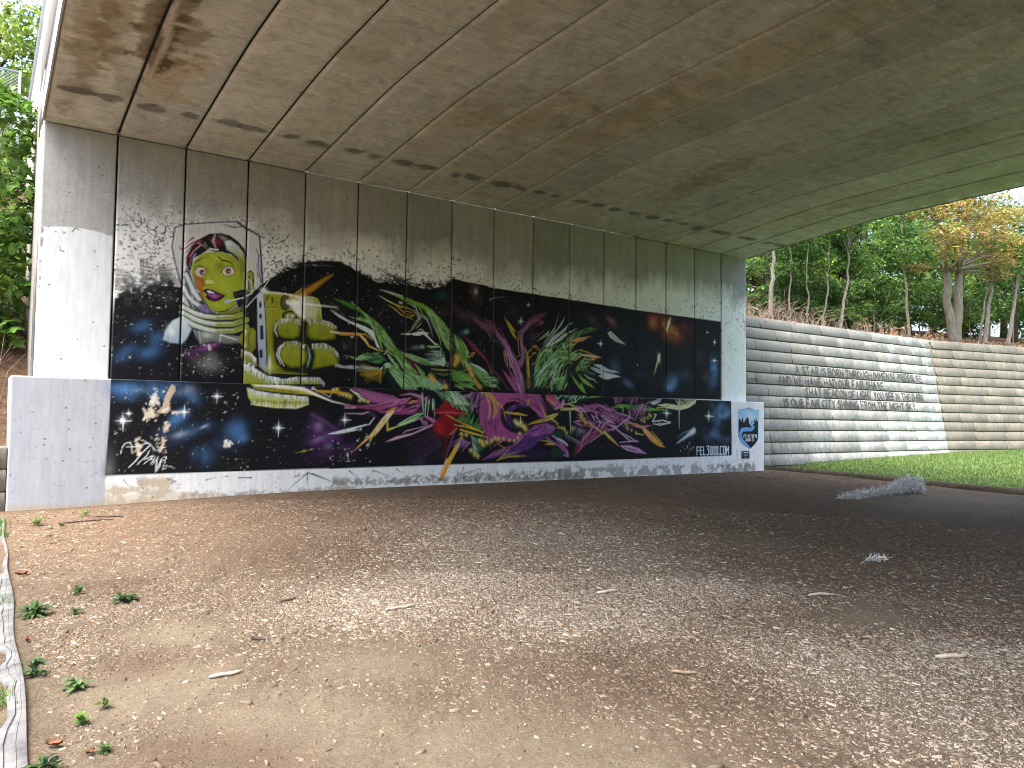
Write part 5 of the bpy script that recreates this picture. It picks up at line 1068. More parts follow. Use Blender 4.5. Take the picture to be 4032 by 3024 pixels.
P F 160,80,132>140,60,112 1,1.6,-90 505.9,190 545.8,186.8 574.7,201.9 613.2,212.2 631.2,223.5 634.6,207.3 622.9,185.4 598.9,179.6 557.6,179.1 528.7,181.3
F F 186,128,172>158,82,134>74,36,72>120,50,100 0.95,0.8,34,85,3.3,35.4,14,10 517.1,191.5 574.7,201.9 622.3,212.4 631.6,207.2 616.8,182.6 563.4,181.8
S F 20,14,22 1,1.1 575,187.3,1.1 589.6,196.9,4 613.4,202.8,1.1
S F 20,14,22 1,0.8 586.8,184.8,0.8 604.6,193.1,2.6 619.6,197.5,0.9
S F 214,150,50 1,1.4 595.4,205,2.8 604.3,209.3,4.6 616.3,209,1.7
P F 60,24,50 0.8,2.8,-90 582.8,236.9 603.7,237.5 622.3,212.4 604.1,217.4
S F 176,130,170 0.9,1.4 571.3,221.8,1.1 597.9,225.8,4 622.2,220.5,7.5 629.9,214,2.9
P F 16,12,20 0.9,1.1,-90 610.8,182.5 631.6,207.2 625.4,212.5 637.6,210.1 628.9,188.2
S F 214,196,206 1,0.8 442.6,191.5,1 467,191.9,2.1
S F 196,160,180 0.9,0.8 446.9,179.6,1.3 483.8,179.1,3.2 497.6,183.4,2.7
B F 90,60,110 506.1 178.3 16.2 5.4 -30 0.5
B F 200,180,80 417.7 227.6 4.7 4.7 0 0.95
B F 235,225,160 416.6 228.9 2.3 2.3 0 0.8
B F 200,180,80 425.6 229.2 5.2 5.2 0 0.95
B F 235,225,160 424.5 230.4 2.6 2.6 0 0.8
B F 200,180,80 431.2 221.7 5.2 5.2 0 0.95
B F 235,225,160 430.1 222.9 2.6 2.6 0 0.8
B F 200,180,80 439.3 219.4 4.7 4.7 0 0.95
B F 235,225,160 438.1 220.6 2.4 2.4 0 0.8
B F 200,180,80 447.4 217.1 4.7 4.7 0 0.95
B F 235,225,160 446.3 218.3 2.4 2.4 0 0.8
B F 200,180,80 455.6 214.7 4.8 4.8 0 0.95
B F 235,225,160 454.5 216 2.4 2.4 0 0.8
B F 200,180,80 477.6 207.6 4.3 4.3 0 0.95
B F 235,225,160 476.5 208.8 2.1 2.1 0 0.8
B F 200,180,80 488.7 207.9 4.3 4.3 0 0.95
B F 235,225,160 487.6 209.1 2.1 2.1 0 0.8
B F 200,180,80 497.1 205.5 4.3 4.3 0 0.95
B F 235,225,160 496 206.7 2.2 2.2 0 0.8
H F 225,226,190>190,190,120 0.95,0.8,18,86,2.1,15.8,-40,14 455.2,231.4 480.3,214.1
S F 190,150,40 0.9,1.3 381.2,225.2,4.1 412.5,224.4,5.2 452.7,222.3,2.6
P F 236,226,200>206,160,40 1,1.7,-60 548.7,189 558.9,187 554.7,179 523.9,142 463.7,98 507,139.4 529,168.2
S F 206,150,30 0.9,1.7 543,184.1,5 557.3,191,6.7 566,195.1,1.7
H F 214,190,110>240,232,200>200,150,40 0.8,1.1,26,87,2.8,19.3,-118,9 545.9,181.5 529.2,157.7 507.1,134.2
S F 190,180,60 1,1.4 543.4,163.1,3.9 543.8,144.7,5 558.2,148.7,3.3 566.9,152.7,1.1
P F 225,232,232>200,208,208 1,0.8,-90 406.7,136.3 443.7,145.7 495.4,157.5 496.8,155.4 462.6,145.7 481.8,145.8 443.8,138.1 417.3,134.8
S F 225,230,230 1,0.8 499.6,156.2,2.4 512.5,171.9,1.4
P F 10,10,14 0.8,1.3,-90 413.3,134.3 435.9,131.7 446.7,129.7 425.3,132.3
B F 150,165,175 444.3 166 8.1 8.1 0 0.6
S F 235,240,240 0.9,0.4 444.3,166,2.3 444.7,148.9,0.3
S F 235,240,240 0.9,0.4 444.3,166,2.3 443.9,183.1,0.3
S F 235,240,240 0.9,0.4 444.3,166,2.3 459.4,165.5,0.3
S F 235,240,240 0.9,0.4 444.3,166,2.3 429.3,166.6,0.3
S F 235,240,240 0.9,0.4 444.3,166,2.3 448.9,161.8,0.3
S F 235,240,240 0.9,0.4 444.3,166,2.3 439.8,161.7,0.3
S F 235,240,240 0.9,0.4 444.3,166,2.3 448.7,170.4,0.3
S F 235,240,240 0.9,0.4 444.3,166,2.3 439.6,170.2,0.3
B F 255,255,255 444.3 166 2.9 2.9 0 1
P F 150,200,140>176,210,170 1,1.1,-90 566.8,156.6 590.1,170.1 613.8,181.2 636.6,184.2 617.1,171.8 599.2,160.9 575.6,155.4
S F 24,44,24 1,0.8 575.5,159.3,0.8 605,173,2.3 629,180,0.9
S F 200,200,120 1,0.8 546.7,147.3,1.7 572.7,154,2.5 593.3,159.5,0.8
S F 190,215,180 1,0.9 605.2,163.6,1.7 632.2,174.7,1.2
P F 196,160,186 1,1.4,-90 538.7,118.4 564.4,130.2 605.7,138.1 654,158.6 663.4,157.2 635.8,146.2 599.8,132.7 558.8,122.2
S F 92,24,44 1,1.1 584.9,136.8,1.7 593.6,142.1,4.5 605.5,144.8,1.4
S F 205,180,200 1,0.8 580.4,136.8,0.8 590.6,143.4,1.7 635.7,153,1.2
P F 40,24,44 0.5,16.8,-90 576.3,120.8 666.7,144.9 692.6,109.2 683.8,70.8 606.9,75.1
H F 62,40,66>44,30,48 0.5,2.3,20,88,5.2,75.7,215,6 654.2,147.6 683.1,109.3
B F 64,54,86 619 72.2 25.7 8.6 0 0.6
P F 186,120,166>150,80,130 1,1.7,-90 632.1,180.1 653.8,172.2 675.8,161.5 682.4,145 660.2,158.6 638.4,172
H F 186,128,172>120,60,110 0.8,1.1,8,89,4,17.2,-60,8 623.1,171.9 641.7,161.2
P F 120,156,110 0.9,1.8,-90 652,237.5 670.7,237.5 718.5,238.2 755,208.3 758.5,199.9 729,196.5 693.3,213.8 667.8,227
F F 160,205,165>190,220,190>110,150,100>70,110,70 0.95,0.9,50,90,4.1,32.1,-42,8 652.1,236.1 715.3,236.7 755.1,206.9 729,196.5 683.7,216.4
F F 168,200,160>170,205,165 0.95,0.9,6,91,2.6,23.3,-92,4 652.4,215.6 658.6,218.5 659.1,193.8 652.9,193.7
S F 24,34,24 1,0.9 658.3,234.9,1.2 690.1,213.8,2.7 725.8,196.4,1.2
S F 24,34,24 1,0.9 673.9,235.4,0.9 702.8,219.6,2.4 715.9,206,0.9
S F 92,24,44 1,1.2 667.7,232.5,2.9 686.6,234.4,3.6 683.5,227.4,1.2
P F 176,210,180 1,1.2,-90 706.1,214.1 741.8,209.4 755.1,206.9 715.9,204.6
S F 168,200,160 1,0.9 627.6,228.5,2.9 629.5,206.9,3.5 631.5,185.2,1.2
S F 168,200,160 1,0.9 638.5,217.9,2.9 637.3,201.6,3.5 636.3,174.4,1.2
S F 168,200,160 1,0.9 646.3,212.7,2.9 642.4,177.2,1.2
P F 150,24,32>110,16,26 0.92,5.3,-90 690.1,213.8 703.1,203 722.6,192.2 748.8,184.2 732.6,175.6 709.9,178.1 716.7,158.7 729.9,147.6 704.2,139.2 694.9,125.4 672.6,136.4 653.6,155.5 665.8,169.3 681.3,177.7 653,188.3 671.5,195.4
B F 170,30,36 672.4 147.4 17.6 17.6 0 0.7
B F 150,20,28 700.2 183.5 20.9 11.9 0 0.6
S F 190,80,100 1,0.9 659.2,184.2,1.5 700.2,185.7,3.6 752.2,182.8,0.9
S F 20,12,18 1,0.9 716,199,0.9 761.8,200.8,3.1
S F 20,12,18 1,0.6 752,194.1,0.9 758.5,201.3,0.9
S F 120,20,30 0.7,4.2 700.9,147.5,8.9 691.9,114.4,4.7 683.1,81.5,1.8
P F 24,54,30 0.9,4.2,-90 716.4,175.4 749,175.8 782.7,147.7 793,136.4 759.5,142 736.2,158.8
H F 60,120,60>40,90,50>100,150,80 0.9,0.9,34,92,2.7,21.1,60,14 719.7,169.8 755.8,161.7 786.2,142.1
P F 20,60,40 0.9,4.9,-90 756.3,133.6 799.9,127.8 810.4,113.5 790.3,93.7 763.5,96.9
H F 180,205,180>90,140,110 0.8,0.9,18,93,2.1,24.5,-35,8 759.6,133.6 766.9,96.9
S F 206,178,56 1,0.9 690.7,180.6,1.2 726.3,164.3,3.6 756,153.3,4.3 786.2,142.1,1.9
S F 150,90,30 0.7,0.9 710,172.5,1.2 756,151.9,1.8
S F 206,178,56 1,0.9 713.5,157.2,1.5 749.4,151.8,4.3 789.6,140.6,1.6
S F 150,90,30 0.7,0.9 710,172.5,1.2 756,151.9,1.8
S F 206,178,56 1,0.9 729.9,146.2,3.6 766.2,136.4,4.9 806.7,127.8,1.3
S F 150,90,30 0.7,0.9 710,172.5,1.2 756,151.9,1.8
S F 206,178,56 1,0.9 718.5,147.5,2.4 701.1,133.6,1.2
S F 150,90,30 0.7,0.9 710,172.5,1.2 756,151.9,1.8
F F 176,130,172>130,80,130>80,44,90 0.95,0.9,44,94,3.4,33.6,78,10 748.1,229.3 791.4,236.2 791.9,204.8 772.2,176 752,189.9
S F 176,170,190 1,0.8 715.7,214.4,0.9 720.4,222.9,1.5 722.8,215.1,0.9
S F 176,170,190 1,0.8 720.2,215.3,0.9 724.9,223.8,1.5 727.4,216.1,0.9
S F 176,170,190 1,0.8 724.8,216.3,0.9 729.5,224.8,1.5 731.9,217,0.9
S F 176,170,190 1,0.8 729.3,217.2,0.9 734,225.8,1.5 736.5,218,0.9
S F 176,170,190 1,0.8 733.8,218.2,0.9 738.6,226.7,1.5 741,218.9,0.9
S F 176,170,190 1,0.8 738.4,219.1,0.9 743.2,227.7,1.5 745.6,219.9,0.9
S F 176,170,190 1,0.8 743,220.1,0.9 747.8,228.7,1.5 750.2,220.9,0.9
S F 176,170,190 1,0.8 747.6,221.1,0.9 752.4,229.7,1.5 754.8,221.8,0.9
P F 170,84,138>150,70,128 1,1.3,-90 794.8,236.3 885.4,238.5 943.8,238.5 974.2,205.6 978.4,172.5 951.9,190.2 922.1,210.5 885.7,217.1 857.4,212 841.9,194.3 842.3,168.2 858.3,148 883.3,139.3 912.1,142.2 901.4,124.6 865.8,117.4 810.2,122.1 782.5,159.1 780.3,190.3
F F 180,96,150>140,62,118>120,50,110 0.95,1.6,40,95,4.4,31.3,-84,8 794.8,233.5 836,236.2 837.7,124.8 810.2,124.9 785.8,164.8
F F 150,66,122>176,90,146>110,50,104 0.95,1.3,36,96,3.9,38.8,-46,8 864.1,237 943.8,237.9 974.5,178.5 922,213.5
H F 100,44,96>130,60,116 0.6,1.2,20,97,2.2,18.7,-88,6 795.9,167.7 837,171
P F 30,16,40 1,2,-90 950.9,178.2 949.7,169.3 945.9,160.8 939.8,153.1 931.5,146.7 921.6,141.7 910.5,138.4 898.8,137 887,137.5 875.7,139.8 865.4,143.9 856.4,149.5 849.4,156.3 844.4,164.1 841.8,172.5 841.7,181.2 844,189.7 848.7,197.6 855.6,204.7 864.4,210.5 874.6,214.8 885.9,217.4 897.7,218.2 909.4,217 920.6,214 930.7,209.3 939.1,203 945.5,195.4 949.5,187
P F 70,40,90 0.95,2.6,-90 872.9,151.3 865.5,156.1 859.8,162.1 856,168.8 854.4,175.9 855.1,183.1 858,190.1 863,196.4 869.8,201.8 878.1,206 887.5,208.8 897.6,210 907.8,209.5 917.6,207.4 926.5,203.7 934,198.7 933.3,188.1 927.9,191.4 921.5,193.7 914.4,195.1 907.1,195.4 899.8,194.6 892.9,192.9 886.9,190.2 881.9,186.8 878.3,182.7 876.2,178.3 875.7,173.6 876.8,169.1 879.5,164.8 883.7,161 889.1,157.9
H F 120,80,140>90,54,110>50,28,70 0.8,1,34,98,2.6,14.2,-70,20 857.7,188.7 868.2,200.6 885.9,208.2 907.5,210.2 925.8,206.1
P F 12,12,18 1,3.4,-90 948.3,181.1 946.9,175.1 942.8,169.4 936.2,164.7 927.6,161.1 917.8,159 907.4,158.5 897.3,159.7 888.1,162.4 880.6,166.4 875.2,171.5 872.4,177.2 872.3,183.1 875,188.9 880.2,194.1 887.6,198.4 896.7,201.3 906.8,202.7 917.2,202.5 927.1,200.7 935.7,197.3 942.5,192.7 946.8,187.2
P F 14,13,20 0.9,5.2,-90 872.2,168.5 922.6,168.9 922.9,148.2 901.2,142.2 879.6,148
S F 50,26,60 1,1.3 847.1,197.2,1.6 845.8,168.2,3.8 865.4,145.1,1.6
S F 34,18,44 1,1 850.6,194.4,1.3 851,168.3,2.6 872.5,143.6,1.3
S F 170,100,150 1,1.6 885.7,217.1,2.6 922.1,210.5,6 951.9,190.2,4.7 974.6,172.4,1.4
S F 30,16,34 0.9,1.3 864.3,220.9,1.3 892.9,221.6,2.9 922.1,207.5,3 955.7,181.2,1.3
S F 60,26,60 0.8,1.2 782.5,161.9,1.9 776.9,193.1,3.1 784.9,218.9,1.9
S F 200,150,60 0.8,2.7 925.6,219.5,8 922.1,207.5,4
P F 150,84,130 0.9,1.7,-90 943.8,237.9 958.7,238.3 977.9,208.7 982.1,178.6 974.6,172.4 959.2,202.3
P F 60,34,60 0.7,3.4,-90 958.9,223.3 997,209.1 1004.8,194 982,184.6
S F 200,168,50 1,0.9 776.2,237.2,1.6 798.2,233.6,4.4 808.8,210.9,3.8 812.6,188,3.1 807.8,167.9,0.9
S F 200,168,50 1,0.9 794.8,236.3,1.9 812,225.4,5.7 822.5,211.2,5.1 826.3,194,3.2 819.7,172.3,1.3
S F 200,168,50 1,0.9 805,236.7,1.3 822.4,222.8,3.8 833,205.7,3.2 829.9,185.4,2.5 821.4,172.3,0.9
S F 200,168,50 1,1 832.9,211.5,1.9 841.7,205.8,3.2 850.6,193,1.3
S F 200,168,50 1,1 854.2,188.6,3.2 886.2,184.7,4.6 922.5,180.8,1
S F 200,168,50 1,1 850.7,190,1.9 858,168.3,1
S F 200,168,50 1,1 857.8,187.2,1.3 893.4,186.9,2.9 918.8,182.2,1
S F 196,166,60 1,1 922.8,159.4,1.3 959.7,166.3,4.7 982.2,169.5,2
S F 196,166,60 1,1 982.2,169.5,4.1 1001.1,181.8,4.8 1016.5,188.7,1.4
S F 196,166,60 1,1 962.9,208.4,2 978.3,178.5,3.4 1014.5,188.1,1.7
S F 196,166,60 1,1 930.1,162.5,1 959.6,170.8,2.4 997.4,175.1,1.4
B F 196,174,80 886.5 165.7 7.2 6.8 0 0.95
B F 238,230,170 884.1 167.9 3 2.9 0 0.8
B F 196,174,80 893.7 159.8 8.5 8.1 0 0.95
B F 238,230,170 890.9 162.5 3.6 3.4 0 0.8
B F 196,174,80 902.7 162.9 7.2 6.9 0 0.95
B F 238,230,170 900.3 165.1 3 2.9 0 0.8
B F 196,174,80 911.9 154.1 7.9 7.5 0 0.95
B F 238,230,170 909.2 156.5 3.3 3.2 0 0.8
B F 196,174,80 917.5 146.7 7.3 6.9 0 0.95
B F 238,230,170 915 149 3 2.9 0 0.8
B F 196,174,80 899.5 136.3 5.9 5.6 0 0.95
B F 238,230,170 897.5 138.2 2.5 2.4 0 0.8
B F 196,174,80 894.2 124.6 5.2 5 0 0.95
B F 238,230,170 892.5 126.2 2.2 2.1 0 0.8
B F 196,174,80 883.6 118.8 5.2 4.9 0 0.95
B F 238,230,170 881.8 120.4 2.2 2.1 0 0.8
B F 196,174,80 869.3 120.3 5.2 4.9 0 0.95
B F 238,230,170 867.6 122 2.2 2.1 0 0.8
B F 196,174,80 851.7 124.8 5.1 4.9 0 0.95
B F 238,230,170 850 126.4 2.1 2 0 0.8
B F 196,174,80 837.7 123.4 5.7 5.4 0 0.95
B F 238,230,170 835.8 125.2 2.4 2.3 0 0.8
B F 196,174,80 827.3 124.9 6.3 6 0 0.95
B F 238,230,170 825.2 126.9 2.7 2.5 0 0.8
B F 196,174,80 817.1 119.2 6.3 6 0 0.95
B F 238,230,170 815 121.2 2.6 2.5 0 0.8
B F 196,174,80 803.5 115 6.9 6.5 0 0.95
B F 238,230,170 801.2 117.2 2.9 2.8 0 0.8
B F 196,174,80 790 116.5 7.5 7.1 0 0.95
B F 238,230,170 787.5 118.9 3.1 3 0 0.8
B F 196,174,80 783.2 119.4 6.8 6.5 0 0.95
B F 238,230,170 780.9 121.6 2.9 2.7 0 0.8
B F 196,174,80 793.4 109.3 6.2 5.9 0 0.95
B F 238,230,170 791.4 111.3 2.6 2.5 0 0.8
B F 196,174,80 760.2 97 6.7 6.4 0 0.95
B F 238,230,170 758 99.2 2.8 2.7 0 0.8
B F 196,174,80 770.3 88.4 6.8 6.4 0 0.95
B F 238,230,170 768.1 90.6 2.8 2.7 0 0.8
B F 196,174,80 778.8 82.6 5.6 5.3 0 0.95
B F 238,230,170 776.9 84.4 2.3 2.2 0 0.8
B F 196,174,80 733.3 135 6.1 5.8 0 0.95
B F 238,230,170 731.3 137 2.5 2.4 0 0.8
B F 196,174,80 746.4 133.6 5.5 5.2 0 0.95
B F 238,230,170 744.6 135.4 2.3 2.2 0 0.8
B F 196,174,80 791.3 139.2 4.4 4.1 0 0.95
B F 238,230,170 789.8 140.6 1.8 1.7 0 0.8
S F 225,232,225 1,1 900.7,177.6,1.3 900.2,162.8,3.3
H F 230,230,180>200,180,90 0.9,0.8,14,99,2,13,120,20 882.9,162.7 915.6,148.2
P F 150,80,140>90,52,112 1,3.3,-90 923,142.3 944.9,157.2 982.3,163.5 1013,151.5 997.8,139.3 1005.5,136.3 960,136.3 937.9,127.4 908.9,106.9 866.2,89.8 824.6,78.9 790.6,73.9 824.4,93.3 880.1,110
P F 84,48,112 0.9,6,-90 923.1,136.3 967.5,139.3 997.9,130.3 960.3,118.4 934.6,100.7 887.7,83.7 838.5,75.8 880.3,101.3
F F 176,100,160>120,66,136>70,40,100 0.95,1.3,44,100,3.6,39.7,202,10 923,145.2 982.3,161.9 1009.2,148.5 960.1,133.3 908.9,106.9 866.2,89.8
P F 150,70,130 0.8,3.1,-90 790.6,73.9 824.4,93.3 852.1,98.7 817.7,81.9
S F 170,140,60 0.9,1 837.9,110.4,1.3 855.5,101.6,2.6 824.6,81.8,0.9
S F 170,140,60 0.9,1 873.1,105.7,1.3 845.4,78.6,2.5 833.3,71.6,1.3
S F 170,140,60 0.9,1 833.3,73,1.9 866.4,81.1,4.5 916.5,81.7,5.3
S F 170,140,60 0.9,1 838.4,78.7,1.3 866.3,86.9,2.6 901.9,93.7,1
S F 170,140,60 0.9,0.9 824.2,107.6,1.6 848.3,119,2.6
P F 40,26,60 0.6,8.5,-90 887.6,89.5 960.5,100.4 998.4,87.9 960.9,70.5 909.4,70.1
P F 200,160,80 1,1.3,-90 952.8,121.4 990.4,118.2 986.5,127.3 1009.7,107.5 975.4,109.3 992.4,113.6
S F 160,110,50 1,0.8 956.5,120.8,1 998.1,113.6,2.4
S F 150,90,150 1,1.4 997.9,133.3,2.1 1029,111.9,8.3 1048.8,90.2,4.9 1052.8,77.3,1.4
S F 214,190,214 1,1 1001.7,131.8,1.7 1032.8,117.9,4.2 1050.6,104,1.4
S F 205,190,210 1,0.9 1035.1,82.8,1.4 1052.8,77.3,1.8 1048.7,93.3,1.1
P F 34,60,44 0.8,3.4,-90 997.8,142.4 1028.6,142.4 1040.5,130.2 1021,127.2
P F 28,52,38 0.8,4.8,-90 998.3,100 1029.1,99.7 1037.1,81.2 1006.1,87.8
P F 206,190,70>220,150,40 1,1.2,-90 729.5,128 737.4,128 717.9,92 699.3,59.2 684.1,28 673.1,29.8 682,54.1 698.9,81.2
P F 226,170,130 1,1.2,-90 692.5,81.3 697.4,75.7 692.8,64.8 685.3,48.5 682,54.1
S F 120,70,30 0.6,0.9 719.3,103,0.9 702.3,67.3,1.8
S F 90,90,50 0.5,1.2 695.3,103.3,1.5 691.1,75.8,3
P F 60,60,90 0.6,1.8,-90 681.8,65.1 674.4,43.4 668.3,35.4 677.3,54.2
S F 120,60,100 0.9,2.4 713.8,142,6 701.6,108.8,4.2 692.5,81.3,1.8
H F 150,110,150>90,60,96 0.8,1.5,16,101,3.6,27.1,-140,8 727,125.2 759.9,113.9
P F 150,54,76>196,120,150 1,2.1,-90 978.5,237 1002.4,235.8 1026.8,213.5 1007.7,197.9 978.8,220
S F 200,140,60 1,1.3 978.6,229.5,2.6 1007.5,209.3,3.5
S F 196,150,180 1,1.7 1007.7,197.9,3.4 1031.8,209.8,8.7 1038.8,235,4.4
S F 24,14,22 1,1.3 978.8,220,1.7 1007.6,201.7,2.6
F F 186,128,172>120,50,80 0.95,1.3,16,102,3.4,25.6,-40,6 978.6,235.2 1007.2,234.1 1026.9,209.7 1007.6,199.8
P F 26,46,36 0.85,4.3,-90 1007.2,237.9 1106.3,236.8 1126.9,223.6 1056.3,214.2 1026.7,225
F F 120,170,120>190,215,190>60,100,70 0.95,1.3,34,103,3.5,30.3,40,20 1012,236.1 1101.2,236.7 1116.6,227.3 1051.4,214.1 1036.4,229.1
S F 168,200,160 1,1.1 1007.2,234.1,1.7 1017,224.8,3.5 1031.5,236.7,1.3
S F 168,200,160 1,1.1 1068.5,237.7,1.8 1058.8,214.2,1.3
S F 168,200,160 1,1.1 1071,235.9,1.8 1076.2,218.5,3.6 1051.4,214.1,1.3
S F 205,196,110 1,1.1 1036.6,211.8,2.2 1056.3,212.3,3.1 1086.4,201.2,3.3 1061.4,202.7,2.7
S F 205,196,110 1,1.1 1022.1,202,1.7 1056.4,200.7,3.5 1081.4,201.1,1.8
S F 205,196,110 1,1.1 1024.6,196.3,1.7 1056.5,198.7,4 1083.9,199.2,1.3
S F 205,196,110 1,1.1 979.3,176.6,1.7 1003,184.5,3.9 1015,187.3,1.3
S F 205,196,110 1,1.1 979.4,169.1,1.7 998.3,175,3.9 1017.5,184.7,1.3
P F 150,60,100>176,110,150 1,1.8,-90 1071.4,195.1 1106.6,209.4 1142.5,216.1 1163.5,210.6 1127.2,194.1 1096.6,191.6
P F 180,120,165>150,86,136 1,2.3,-90 1142.5,216.1 1190,207.1 1222.4,193.6 1249.9,175.7 1222.6,169.3 1190.3,173 1163.7,184.7 1174.1,200.8
S F 24,14,26 1,1.4 1168.9,198.7,1.4 1200.8,195.2,4.2 1233.4,177.5,1.4
H F 40,20,36 0.8,0.9,12,104,1.4,13.9,-70,30 1174.1,200.8 1217,191.5
F F 180,120,170>130,70,120>80,40,80>205,160,195 0.95,1.3,90,105,3.5,39.8,-22,16 1061.3,214.3 1168.7,216.7 1266.4,182 1244.5,157.3 1169.2,156.9 1076.7,171.9
F F 150,60,90>120,40,70>186,128,172 0.95,1.3,20,106,4,35.3,-10,8 1061.6,179.5 1106.9,176.1 1117.3,156.6 1066.8,160.2
F F 150,96,140>110,60,104 0.95,1.4,40,107,4.2,28.1,58,6 1189.8,229.2 1311.1,240.5 1339.9,237.1 1288.6,215.2 1200.7,213.3
P F 110,160,70>90,140,60 1,1.9,-90 1195.4,205.2 1227.7,215.9 1288.6,213.1 1345.8,205.9 1404.8,202.7 1345.9,199.6 1288.7,202.8 1244.2,208.1
F F 140,190,100>70,110,50 0.95,1.4,24,108,3.8,37.7,-8,6 1206.1,209.4 1288.6,215.2 1398.8,202.6 1300,200.9
S F 120,170,70 1,1.4 1239.7,212.1,4.8 1239.9,191.8,3.8
S F 120,170,80 1,1.4 1111.5,230.3,1.8 1152.8,236.2,5.5 1189.8,238,1.9
P F 104,44,70 0.8,3.8,-90 1255.2,202.2 1311.3,203.2 1322.8,190.9 1266.4,182
F F 186,128,172>120,66,110 0.95,1.4,22,109,3.4,43.5,50,10 1266.4,194.2 1328.5,203.5 1311.5,174.2 1277.7,165.7
S F 190,150,186 1,1.2 1263.5,200.3,1.4 1266.4,182,4.3 1244.4,169.5,4.3 1201.2,143,1.4
S F 190,150,186 1,1.2 1163.8,172.8,1.8 1217.3,149.1,3.8 1266.9,116.6,3.9 1297.7,114.4,2
S F 190,150,186 1,1.2 1228.4,112.8,1.9 1283.6,116.5,3.9 1294.8,116.5,1.5
S F 190,150,186 1,1.2 1222.8,143.1,1.4 1266.8,126.8,3.4 1289.2,116.5,1.9
S F 190,150,186 1,1.1 1148.1,176.6,1.8 1190.5,145,3.7 1222.7,157.2,1.4
P F 196,150,190>170,120,170 1,1.9,-90 1228.5,104.7 1266.9,104.4 1300.6,95.9 1332,80.2 1289.4,83.7 1256,90.3 1239.4,98.6
S F 30,18,34 1,1.2 1244.9,100.5,1.4 1289.4,89.8,2.9
P F 190,120,160 0.9,1.9,-90 1272.2,157.5 1351.9,160 1311.6,150.2
P F 120,40,66 0.75,6.2,-90 1077.3,110 1127.6,148.8 1179.7,161 1190.5,141 1127.9,117.4 1072.6,79.1
F F 190,140,180>150,90,140>90,40,70 0.95,1.3,26,110,3.5,48.6,48,8 1072.6,79.1 1107.4,125.3 1169.2,156.9 1179.8,153 1117.7,113.6
S F 196,150,186 1,1.1 1122.8,113.5,1.8 1179.9,145,2.8
H F 160,150,165>110,96,115 0.8,1.3,20,111,2.2,19.5,-120,10 1066.8,156.4 1107.2,144.9
H F 150,140,155>110,96,115 0.7,1.3,20,112,2.2,19.2,-60,10 1037.5,137.1 1087.2,117.6
P F 150,100,150>120,70,130 0.9,2.1,-90 979.5,159.7 1008.2,156 1008.2,148.5 979.8,133.3
S F 205,190,210 1,1.3 1003.7,129.5,2.6 1032.8,117.9,5.2 1050,108.3,1.8
S F 140,90,140 1,1.7 979.9,125.8,3.4 1028.1,102.7,6.9 1052.8,77.5,2.2
P F 30,60,40 0.8,3.4,-90 998.8,140.8 1032.5,144.7 1037.6,125.6 1008.5,125.7
P F 30,56,40 0.7,4.3,-90 994.5,95.5 1028.2,95.1 1038.2,75.9 999.5,76.6
B F 186,166,66 1092.6 189.6 5.4 5.4 0 0.95
B F 228,218,140 1091 190.8 2.4 2.4 0 0.8
B F 186,166,66 1096.7 183 5.4 5.4 0 0.95
B F 228,218,140 1095.1 184.2 2.4 2.4 0 0.8
B F 186,166,66 1095.7 176 5.4 5.4 0 0.95
B F 228,218,140 1094.2 177.2 2.4 2.4 0 0.8
B F 186,166,66 1104.4 171.4 5.4 5.4 0 0.95
B F 228,218,140 1102.9 172.6 2.4 2.4 0 0.8
B F 186,166,66 1109.6 164.4 5.4 5.4 0 0.95
B F 228,218,140 1108 165.6 2.4 2.4 0 0.8
B F 186,166,66 1000.8 170.4 3.9 3.9 0 0.95
B F 228,218,140 999.3 171.5 1.7 1.7 0 0.8
B F 186,166,66 1008 167.5 3.9 3.9 0 0.95
B F 228,218,140 1006.6 168.6 1.7 1.7 0 0.8
B F 186,166,66 1015.3 161.8 3.9 3.9 0 0.95
B F 228,218,140 1013.9 162.9 1.7 1.7 0 0.8
B F 186,166,66 1020.3 152.3 4.3 4.3 0 0.95
B F 228,218,140 1018.8 153.4 1.9 1.9 0 0.8
B F 186,166,66 1030 150.4 4.3 4.3 0 0.95
B F 228,218,140 1028.5 151.6 2 2 0 0.8
B F 186,166,66 1039.8 144.7 4.4 4.4 0 0.95
B F 228,218,140 1038.3 145.9 2 2 0 0.8
B F 186,166,66 1047.2 139 4.4 4.4 0 0.95
B F 228,218,140 1045.8 140.1 2 2 0 0.8
B F 186,166,66 1064.4 149.4 4.4 4.4 0 0.95
B F 228,218,140 1062.9 150.6 2 2 0 0.8
B F 186,166,66 1037.3 150.5 4.4 4.4 0 0.95
B F 228,218,140 1035.8 151.6 2 2 0 0.8
B F 186,166,66 1250 163.5 4.3 4.3 0 0.95
B F 228,218,140 1248.3 164.7 1.9 1.9 0 0.8
B F 186,166,66 1255.5 157.4 4.3 4.3 0 0.95
B F 228,218,140 1253.9 158.6 1.9 1.9 0 0.8
B F 186,166,66 1258.3 149.2 4.3 4.3 0 0.95
B F 228,218,140 1256.7 150.5 1.9 1.9 0 0.8
B F 186,166,66 1272.2 145.2 4.4 4.4 0 0.95
B F 228,218,140 1270.6 146.4 2 2 0 0.8
B F 186,166,66 1289.1 139.1 4.4 4.4 0 0.95
B F 228,218,140 1287.4 140.3 2 2 0 0.8
B F 186,166,66 1340.1 189.1 5 5 0 0.95
B F 228,218,140 1338.4 190.3 2.2 2.2 0 0.8
B F 186,166,66 1345.9 185 5 5 0 0.95
B F 228,218,140 1344.2 186.2 2.2 2.2 0 0.8
B F 186,166,66 1334.4 180.7 5 5 0 0.95
B F 228,218,140 1332.7 181.9 2.2 2.2 0 0.8
B F 186,166,66 1322.9 178.5 4.9 4.9 0 0.95
B F 228,218,140 1321.2 179.7 2.2 2.2 0 0.8
B F 186,166,66 1311.5 173.4 4.9 4.9 0 0.95
B F 228,218,140 1309.8 174.6 2.2 2.2 0 0.8
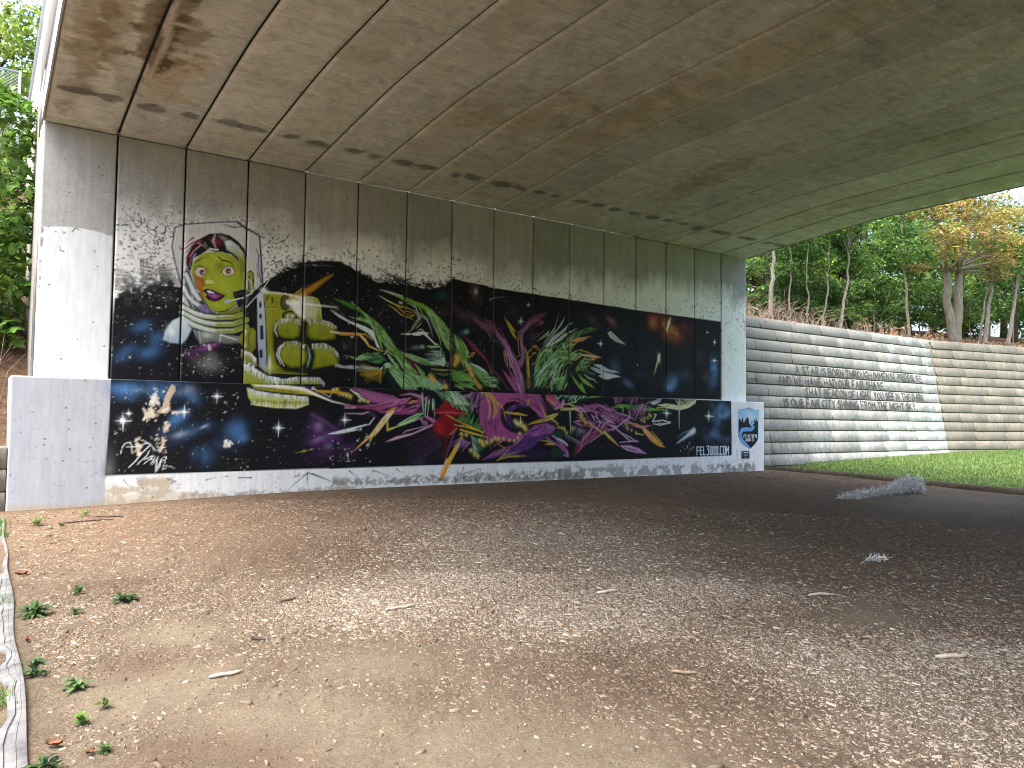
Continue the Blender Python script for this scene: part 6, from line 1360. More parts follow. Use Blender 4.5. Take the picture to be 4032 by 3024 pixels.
B F 186,166,66 1320.1 170.2 4.9 4.9 0 0.95
B F 228,218,140 1318.4 171.4 2.2 2.2 0 0.8
S F 196,180,120 1,1.4 1117.2,166.4,3.6 1169.4,137,3.7
P F 190,180,80>214,180,50 1,1.8,-90 1164.1,143 1179.9,141 1206.8,121 1228.5,100.7 1201.4,117
P F 220,180,110>214,140,40 1,2,-90 1311.6,153.5 1328.8,149.5 1363.7,124.5 1402.2,96.8 1375.5,101.3 1346.3,116.2 1317.4,141.2
S F 200,170,60 1,1.2 1349,143.3,1.5 1375.4,120.2,3 1393.2,107.5,1.5
S F 206,150,90 1,1.9 1258.2,165.5,2.4 1288.9,161.7,5.8 1311.6,153.5,5.9
S F 190,120,60 0.7,2 1311.6,157.7,2 1346.2,137,5
S F 190,176,80 1,1.5 1289.1,137,4.9 1317.4,132.9,2
P F 205,206,150>220,220,190 1,2.5,-90 1369.1,216.8 1404.7,221.8 1465.5,216.7 1502.9,224 1531.5,237.8 1525.1,224.5 1496.7,210.8 1459.4,203.6 1404.8,209.1
H F 230,230,205>190,186,110 0.8,1.3,16,113,3.1,31.3,150,6 1453.3,205.7 1528.3,233.3
S F 196,170,60 1,1.3 1366.2,208.4,2.5 1398.8,211.1,4.6 1422.8,218,2.1
P F 196,204,204 1,2,-90 1340,222.5 1369.1,231.6 1389.7,237.6 1380.9,225.5 1357.4,216.6
S F 30,34,40 1,1.3 1357.4,225,1 1383.8,231.9,3
S F 205,210,205 0.75,2.1 1458.1,231.6,5.2 1458.3,149.9,1.6
B F 180,175,165 1458.1 223 8.4 12.6 0 0.6
B F 150,165,175 1407.8 194.3 9.6 9.6 0 0.6
S F 235,240,240 0.9,0.8 1407.8,194.3,2.8 1407.9,177,0.5
S F 235,240,240 0.9,0.8 1407.8,194.3,2.8 1407.7,211.6,0.5
S F 235,240,240 0.9,0.8 1407.8,194.3,2.8 1428.3,193.9,0.5
S F 235,240,240 0.9,0.8 1407.8,194.3,2.8 1387.5,194.7,0.5
S F 235,240,240 0.9,0.8 1407.8,194.3,2.8 1413.9,190,0.5
S F 235,240,240 0.9,0.8 1407.8,194.3,2.8 1401.7,189.9,0.5
S F 235,240,240 0.9,0.8 1407.8,194.3,2.8 1413.9,198.7,0.5
S F 235,240,240 0.9,0.8 1407.8,194.3,2.8 1401.7,198.5,0.5
B F 255,255,255 1407.8 194.3 3.5 3.5 0 1
B F 150,165,175 1583.3 188 10.3 10.3 0 0.6
S F 235,240,240 0.9,0.8 1583.3,188,3 1583.3,169.9,0.5
S F 235,240,240 0.9,0.8 1583.3,188,3 1583.3,206.1,0.6
S F 235,240,240 0.9,0.8 1583.3,188,3 1605.7,187.5,0.6
S F 235,240,240 0.9,0.8 1583.3,188,3 1561.1,188.5,0.5
S F 235,240,240 0.9,0.8 1583.3,188,3 1590,183.5,0.6
S F 235,240,240 0.9,0.8 1583.3,188,3 1576.6,183.4,0.5
S F 235,240,240 0.9,0.8 1583.3,188,3 1590,192.6,0.6
S F 235,240,240 0.9,0.8 1583.3,188,3 1576.6,192.4,0.5
B F 255,255,255 1583.3 188 3.7 3.7 0 1
S F 225,230,232 1,1.3 1357.5,190.6,2 1366.3,189.5,2.5 1351.8,170.4,3 1393,174.2,3.1 1422.9,167.7,3.1 1381.2,160.2,2.5 1354.8,164.2,2
S F 200,206,210 1,1.3 1369.4,166.4,1.5 1404.9,164.5,3.6 1422.9,167.7,1.5
S F 150,180,150 0.9,1.3 1056.5,192.9,5.3 1059.6,137.1,1.8
S F 216,224,236 1,0.9 1532.3,75.4,3.2 1532.3,97.4,3.2
S F 216,224,236 1,0.9 1532.3,97.4,3.2 1541,97.3,3.2
S F 216,224,236 1,0.9 1532.3,87.3,3.2 1539.5,87.2,3.2
S F 216,224,236 1,0.9 1546.4,75.3,3.2 1546.3,97.4,3.2
S F 216,224,236 1,0.9 1546.3,97.4,3.2 1554.6,97.3,3.3
S F 216,224,236 1,0.9 1546.3,87,3.2 1553.6,86.9,3.3
S F 216,224,236 1,0.9 1546.4,75.3,3.2 1554.7,75.2,3.3
S F 216,224,236 1,0.9 1560.8,97.5,3.3 1560.8,75.3,3.3 1569.2,75.2,3.3
S F 216,224,236 1,0.9 1575.1,99.4,3.3 1583,99.3,3.3 1579.3,89.8,3.3 1583.5,87.9,3.3 1583,75.1,3.3 1575.6,74,3.3
S F 216,224,236 1,0.9 1589.5,97.5,3.3 1597.4,97.4,3.3 1597.4,75.1,3.3 1589.5,75.2,3.3 1589.5,97.5,3.3
S F 216,224,236 1,0.9 1602.3,97.6,3.3 1610.3,97.5,3.3 1610.3,75,3.3 1602.3,75.2,3.3 1602.3,97.6,3.3
S F 216,224,236 1,0.9 1615.2,97.6,3.3 1623.3,97.5,3.3 1623.3,75,3.3 1615.2,75.1,3.3 1615.2,97.6,3.3
S F 216,224,236 1,0.9 1628.2,75.1,3.3 1629.6,75.1,3.4
S F 216,224,236 1,0.9 1642.4,97.5,3.4 1634.3,97.6,3.4 1634.2,75.1,3.4 1642.4,74.9,3.4
S F 216,224,236 1,0.9 1648.1,97.7,3.4 1656.2,97.6,3.4 1656.2,74.9,3.4 1648,75,3.4 1648.1,97.7,3.4
S F 216,224,236 1,0.9 1660.9,75,3.4 1660.9,97.7,3.4 1666.1,84.6,3.4 1671.4,97.6,3.4 1671.3,74.8,3.4
P F 196,178,152 0.95,1.5,-90 99.9,229.1 106,225.5 106.7,216.4 100.6,205.5 96.9,194.7 99.3,181.8 94.5,175.3 83.7,174.1 74.7,177.1 85.3,185.9 87.8,200.9 94.2,218.2
D F 196,178,152>230,226,216 0.9,0.2,26,114,2.2 70.3,231 109,232.5 110.9,171.5 72.2,171
P F 214,204,184 0.95,1.4,-90 65.6,187.6 69.3,181.3 74,170.8 71.2,165.4 64.4,166.4 57.7,163.2 55,168.4 60.1,176.9
D F 214,204,184>230,226,216 0.9,0.2,26,115,2.2 51.6,190.3 76.1,190.8 77,160.4 52.6,160.2
P F 206,190,160 0.95,1.4,-90 92.2,156 96.2,153.9 96.9,145.4 92.5,143.2
D F 206,190,160>230,226,216 0.9,0.2,26,116,2.3 89.3,159 99.2,159.1 99.8,140.3 89.9,140.2
P F 196,180,156 0.95,1.4,-90 85.9,132.6 90,128.3 91.3,117.7 85.9,102.8 77.9,105 85.5,115.6
D F 196,180,156>230,226,216 0.9,0.2,26,117,2.2 74.3,135.6 93.6,135.6 94.7,99.7 75.4,100
P F 222,218,206 0.95,1.4,-90 67,205.6 72.5,206.9 71.2,197.3 65.8,195
D F 222,218,206>230,226,216 0.9,0.2,26,118,2.2 62.6,209.5 75.1,209.9 75.7,192.3 63.2,192
P F 190,176,152 0.95,1.4,-90 42.6,124.3 50.5,115.9 49,101.2 43.2,105.5
D F 190,176,152>230,226,216 0.9,0.2,26,119,2.2 39.8,127.2 52.8,127.2 53.7,98.2 40.7,98.4
P F 214,204,190 0.95,1.5,-90 202.9,120.1 207.3,119 205.2,113.4 202,114.6
D F 214,204,190>230,226,216 0.9,0.2,26,120,2.4 198.7,123.2 210.2,123.2 210.5,110.2 199.1,110.4
S F 225,228,228 1,0.4 18.4,101.7,1.2 20,112,1.2 24.8,119.2,1.2 31.3,121.2,1.2 35.6,116,1.2 37.3,100.4,1.2
S F 225,228,228 1,0.4 26.9,113,1 41.1,112.4,1.3 61,119.6,1.3 66.9,116.8,1
S F 225,228,228 1,0.4 40.8,122.2,1 44.4,126.4,1.1 52.1,125.3,1.2 65.9,117.8,1.2 76,105.5,1.2
S F 225,228,228 1,0.4 66.9,116.2,1.6 52.9,101.2,1.6 41.9,85.7,1.5 31.8,75.5,1.2
S F 225,228,228 1,0.4 65.3,105.2,1.4 61.7,96.8,1.3 52.3,87.6,1.3 46.3,80.4,1.2
S F 225,228,228 1,0.4 56.4,81.2,1 66.7,89.4,1.1 59.9,92.7,1.1 57.1,89.6,1.2 70.5,94.6,1.2
S F 225,228,228 1,0.4 66.6,94.7,1 73.3,96.2,1 67.7,89.4,1 74.5,90.3,1 68,80.9,1
S F 225,228,228 1,0.4 75.3,94.5,1 70.9,79.8,1 78.4,89.2,1 77,72.3,1
S F 225,228,228 1,0.4 80.2,94.4,1.2 77.2,66,1.2 86.3,90.1,1.1 81,69,1
S F 225,228,228 1,0.4 88.2,92.2,1 83.8,75.3,1
S F 225,228,228 1,0.4 90.1,94.3,1 95.1,93.1,1 88.8,70.9,1 94.7,71.8,1
S F 225,228,228 1,0.4 85.4,85.9,0.8 94.2,88.9,1
S F 225,228,228 1,0.4 93.6,77.2,1.4 102.5,75.9,1 110.7,71.4,0.6
B F 150,165,175 19.7 160.1 9.2 9.2 0 0.6
S F 235,240,240 0.9,0.3 19.7,160.1,2.7 20.4,138.9,0.2
S F 235,240,240 0.9,0.3 19.7,160.1,2.7 19.1,181.3,0.2
S F 235,240,240 0.9,0.3 19.7,160.1,2.7 35.8,159.3,0.2
S F 235,240,240 0.9,0.3 19.7,160.1,2.7 3.9,160.8,0.2
S F 235,240,240 0.9,0.3 19.7,160.1,2.7 24.7,154.8,0.2
S F 235,240,240 0.9,0.3 19.7,160.1,2.7 15.1,154.8,0.2
S F 235,240,240 0.9,0.3 19.7,160.1,2.7 24.4,165.4,0.2
S F 235,240,240 0.9,0.3 19.7,160.1,2.7 14.8,165.3,0.2
B F 255,255,255 19.7 160.1 3.4 3.4 0 1
B F 150,165,175 29.1 173.3 4.4 4.4 0 0.6
S F 235,240,240 0.9,0.3 29.1,173.3,1.3 29.4,163.3,0.2
S F 235,240,240 0.9,0.3 29.1,173.3,1.3 28.8,183.3,0.2
S F 235,240,240 0.9,0.3 29.1,173.3,1.3 36.7,173,0.2
S F 235,240,240 0.9,0.3 29.1,173.3,1.3 21.6,173.6,0.2
S F 235,240,240 0.9,0.3 29.1,173.3,1.3 31.4,170.8,0.2
S F 235,240,240 0.9,0.3 29.1,173.3,1.3 26.9,170.8,0.2
S F 235,240,240 0.9,0.3 29.1,173.3,1.3 31.3,175.8,0.2
S F 235,240,240 0.9,0.3 29.1,173.3,1.3 26.8,175.8,0.2
B F 255,255,255 29.1 173.3 1.6 1.6 0 1
B F 150,165,175 123.7 177.5 6.9 6.9 0 0.6
S F 235,240,240 0.9,0.3 123.7,177.5,2 124.1,161.9,0.2
S F 235,240,240 0.9,0.3 123.7,177.5,2 123.2,193.1,0.2
S F 235,240,240 0.9,0.3 123.7,177.5,2 136,177,0.2
S F 235,240,240 0.9,0.3 123.7,177.5,2 111.5,177.9,0.2
S F 235,240,240 0.9,0.3 123.7,177.5,2 127.4,173.6,0.2
S F 235,240,240 0.9,0.3 123.7,177.5,2 120.1,173.5,0.2
S F 235,240,240 0.9,0.3 123.7,177.5,2 127.2,181.4,0.2
S F 235,240,240 0.9,0.3 123.7,177.5,2 119.9,181.3,0.2
B F 255,255,255 123.7 177.5 2.5 2.5 0 1
B F 150,165,175 181.7 208.8 7.2 7.2 0 0.6
S F 235,240,240 0.9,0.3 181.7,208.8,2.1 182.2,192.8,0.2
S F 235,240,240 0.9,0.3 181.7,208.8,2.1 181.3,224.7,0.2
S F 235,240,240 0.9,0.3 181.7,208.8,2.1 194.6,208.4,0.2
S F 235,240,240 0.9,0.3 181.7,208.8,2.1 169,209.1,0.2
S F 235,240,240 0.9,0.3 181.7,208.8,2.1 185.7,204.9,0.2
S F 235,240,240 0.9,0.3 181.7,208.8,2.1 178,204.7,0.2
S F 235,240,240 0.9,0.3 181.7,208.8,2.1 185.4,212.9,0.2
S F 235,240,240 0.9,0.3 181.7,208.8,2.1 177.8,212.6,0.2
B F 255,255,255 181.7 208.8 2.6 2.6 0 1
B F 150,165,175 303 148.3 8.4 8.4 0 0.6
S F 235,240,240 0.9,0.3 303,148.3,2.5 303.5,130,0.2
S F 235,240,240 0.9,0.3 303,148.3,2.5 302.5,166.7,0.2
S F 235,240,240 0.9,0.3 303,148.3,2.5 318.5,147.6,0.2
S F 235,240,240 0.9,0.3 303,148.3,2.5 287.7,149,0.2
S F 235,240,240 0.9,0.3 303,148.3,2.5 307.7,143.8,0.2
S F 235,240,240 0.9,0.3 303,148.3,2.5 298.5,143.8,0.2
S F 235,240,240 0.9,0.3 303,148.3,2.5 307.5,152.9,0.2
S F 235,240,240 0.9,0.3 303,148.3,2.5 298.3,152.9,0.2
B F 255,255,255 303 148.3 3.1 3.1 0 1
B F 190,200,60 357.6 101 3.3 2.4 0 0.9
S F 150,160,60 0.7,0.9 339.7,97,0.7 357.6,101,1.9 380.6,105.4,0.5
P F 202,190,170 0.7,5.8,-90 -2.6,22.3 45.6,28.3 50.6,53.1 91.2,59.2 111.9,29.7 124.2,22.7 122.7,5.7 65.5,6.5 -2.2,10.1
P F 150,146,142 0.45,4,-90 44.7,57.5 59.9,60.2 68,50.4 54.8,38.4 45.1,45
P F 196,184,164 0.5,5.8,-90 -5.3,46.9 13.1,48.2 26.7,29.2 1,24.2
S F 30,30,32 0.9,0.5 24.1,54,1.8 33.9,41.3,1.2 42.7,29.5,0.4
S F 30,30,32 0.9,0.5 48.7,50.7,1.8 59.6,40.3,0.4
S F 30,30,32 0.9,0.6 364.8,56.6,2.2 365.2,37.8,1.4 371.1,17.6,0.5
S F 30,30,32 0.9,0.6 367.2,56.5,2.2 341.2,36.3,1.4 323.9,20.7,0.5
S F 30,30,32 0.9,0.6 364.7,57.1,2.2 391.9,46.3,1.5 445.3,26.5,0.5
S F 30,30,32 0.9,0.6 374.5,55.1,2.2 417.1,38.3,0.5
S F 30,30,32 0.9,0.6 338.5,49.2,2.1 362.4,53.1,0.5
S F 30,30,32 0.9,0.5 206.9,54.5,2 194.1,52.7,0.4
S F 30,30,32 0.9,0.6 226.6,50.5,2 253.1,50.8,1.3 246.6,45.4,0.4
S F 30,30,32 0.9,0.5 166.7,48.1,1.9 187.6,54,0.4
H F 60,58,58>120,116,110 0.5,0.8,30,121,1.6,8.2,-50,60 95.2,55.9 111.4,46.8
D F 110,108,104>70,68,66 0.6,0.4,190,122,1 7.2,58.7 471,56 472.1,9.6 1.4,11.9
S F 26,26,28 0.9,0.6 782.6,54.2,2.5 787.6,52.7,1.7 777.8,37.4,1 764.8,22.4,0.6
S F 26,26,28 0.9,0.6 741.4,44.2,2.4 764.3,50.5,1.2 787.6,54.1,0.6
S F 26,26,28 0.9,0.6 751.3,42.5,2.4 777.6,50.1,0.6
S F 26,26,28 0.9,0.6 739.5,58.1,2.4 733.3,41.6,1.2 730.4,22.3,0.6
S F 26,26,28 0.9,0.6 856.6,29.2,2.6 860,37.8,1.7 867,36.1,1.1 870.6,31.7,0.6
S F 30,30,32 0.9,0.5 510.2,56.9,2.7 523,53.5,1.6 548.9,43.6,0.9 562,37.9,0.6
S F 30,30,32 0.9,0.5 456.5,57.9,2.6 467.5,49.9,1.1 475.9,40.8,0.5
S F 30,30,32 0.9,0.6 567.4,58.8,2.8 577.8,51.9,0.6
S F 30,30,32 0.9,0.9 1191.2,55.2,2.8 1201.9,51,2.3 1207.2,56.9,1.4
S F 30,30,32 0.9,0.9 1185.9,51.4,2.8 1191.3,47.3,1.4
S F 30,30,32 0.9,1.1 1672.5,278.7,3.4 1675.2,257.4,2.9 1687.6,245.4,1.7
N F 128,124,116 0.7,15.7,10.5,123 414.6,47.1 1105.1,50.6 1105.4,15.7 415.1,24.2
N F 100,96,90 0.6,10.5,6.3,124 414.7,39.5 1105.2,41.1 1105.4,15.7 415.1,24.2
N F 128,124,116 0.7,21.1,14,125 1012.5,55.2 1780.6,52 1809.9,9.5 1013,15
N F 110,104,92 0.6,22.6,13.6,126 1611.5,51.8 1810.1,51.4 1809.9,9.5 1611.5,15.5
N F 186,172,150 0.85,11.6,11.6,127 -6.9,40.8 44.7,57.5 95.1,58 128.1,29 297.1,19.6 471.6,29.1 472.2,4.7 230.2,-2.1 -5.6,2.1
N F 150,146,140 0.7,12.5,8.4,128 124.1,27 471.7,26.7 472.2,2.3 124.8,3.4
P F 150,190,226>196,214,236 1,0.8,-90 1717.2,208.2 1718.3,210.8 1734.3,209.8 1750.5,212.7 1765.8,216.6 1779.2,212.8 1795.7,210.2 1813.4,211.1 1812.7,186.3 1811.6,132.7 1809.9,116.7 1799.4,106.1 1786.9,98.2 1774.6,89.7 1764.3,91.8 1744.1,100.6 1726,111.9 1717.6,126.3 1715.7,140.7
B F 222,230,240 1770.8 185.8 22 20.3 0 0.7
P F 28,30,38 1,0.8,-90 1717.8,181.3 1723.2,183.3 1724.2,174.8 1727.2,180.1 1730.2,180.1 1730.2,169.6 1734.2,184.1 1739.3,183.5 1740.2,169.7 1745.3,176.3 1746.3,168.4 1749.4,180.3 1754.9,181 1754.9,187.6 1760.2,188.4 1760.6,184.4 1765.7,183.8 1766.7,173.9 1768.7,165.9 1791.4,167.4 1791.8,180.1 1795.2,180.4 1795.5,170.1 1799.7,182.8 1804.5,182.5 1804.9,174.2 1808,174.9 1810.1,175.6 1811,132.7 1808.8,116.7 1793.2,102.1 1774.6,90.4 1758.3,101.1 1732,113.1 1718,127.6
D F 50,70,50>60,52,60>40,60,70 0.5,1,90,129,2.3 1720.2,174.8 1810.1,174.2 1808.8,119.4 1776.6,94.3 1734,119.7
S F 120,170,226 1,0.8 1775.9,165.3,8.5 1784.1,160.7,10.2 1788.2,154.7,10.2 1778.9,149.4,10.2 1754.4,150,11.7 1734.1,147.3,13.3 1726.1,136.8,12.3 1728,123.6,12.3 1738,111.8,11.7 1752.2,102.5,10.7 1768.4,92.4,6.7
S F 90,136,200 0.8,1 1776.9,159.3,1.4 1785.1,154,2 1774.8,148,2 1748.3,147.3,2.3 1732.1,140.7,1.3
S F 70,110,180 0.8,1 1724.1,140.7,1.3 1726,123.7,2.3 1736,110.5,2 1756.2,97.2,1.3
S F 84,124,190 0.9,0.8 1728.3,209.7,2 1748.5,212,2.3 1765.8,216,2.9 1779.2,212.3,3.1 1793.6,209.9,2
S F 40,60,110 0.8,0.7 1715.8,206.2,1.3 1715.7,140.7,1.4 1717.6,126.3,1.5 1726,111.9,1.5 1744.1,100.6,1.5 1764.3,91.1,1.5
S F 110,180,215 0.7,0.7 1813.4,210.5,1.7 1812.5,140.8,1.5 1809.9,116.7,1.4
S F 226,230,238 1,0.5 1742.5,124.7,2.5 1742.6,132.5,2.5
S F 226,230,238 1,0.5 1742.6,131.2,2.5 1747.4,132.5,2.5
S F 226,230,238 1,0.5 1751.8,124.6,2.5 1751.9,132.5,2.5
S F 226,230,238 1,0.5 1751.9,134.6,2.5 1752.1,134.6,2.5
S F 226,230,238 1,0.5 1761.2,132.5,2.5 1764.1,124.6,2.5 1767,132.5,2.5
S F 226,230,238 1,0.5 1770.6,124.6,2.5 1770.6,132.5,2.5
S F 226,230,238 1,0.5 1770.6,134.6,2.5 1770.8,134.6,2.5
S F 226,230,238 1,0.5 1780.1,128.8,2.5 1785.4,129,2.5 1784.6,132.5,2.5 1780.7,132,2.5 1780.1,125.9,2.5 1785,124.8,2.5
S F 226,230,238 1,0.5 1789.5,124.5,2.5 1789.6,132.5,2.5
S F 226,230,238 1,0.5 1789.6,131.2,2.5 1794.5,132.5,2.6
S F 226,230,238 1,0.5 1799.1,128.7,2.6 1804.5,129,2.6 1803.7,132.5,2.6 1799.7,131.9,2.6 1799.1,125.8,2.6 1804.1,124.7,2.6
S F 226,230,238 1,0.5 1779.3,134.8,1.4 1781.3,133,1.4
S F 226,230,238 1,0.5 1751.8,114.1,2.3 1755.9,121.2,2.3
S F 226,230,238 1,0.5 1751.8,121.2,2.3 1755.8,114.1,2.3
S F 226,230,238 1,0.5 1759.3,114,2.4 1761.6,121.2,2.4 1763.7,114,2.4
S F 226,230,238 1,0.5 1760.3,116.4,2.4 1763,116.4,2.4
S F 226,230,238 1,0.5 1766.9,121.1,2.4 1769.1,114,2.4 1771.3,121.1,2.4
S F 226,230,238 1,0.5 1774.5,113.9,2.4 1774.5,121.1,2.4
S F 226,230,238 1,0.5 1782.1,113.9,2.4 1782.1,121.1,2.4
S F 226,230,238 1,0.5 1789.7,113.9,2.4 1789.7,121,2.4
S F 20,20,28 1,0.7 1709.9,87.2,2.3 1709.4,41.6,0.7
'''

# ======================= materials ====================================================
def mat_wall():
    m = NM('painted concrete', .72, .16); v = m.coord('Object')
    big = m.noise(v, 1.9, 6, .7, .5); fine = m.noise(v, 22, 6, .78); st = m.noise(m.coord('Object', (9, 9, .7)), 1.0, 5, .6)
    oi = m.n('ObjectInfo')
    c = m.ramp(big, (.30, (.17, .172, .165)), (.5, (.33, .332, .322)), (.70, (.48, .482, .472)))
    c = m.mix(.55, c, m.ramp(st, (.3, (.18, .182, .176)), (.7, (.46, .462, .452))))
    c = m.mix(.5, c, m.ramp(fine, (.3, (.20, .202, .198)), (.7, (.44, .442, .434))))
    c = m.mix(1.0, c, m.ramp(oi.outputs['Random'], (0, (.82, .82, .81)), (1, (1.1, 1.1, 1.09))), 'MULTIPLY')
    at = m.n('Attribute', attribute_name='paint')
    wear = m.rng(m.noise(v, 9, 6, .75), .27, .33, .35, 1.0)
    al = m.math('MULTIPLY', at.outputs['Alpha'], wear)
    # the paint itself is uneven: streaks and dust
    pc = m.mix(1.0, at.outputs['Color'], m.ramp(m.noise(m.coord('Object', (10, 10, 1.6)), 1.3, 6, .65), (.25, (.80, .80, .79)), (.7, (1.04, 1.04, 1.04))), 'MULTIPLY')
    pc = m.mix(m.rng(fine, .5, .8, 0, .02), pc, (.45, .45, .43))
    c = m.mix(al, c, pc)
    # air holes in the concrete show through paint as dark pits
    vo = m.n('TexVoronoi'); vo.inputs['Scale'].default_value = 5.5; m.l(v, vo.inputs['Vector'])
    pit = m.math('MULTIPLY', m.rng(vo.outputs['Distance'], .075, .11, 1, 0), m.rng(m.noise(v, 2.3, 2, .5), .47, .52, 0, 1))
    c = m.mix(m.math('MULTIPLY', pit, .75), c, (.05, .05, .048))
    m.base(c); m.l(m.rng(al, 0, 1, .88, .7), m.b.inputs['Roughness'])
    h = m.math('ADD', m.math('MULTIPLY', fine, .6), m.math('MULTIPLY', pit, -1.5)); m.bump(h, .35, .006); return m.m
def mat_soffit():
    m = NM('board marked concrete', .8, .2); v = m.coord('Object')
    big = m.noise(v, .55, 5, .62); lines = m.noise(m.coord('Object', (1.2, 26, 26)), 1.0, 6, .7); fine = m.noise(v, 30, 4, .7)
    oi = m.n('ObjectInfo')
    c = m.ramp(big, (.28, (.345, .36, .325)), (.5, (.50, .518, .475)), (.74, (.635, .655, .61)))
    c = m.mix(.55, c, m.ramp(lines, (.32, (.29, .30, .27)), (.68, (.675, .695, .65))))
    c = m.mix(.25, c, m.ramp(fine, (.35, (.32, .312, .275)), (.65, (.6, .59, .54))))
    c = m.mix(1.0, c, m.ramp(oi.outputs['Random'], (0, (.94, .94, .94)), (1, (1.06, 1.06, 1.05))), 'MULTIPLY')
    c = m.mix(.85, c, m.ramp(m.noise(v, 3.6, 6, .72, .7), (.34, (.70, .70, .69)), (.5, (1, 1, 1)), (.68, (1.16, 1.16, 1.15))), 'MULTIPLY')
    wp = m.ramp(m.noise(v, 1.7, 4, .55, 1.2), (.60, (1, 1, 1)), (.66, (1.28, 1.28, 1.25)))
    c = m.mix(.6, c, wp, 'MULTIPLY')
    at = m.n('Attribute', attribute_name='paint'); c = m.mix(1.0, c, at.outputs['Color'], 'MULTIPLY')
    w = m.mix(m.math('MULTIPLY', at.outputs['Alpha'], m.rng(fine, .3, .7, .6, 1)), c, (.62, .60, .53))
    m.base(w); m.bump(m.math('ADD', lines, fine), .25, .006); return m.m
def mat_concrete(name, col, streak=.5, dark=(.12, .12, .11)):
    m = NM(name, .82, .25); v = m.coord('Object'); c = m.ramp(m.noise(v, 1.3, 6, .65), (.3, tuple(x * .72 for x in col)), (.7, tuple(x * 1.15 for x in col)))
    st = m.noise(m.coord('Object', (6, 6, .35)), 1.2, 5, .65)
    c = m.mix(m.rng(st, .42, .68, 0, streak), c, dark); fine = m.noise(v, 25, 5, .7); c = m.mix(.3, c, m.ramp(fine, (.3, tuple(x * .6 for x in col)), (.7, tuple(x * 1.2 for x in col))))
    m.base(c); m.bump(fine, .35, .006); return m.m
def mat_block(name, light, darkc, lo, hi):
    m = NM(name, .85, .2); v = m.coord('Object'); oi = m.n('ObjectInfo')
    blotch = m.noise(v, 1.1, 5, .6, .4); mid = m.noise(v, 7, 6, .75, .5); st = m.noise(m.coord('Object', (11, 11, .8)), 1.0, 6, .72); fine = m.noise(v, 34, 4, .7)
    f = m.math('ADD', m.math('MULTIPLY', blotch, .35), m.math('ADD', m.math('MULTIPLY', mid, .36), m.math('MULTIPLY', st, .29)))
    f = m.math('ADD', f, m.rng(oi.outputs['Random'], 0, 1, -.012, .012))
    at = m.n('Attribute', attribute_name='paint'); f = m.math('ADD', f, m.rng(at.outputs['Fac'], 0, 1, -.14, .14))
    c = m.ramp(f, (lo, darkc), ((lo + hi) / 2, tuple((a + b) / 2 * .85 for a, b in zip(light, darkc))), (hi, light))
    c = m.mix(.25, c, m.ramp(fine, (.3, tuple(x * .5 for x in darkc)), (.7, light))); m.base(c); m.bump(m.math('ADD', fine, mid), .45, .01); return m.m
def mat_attr(name, rough=.85, spec=.2, attr='col', mul=None, trans=0.0):
    m = NM(name, rough, spec); at = m.n('Attribute', attribute_name=attr); c = at.outputs['Color']
    if mul: c = m.mix(1.0, c, m.ramp(m.noise(m.coord('Object'), mul, 4, .65), (.3, (.65, .65, .65)), (.7, (1.2, 1.2, 1.2))), 'MULTIPLY')
    m.base(c)
    if trans:
        tr = m.n('BsdfTranslucent'); m.l(c, tr.inputs[0]); mx = m.n('MixShader'); mx.inputs[0].default_value = trans
        m.l(m.b.outputs[0], mx.inputs[1]); m.l(tr.outputs[0], mx.inputs[2]); m.l(mx.outputs[0], m.t.nodes['Material Output'].inputs[0])
    return m.m
def mat_plain(name, col, rough=.6, metal=0.0, nscale=8, var=.25, spec=.3):
    m = NM(name, rough, spec); n = m.noise(m.coord('Object'), nscale, 5, .65)
    m.base(m.ramp(n, (.3, tuple(x * (1 - var) for x in col)), (.7, tuple(x * (1 + var) for x in col)))); m.b.inputs['Metallic'].default_value = metal; m.bump(n, .2, .005); return m.m
def mat_bark(name, col):
    m = NM(name, .9, .15); n = m.noise(m.coord('Object', (9, 9, 1.6)), 2.0, 6, .7); c = m.ramp(n, (.3, tuple(x * .45 for x in col)), (.55, col), (.75, tuple(x * 1.5 for x in col))); m.base(c); m.bump(n, .7, .03); return m.m
def mat_ground():
    m = NM('trodden wood chip mulch', .92, .1); v = m.coord('Object'); at = m.n('Attribute', attribute_name='paint')
    chip = m.n('TexVoronoi', feature='F1'); chip.inputs['Scale'].default_value = 26; chip.inputs['Randomness'].default_value = 1.0
    dst = m.noise(v, 9, 3, .6); mp = m.n('VectorMath', operation='MULTIPLY_ADD'); m.l(v, mp.inputs[0]); mp.inputs[1].default_value = (1, .55, 1); cmb = m.n('CombineXYZ'); m.l(dst, cmb.inputs[0]); m.l(dst, cmb.inputs[1]); m.l(cmb.outputs[0], mp.inputs[2]); m.l(mp.outputs[0], chip.inputs['Vector'])
    tone = m.ramp(chip.outputs['Color'], (.1, (.60, .58, .56)), (.5, (.95, .93, .91)), (.85, (1.25, 1.24, 1.22)), (1.0, (1.6, 1.58, 1.54)))
    edge = m.rng(chip.outputs['Distance'], .1, .55, 1.1, .55)
    fine = m.noise(v, 85, 6, .8); mid = m.noise(v, 2.2, 6, .7)
    c = m.mix(m.math('MULTIPLY', at.outputs['Alpha'], 1.0), at.outputs['Color'], m.mix(1.0, at.outputs['Color'], tone, 'MULTIPLY'))
    c = m.mix(1.0, c, m.ramp(fine, (.34, (.58, .57, .56)), (.66, (1.35, 1.35, 1.35))), 'MULTIPLY'); c = m.mix(.6, c, m.ramp(mid, (.3, (.75, .73, .72)), (.7, (1.2, 1.2, 1.2))), 'MULTIPLY')
    m.base(c); h = m.math('ADD', m.math('MULTIPLY', edge, at.outputs['Alpha']), fine); m.bump(h, .8, .02); return m.m
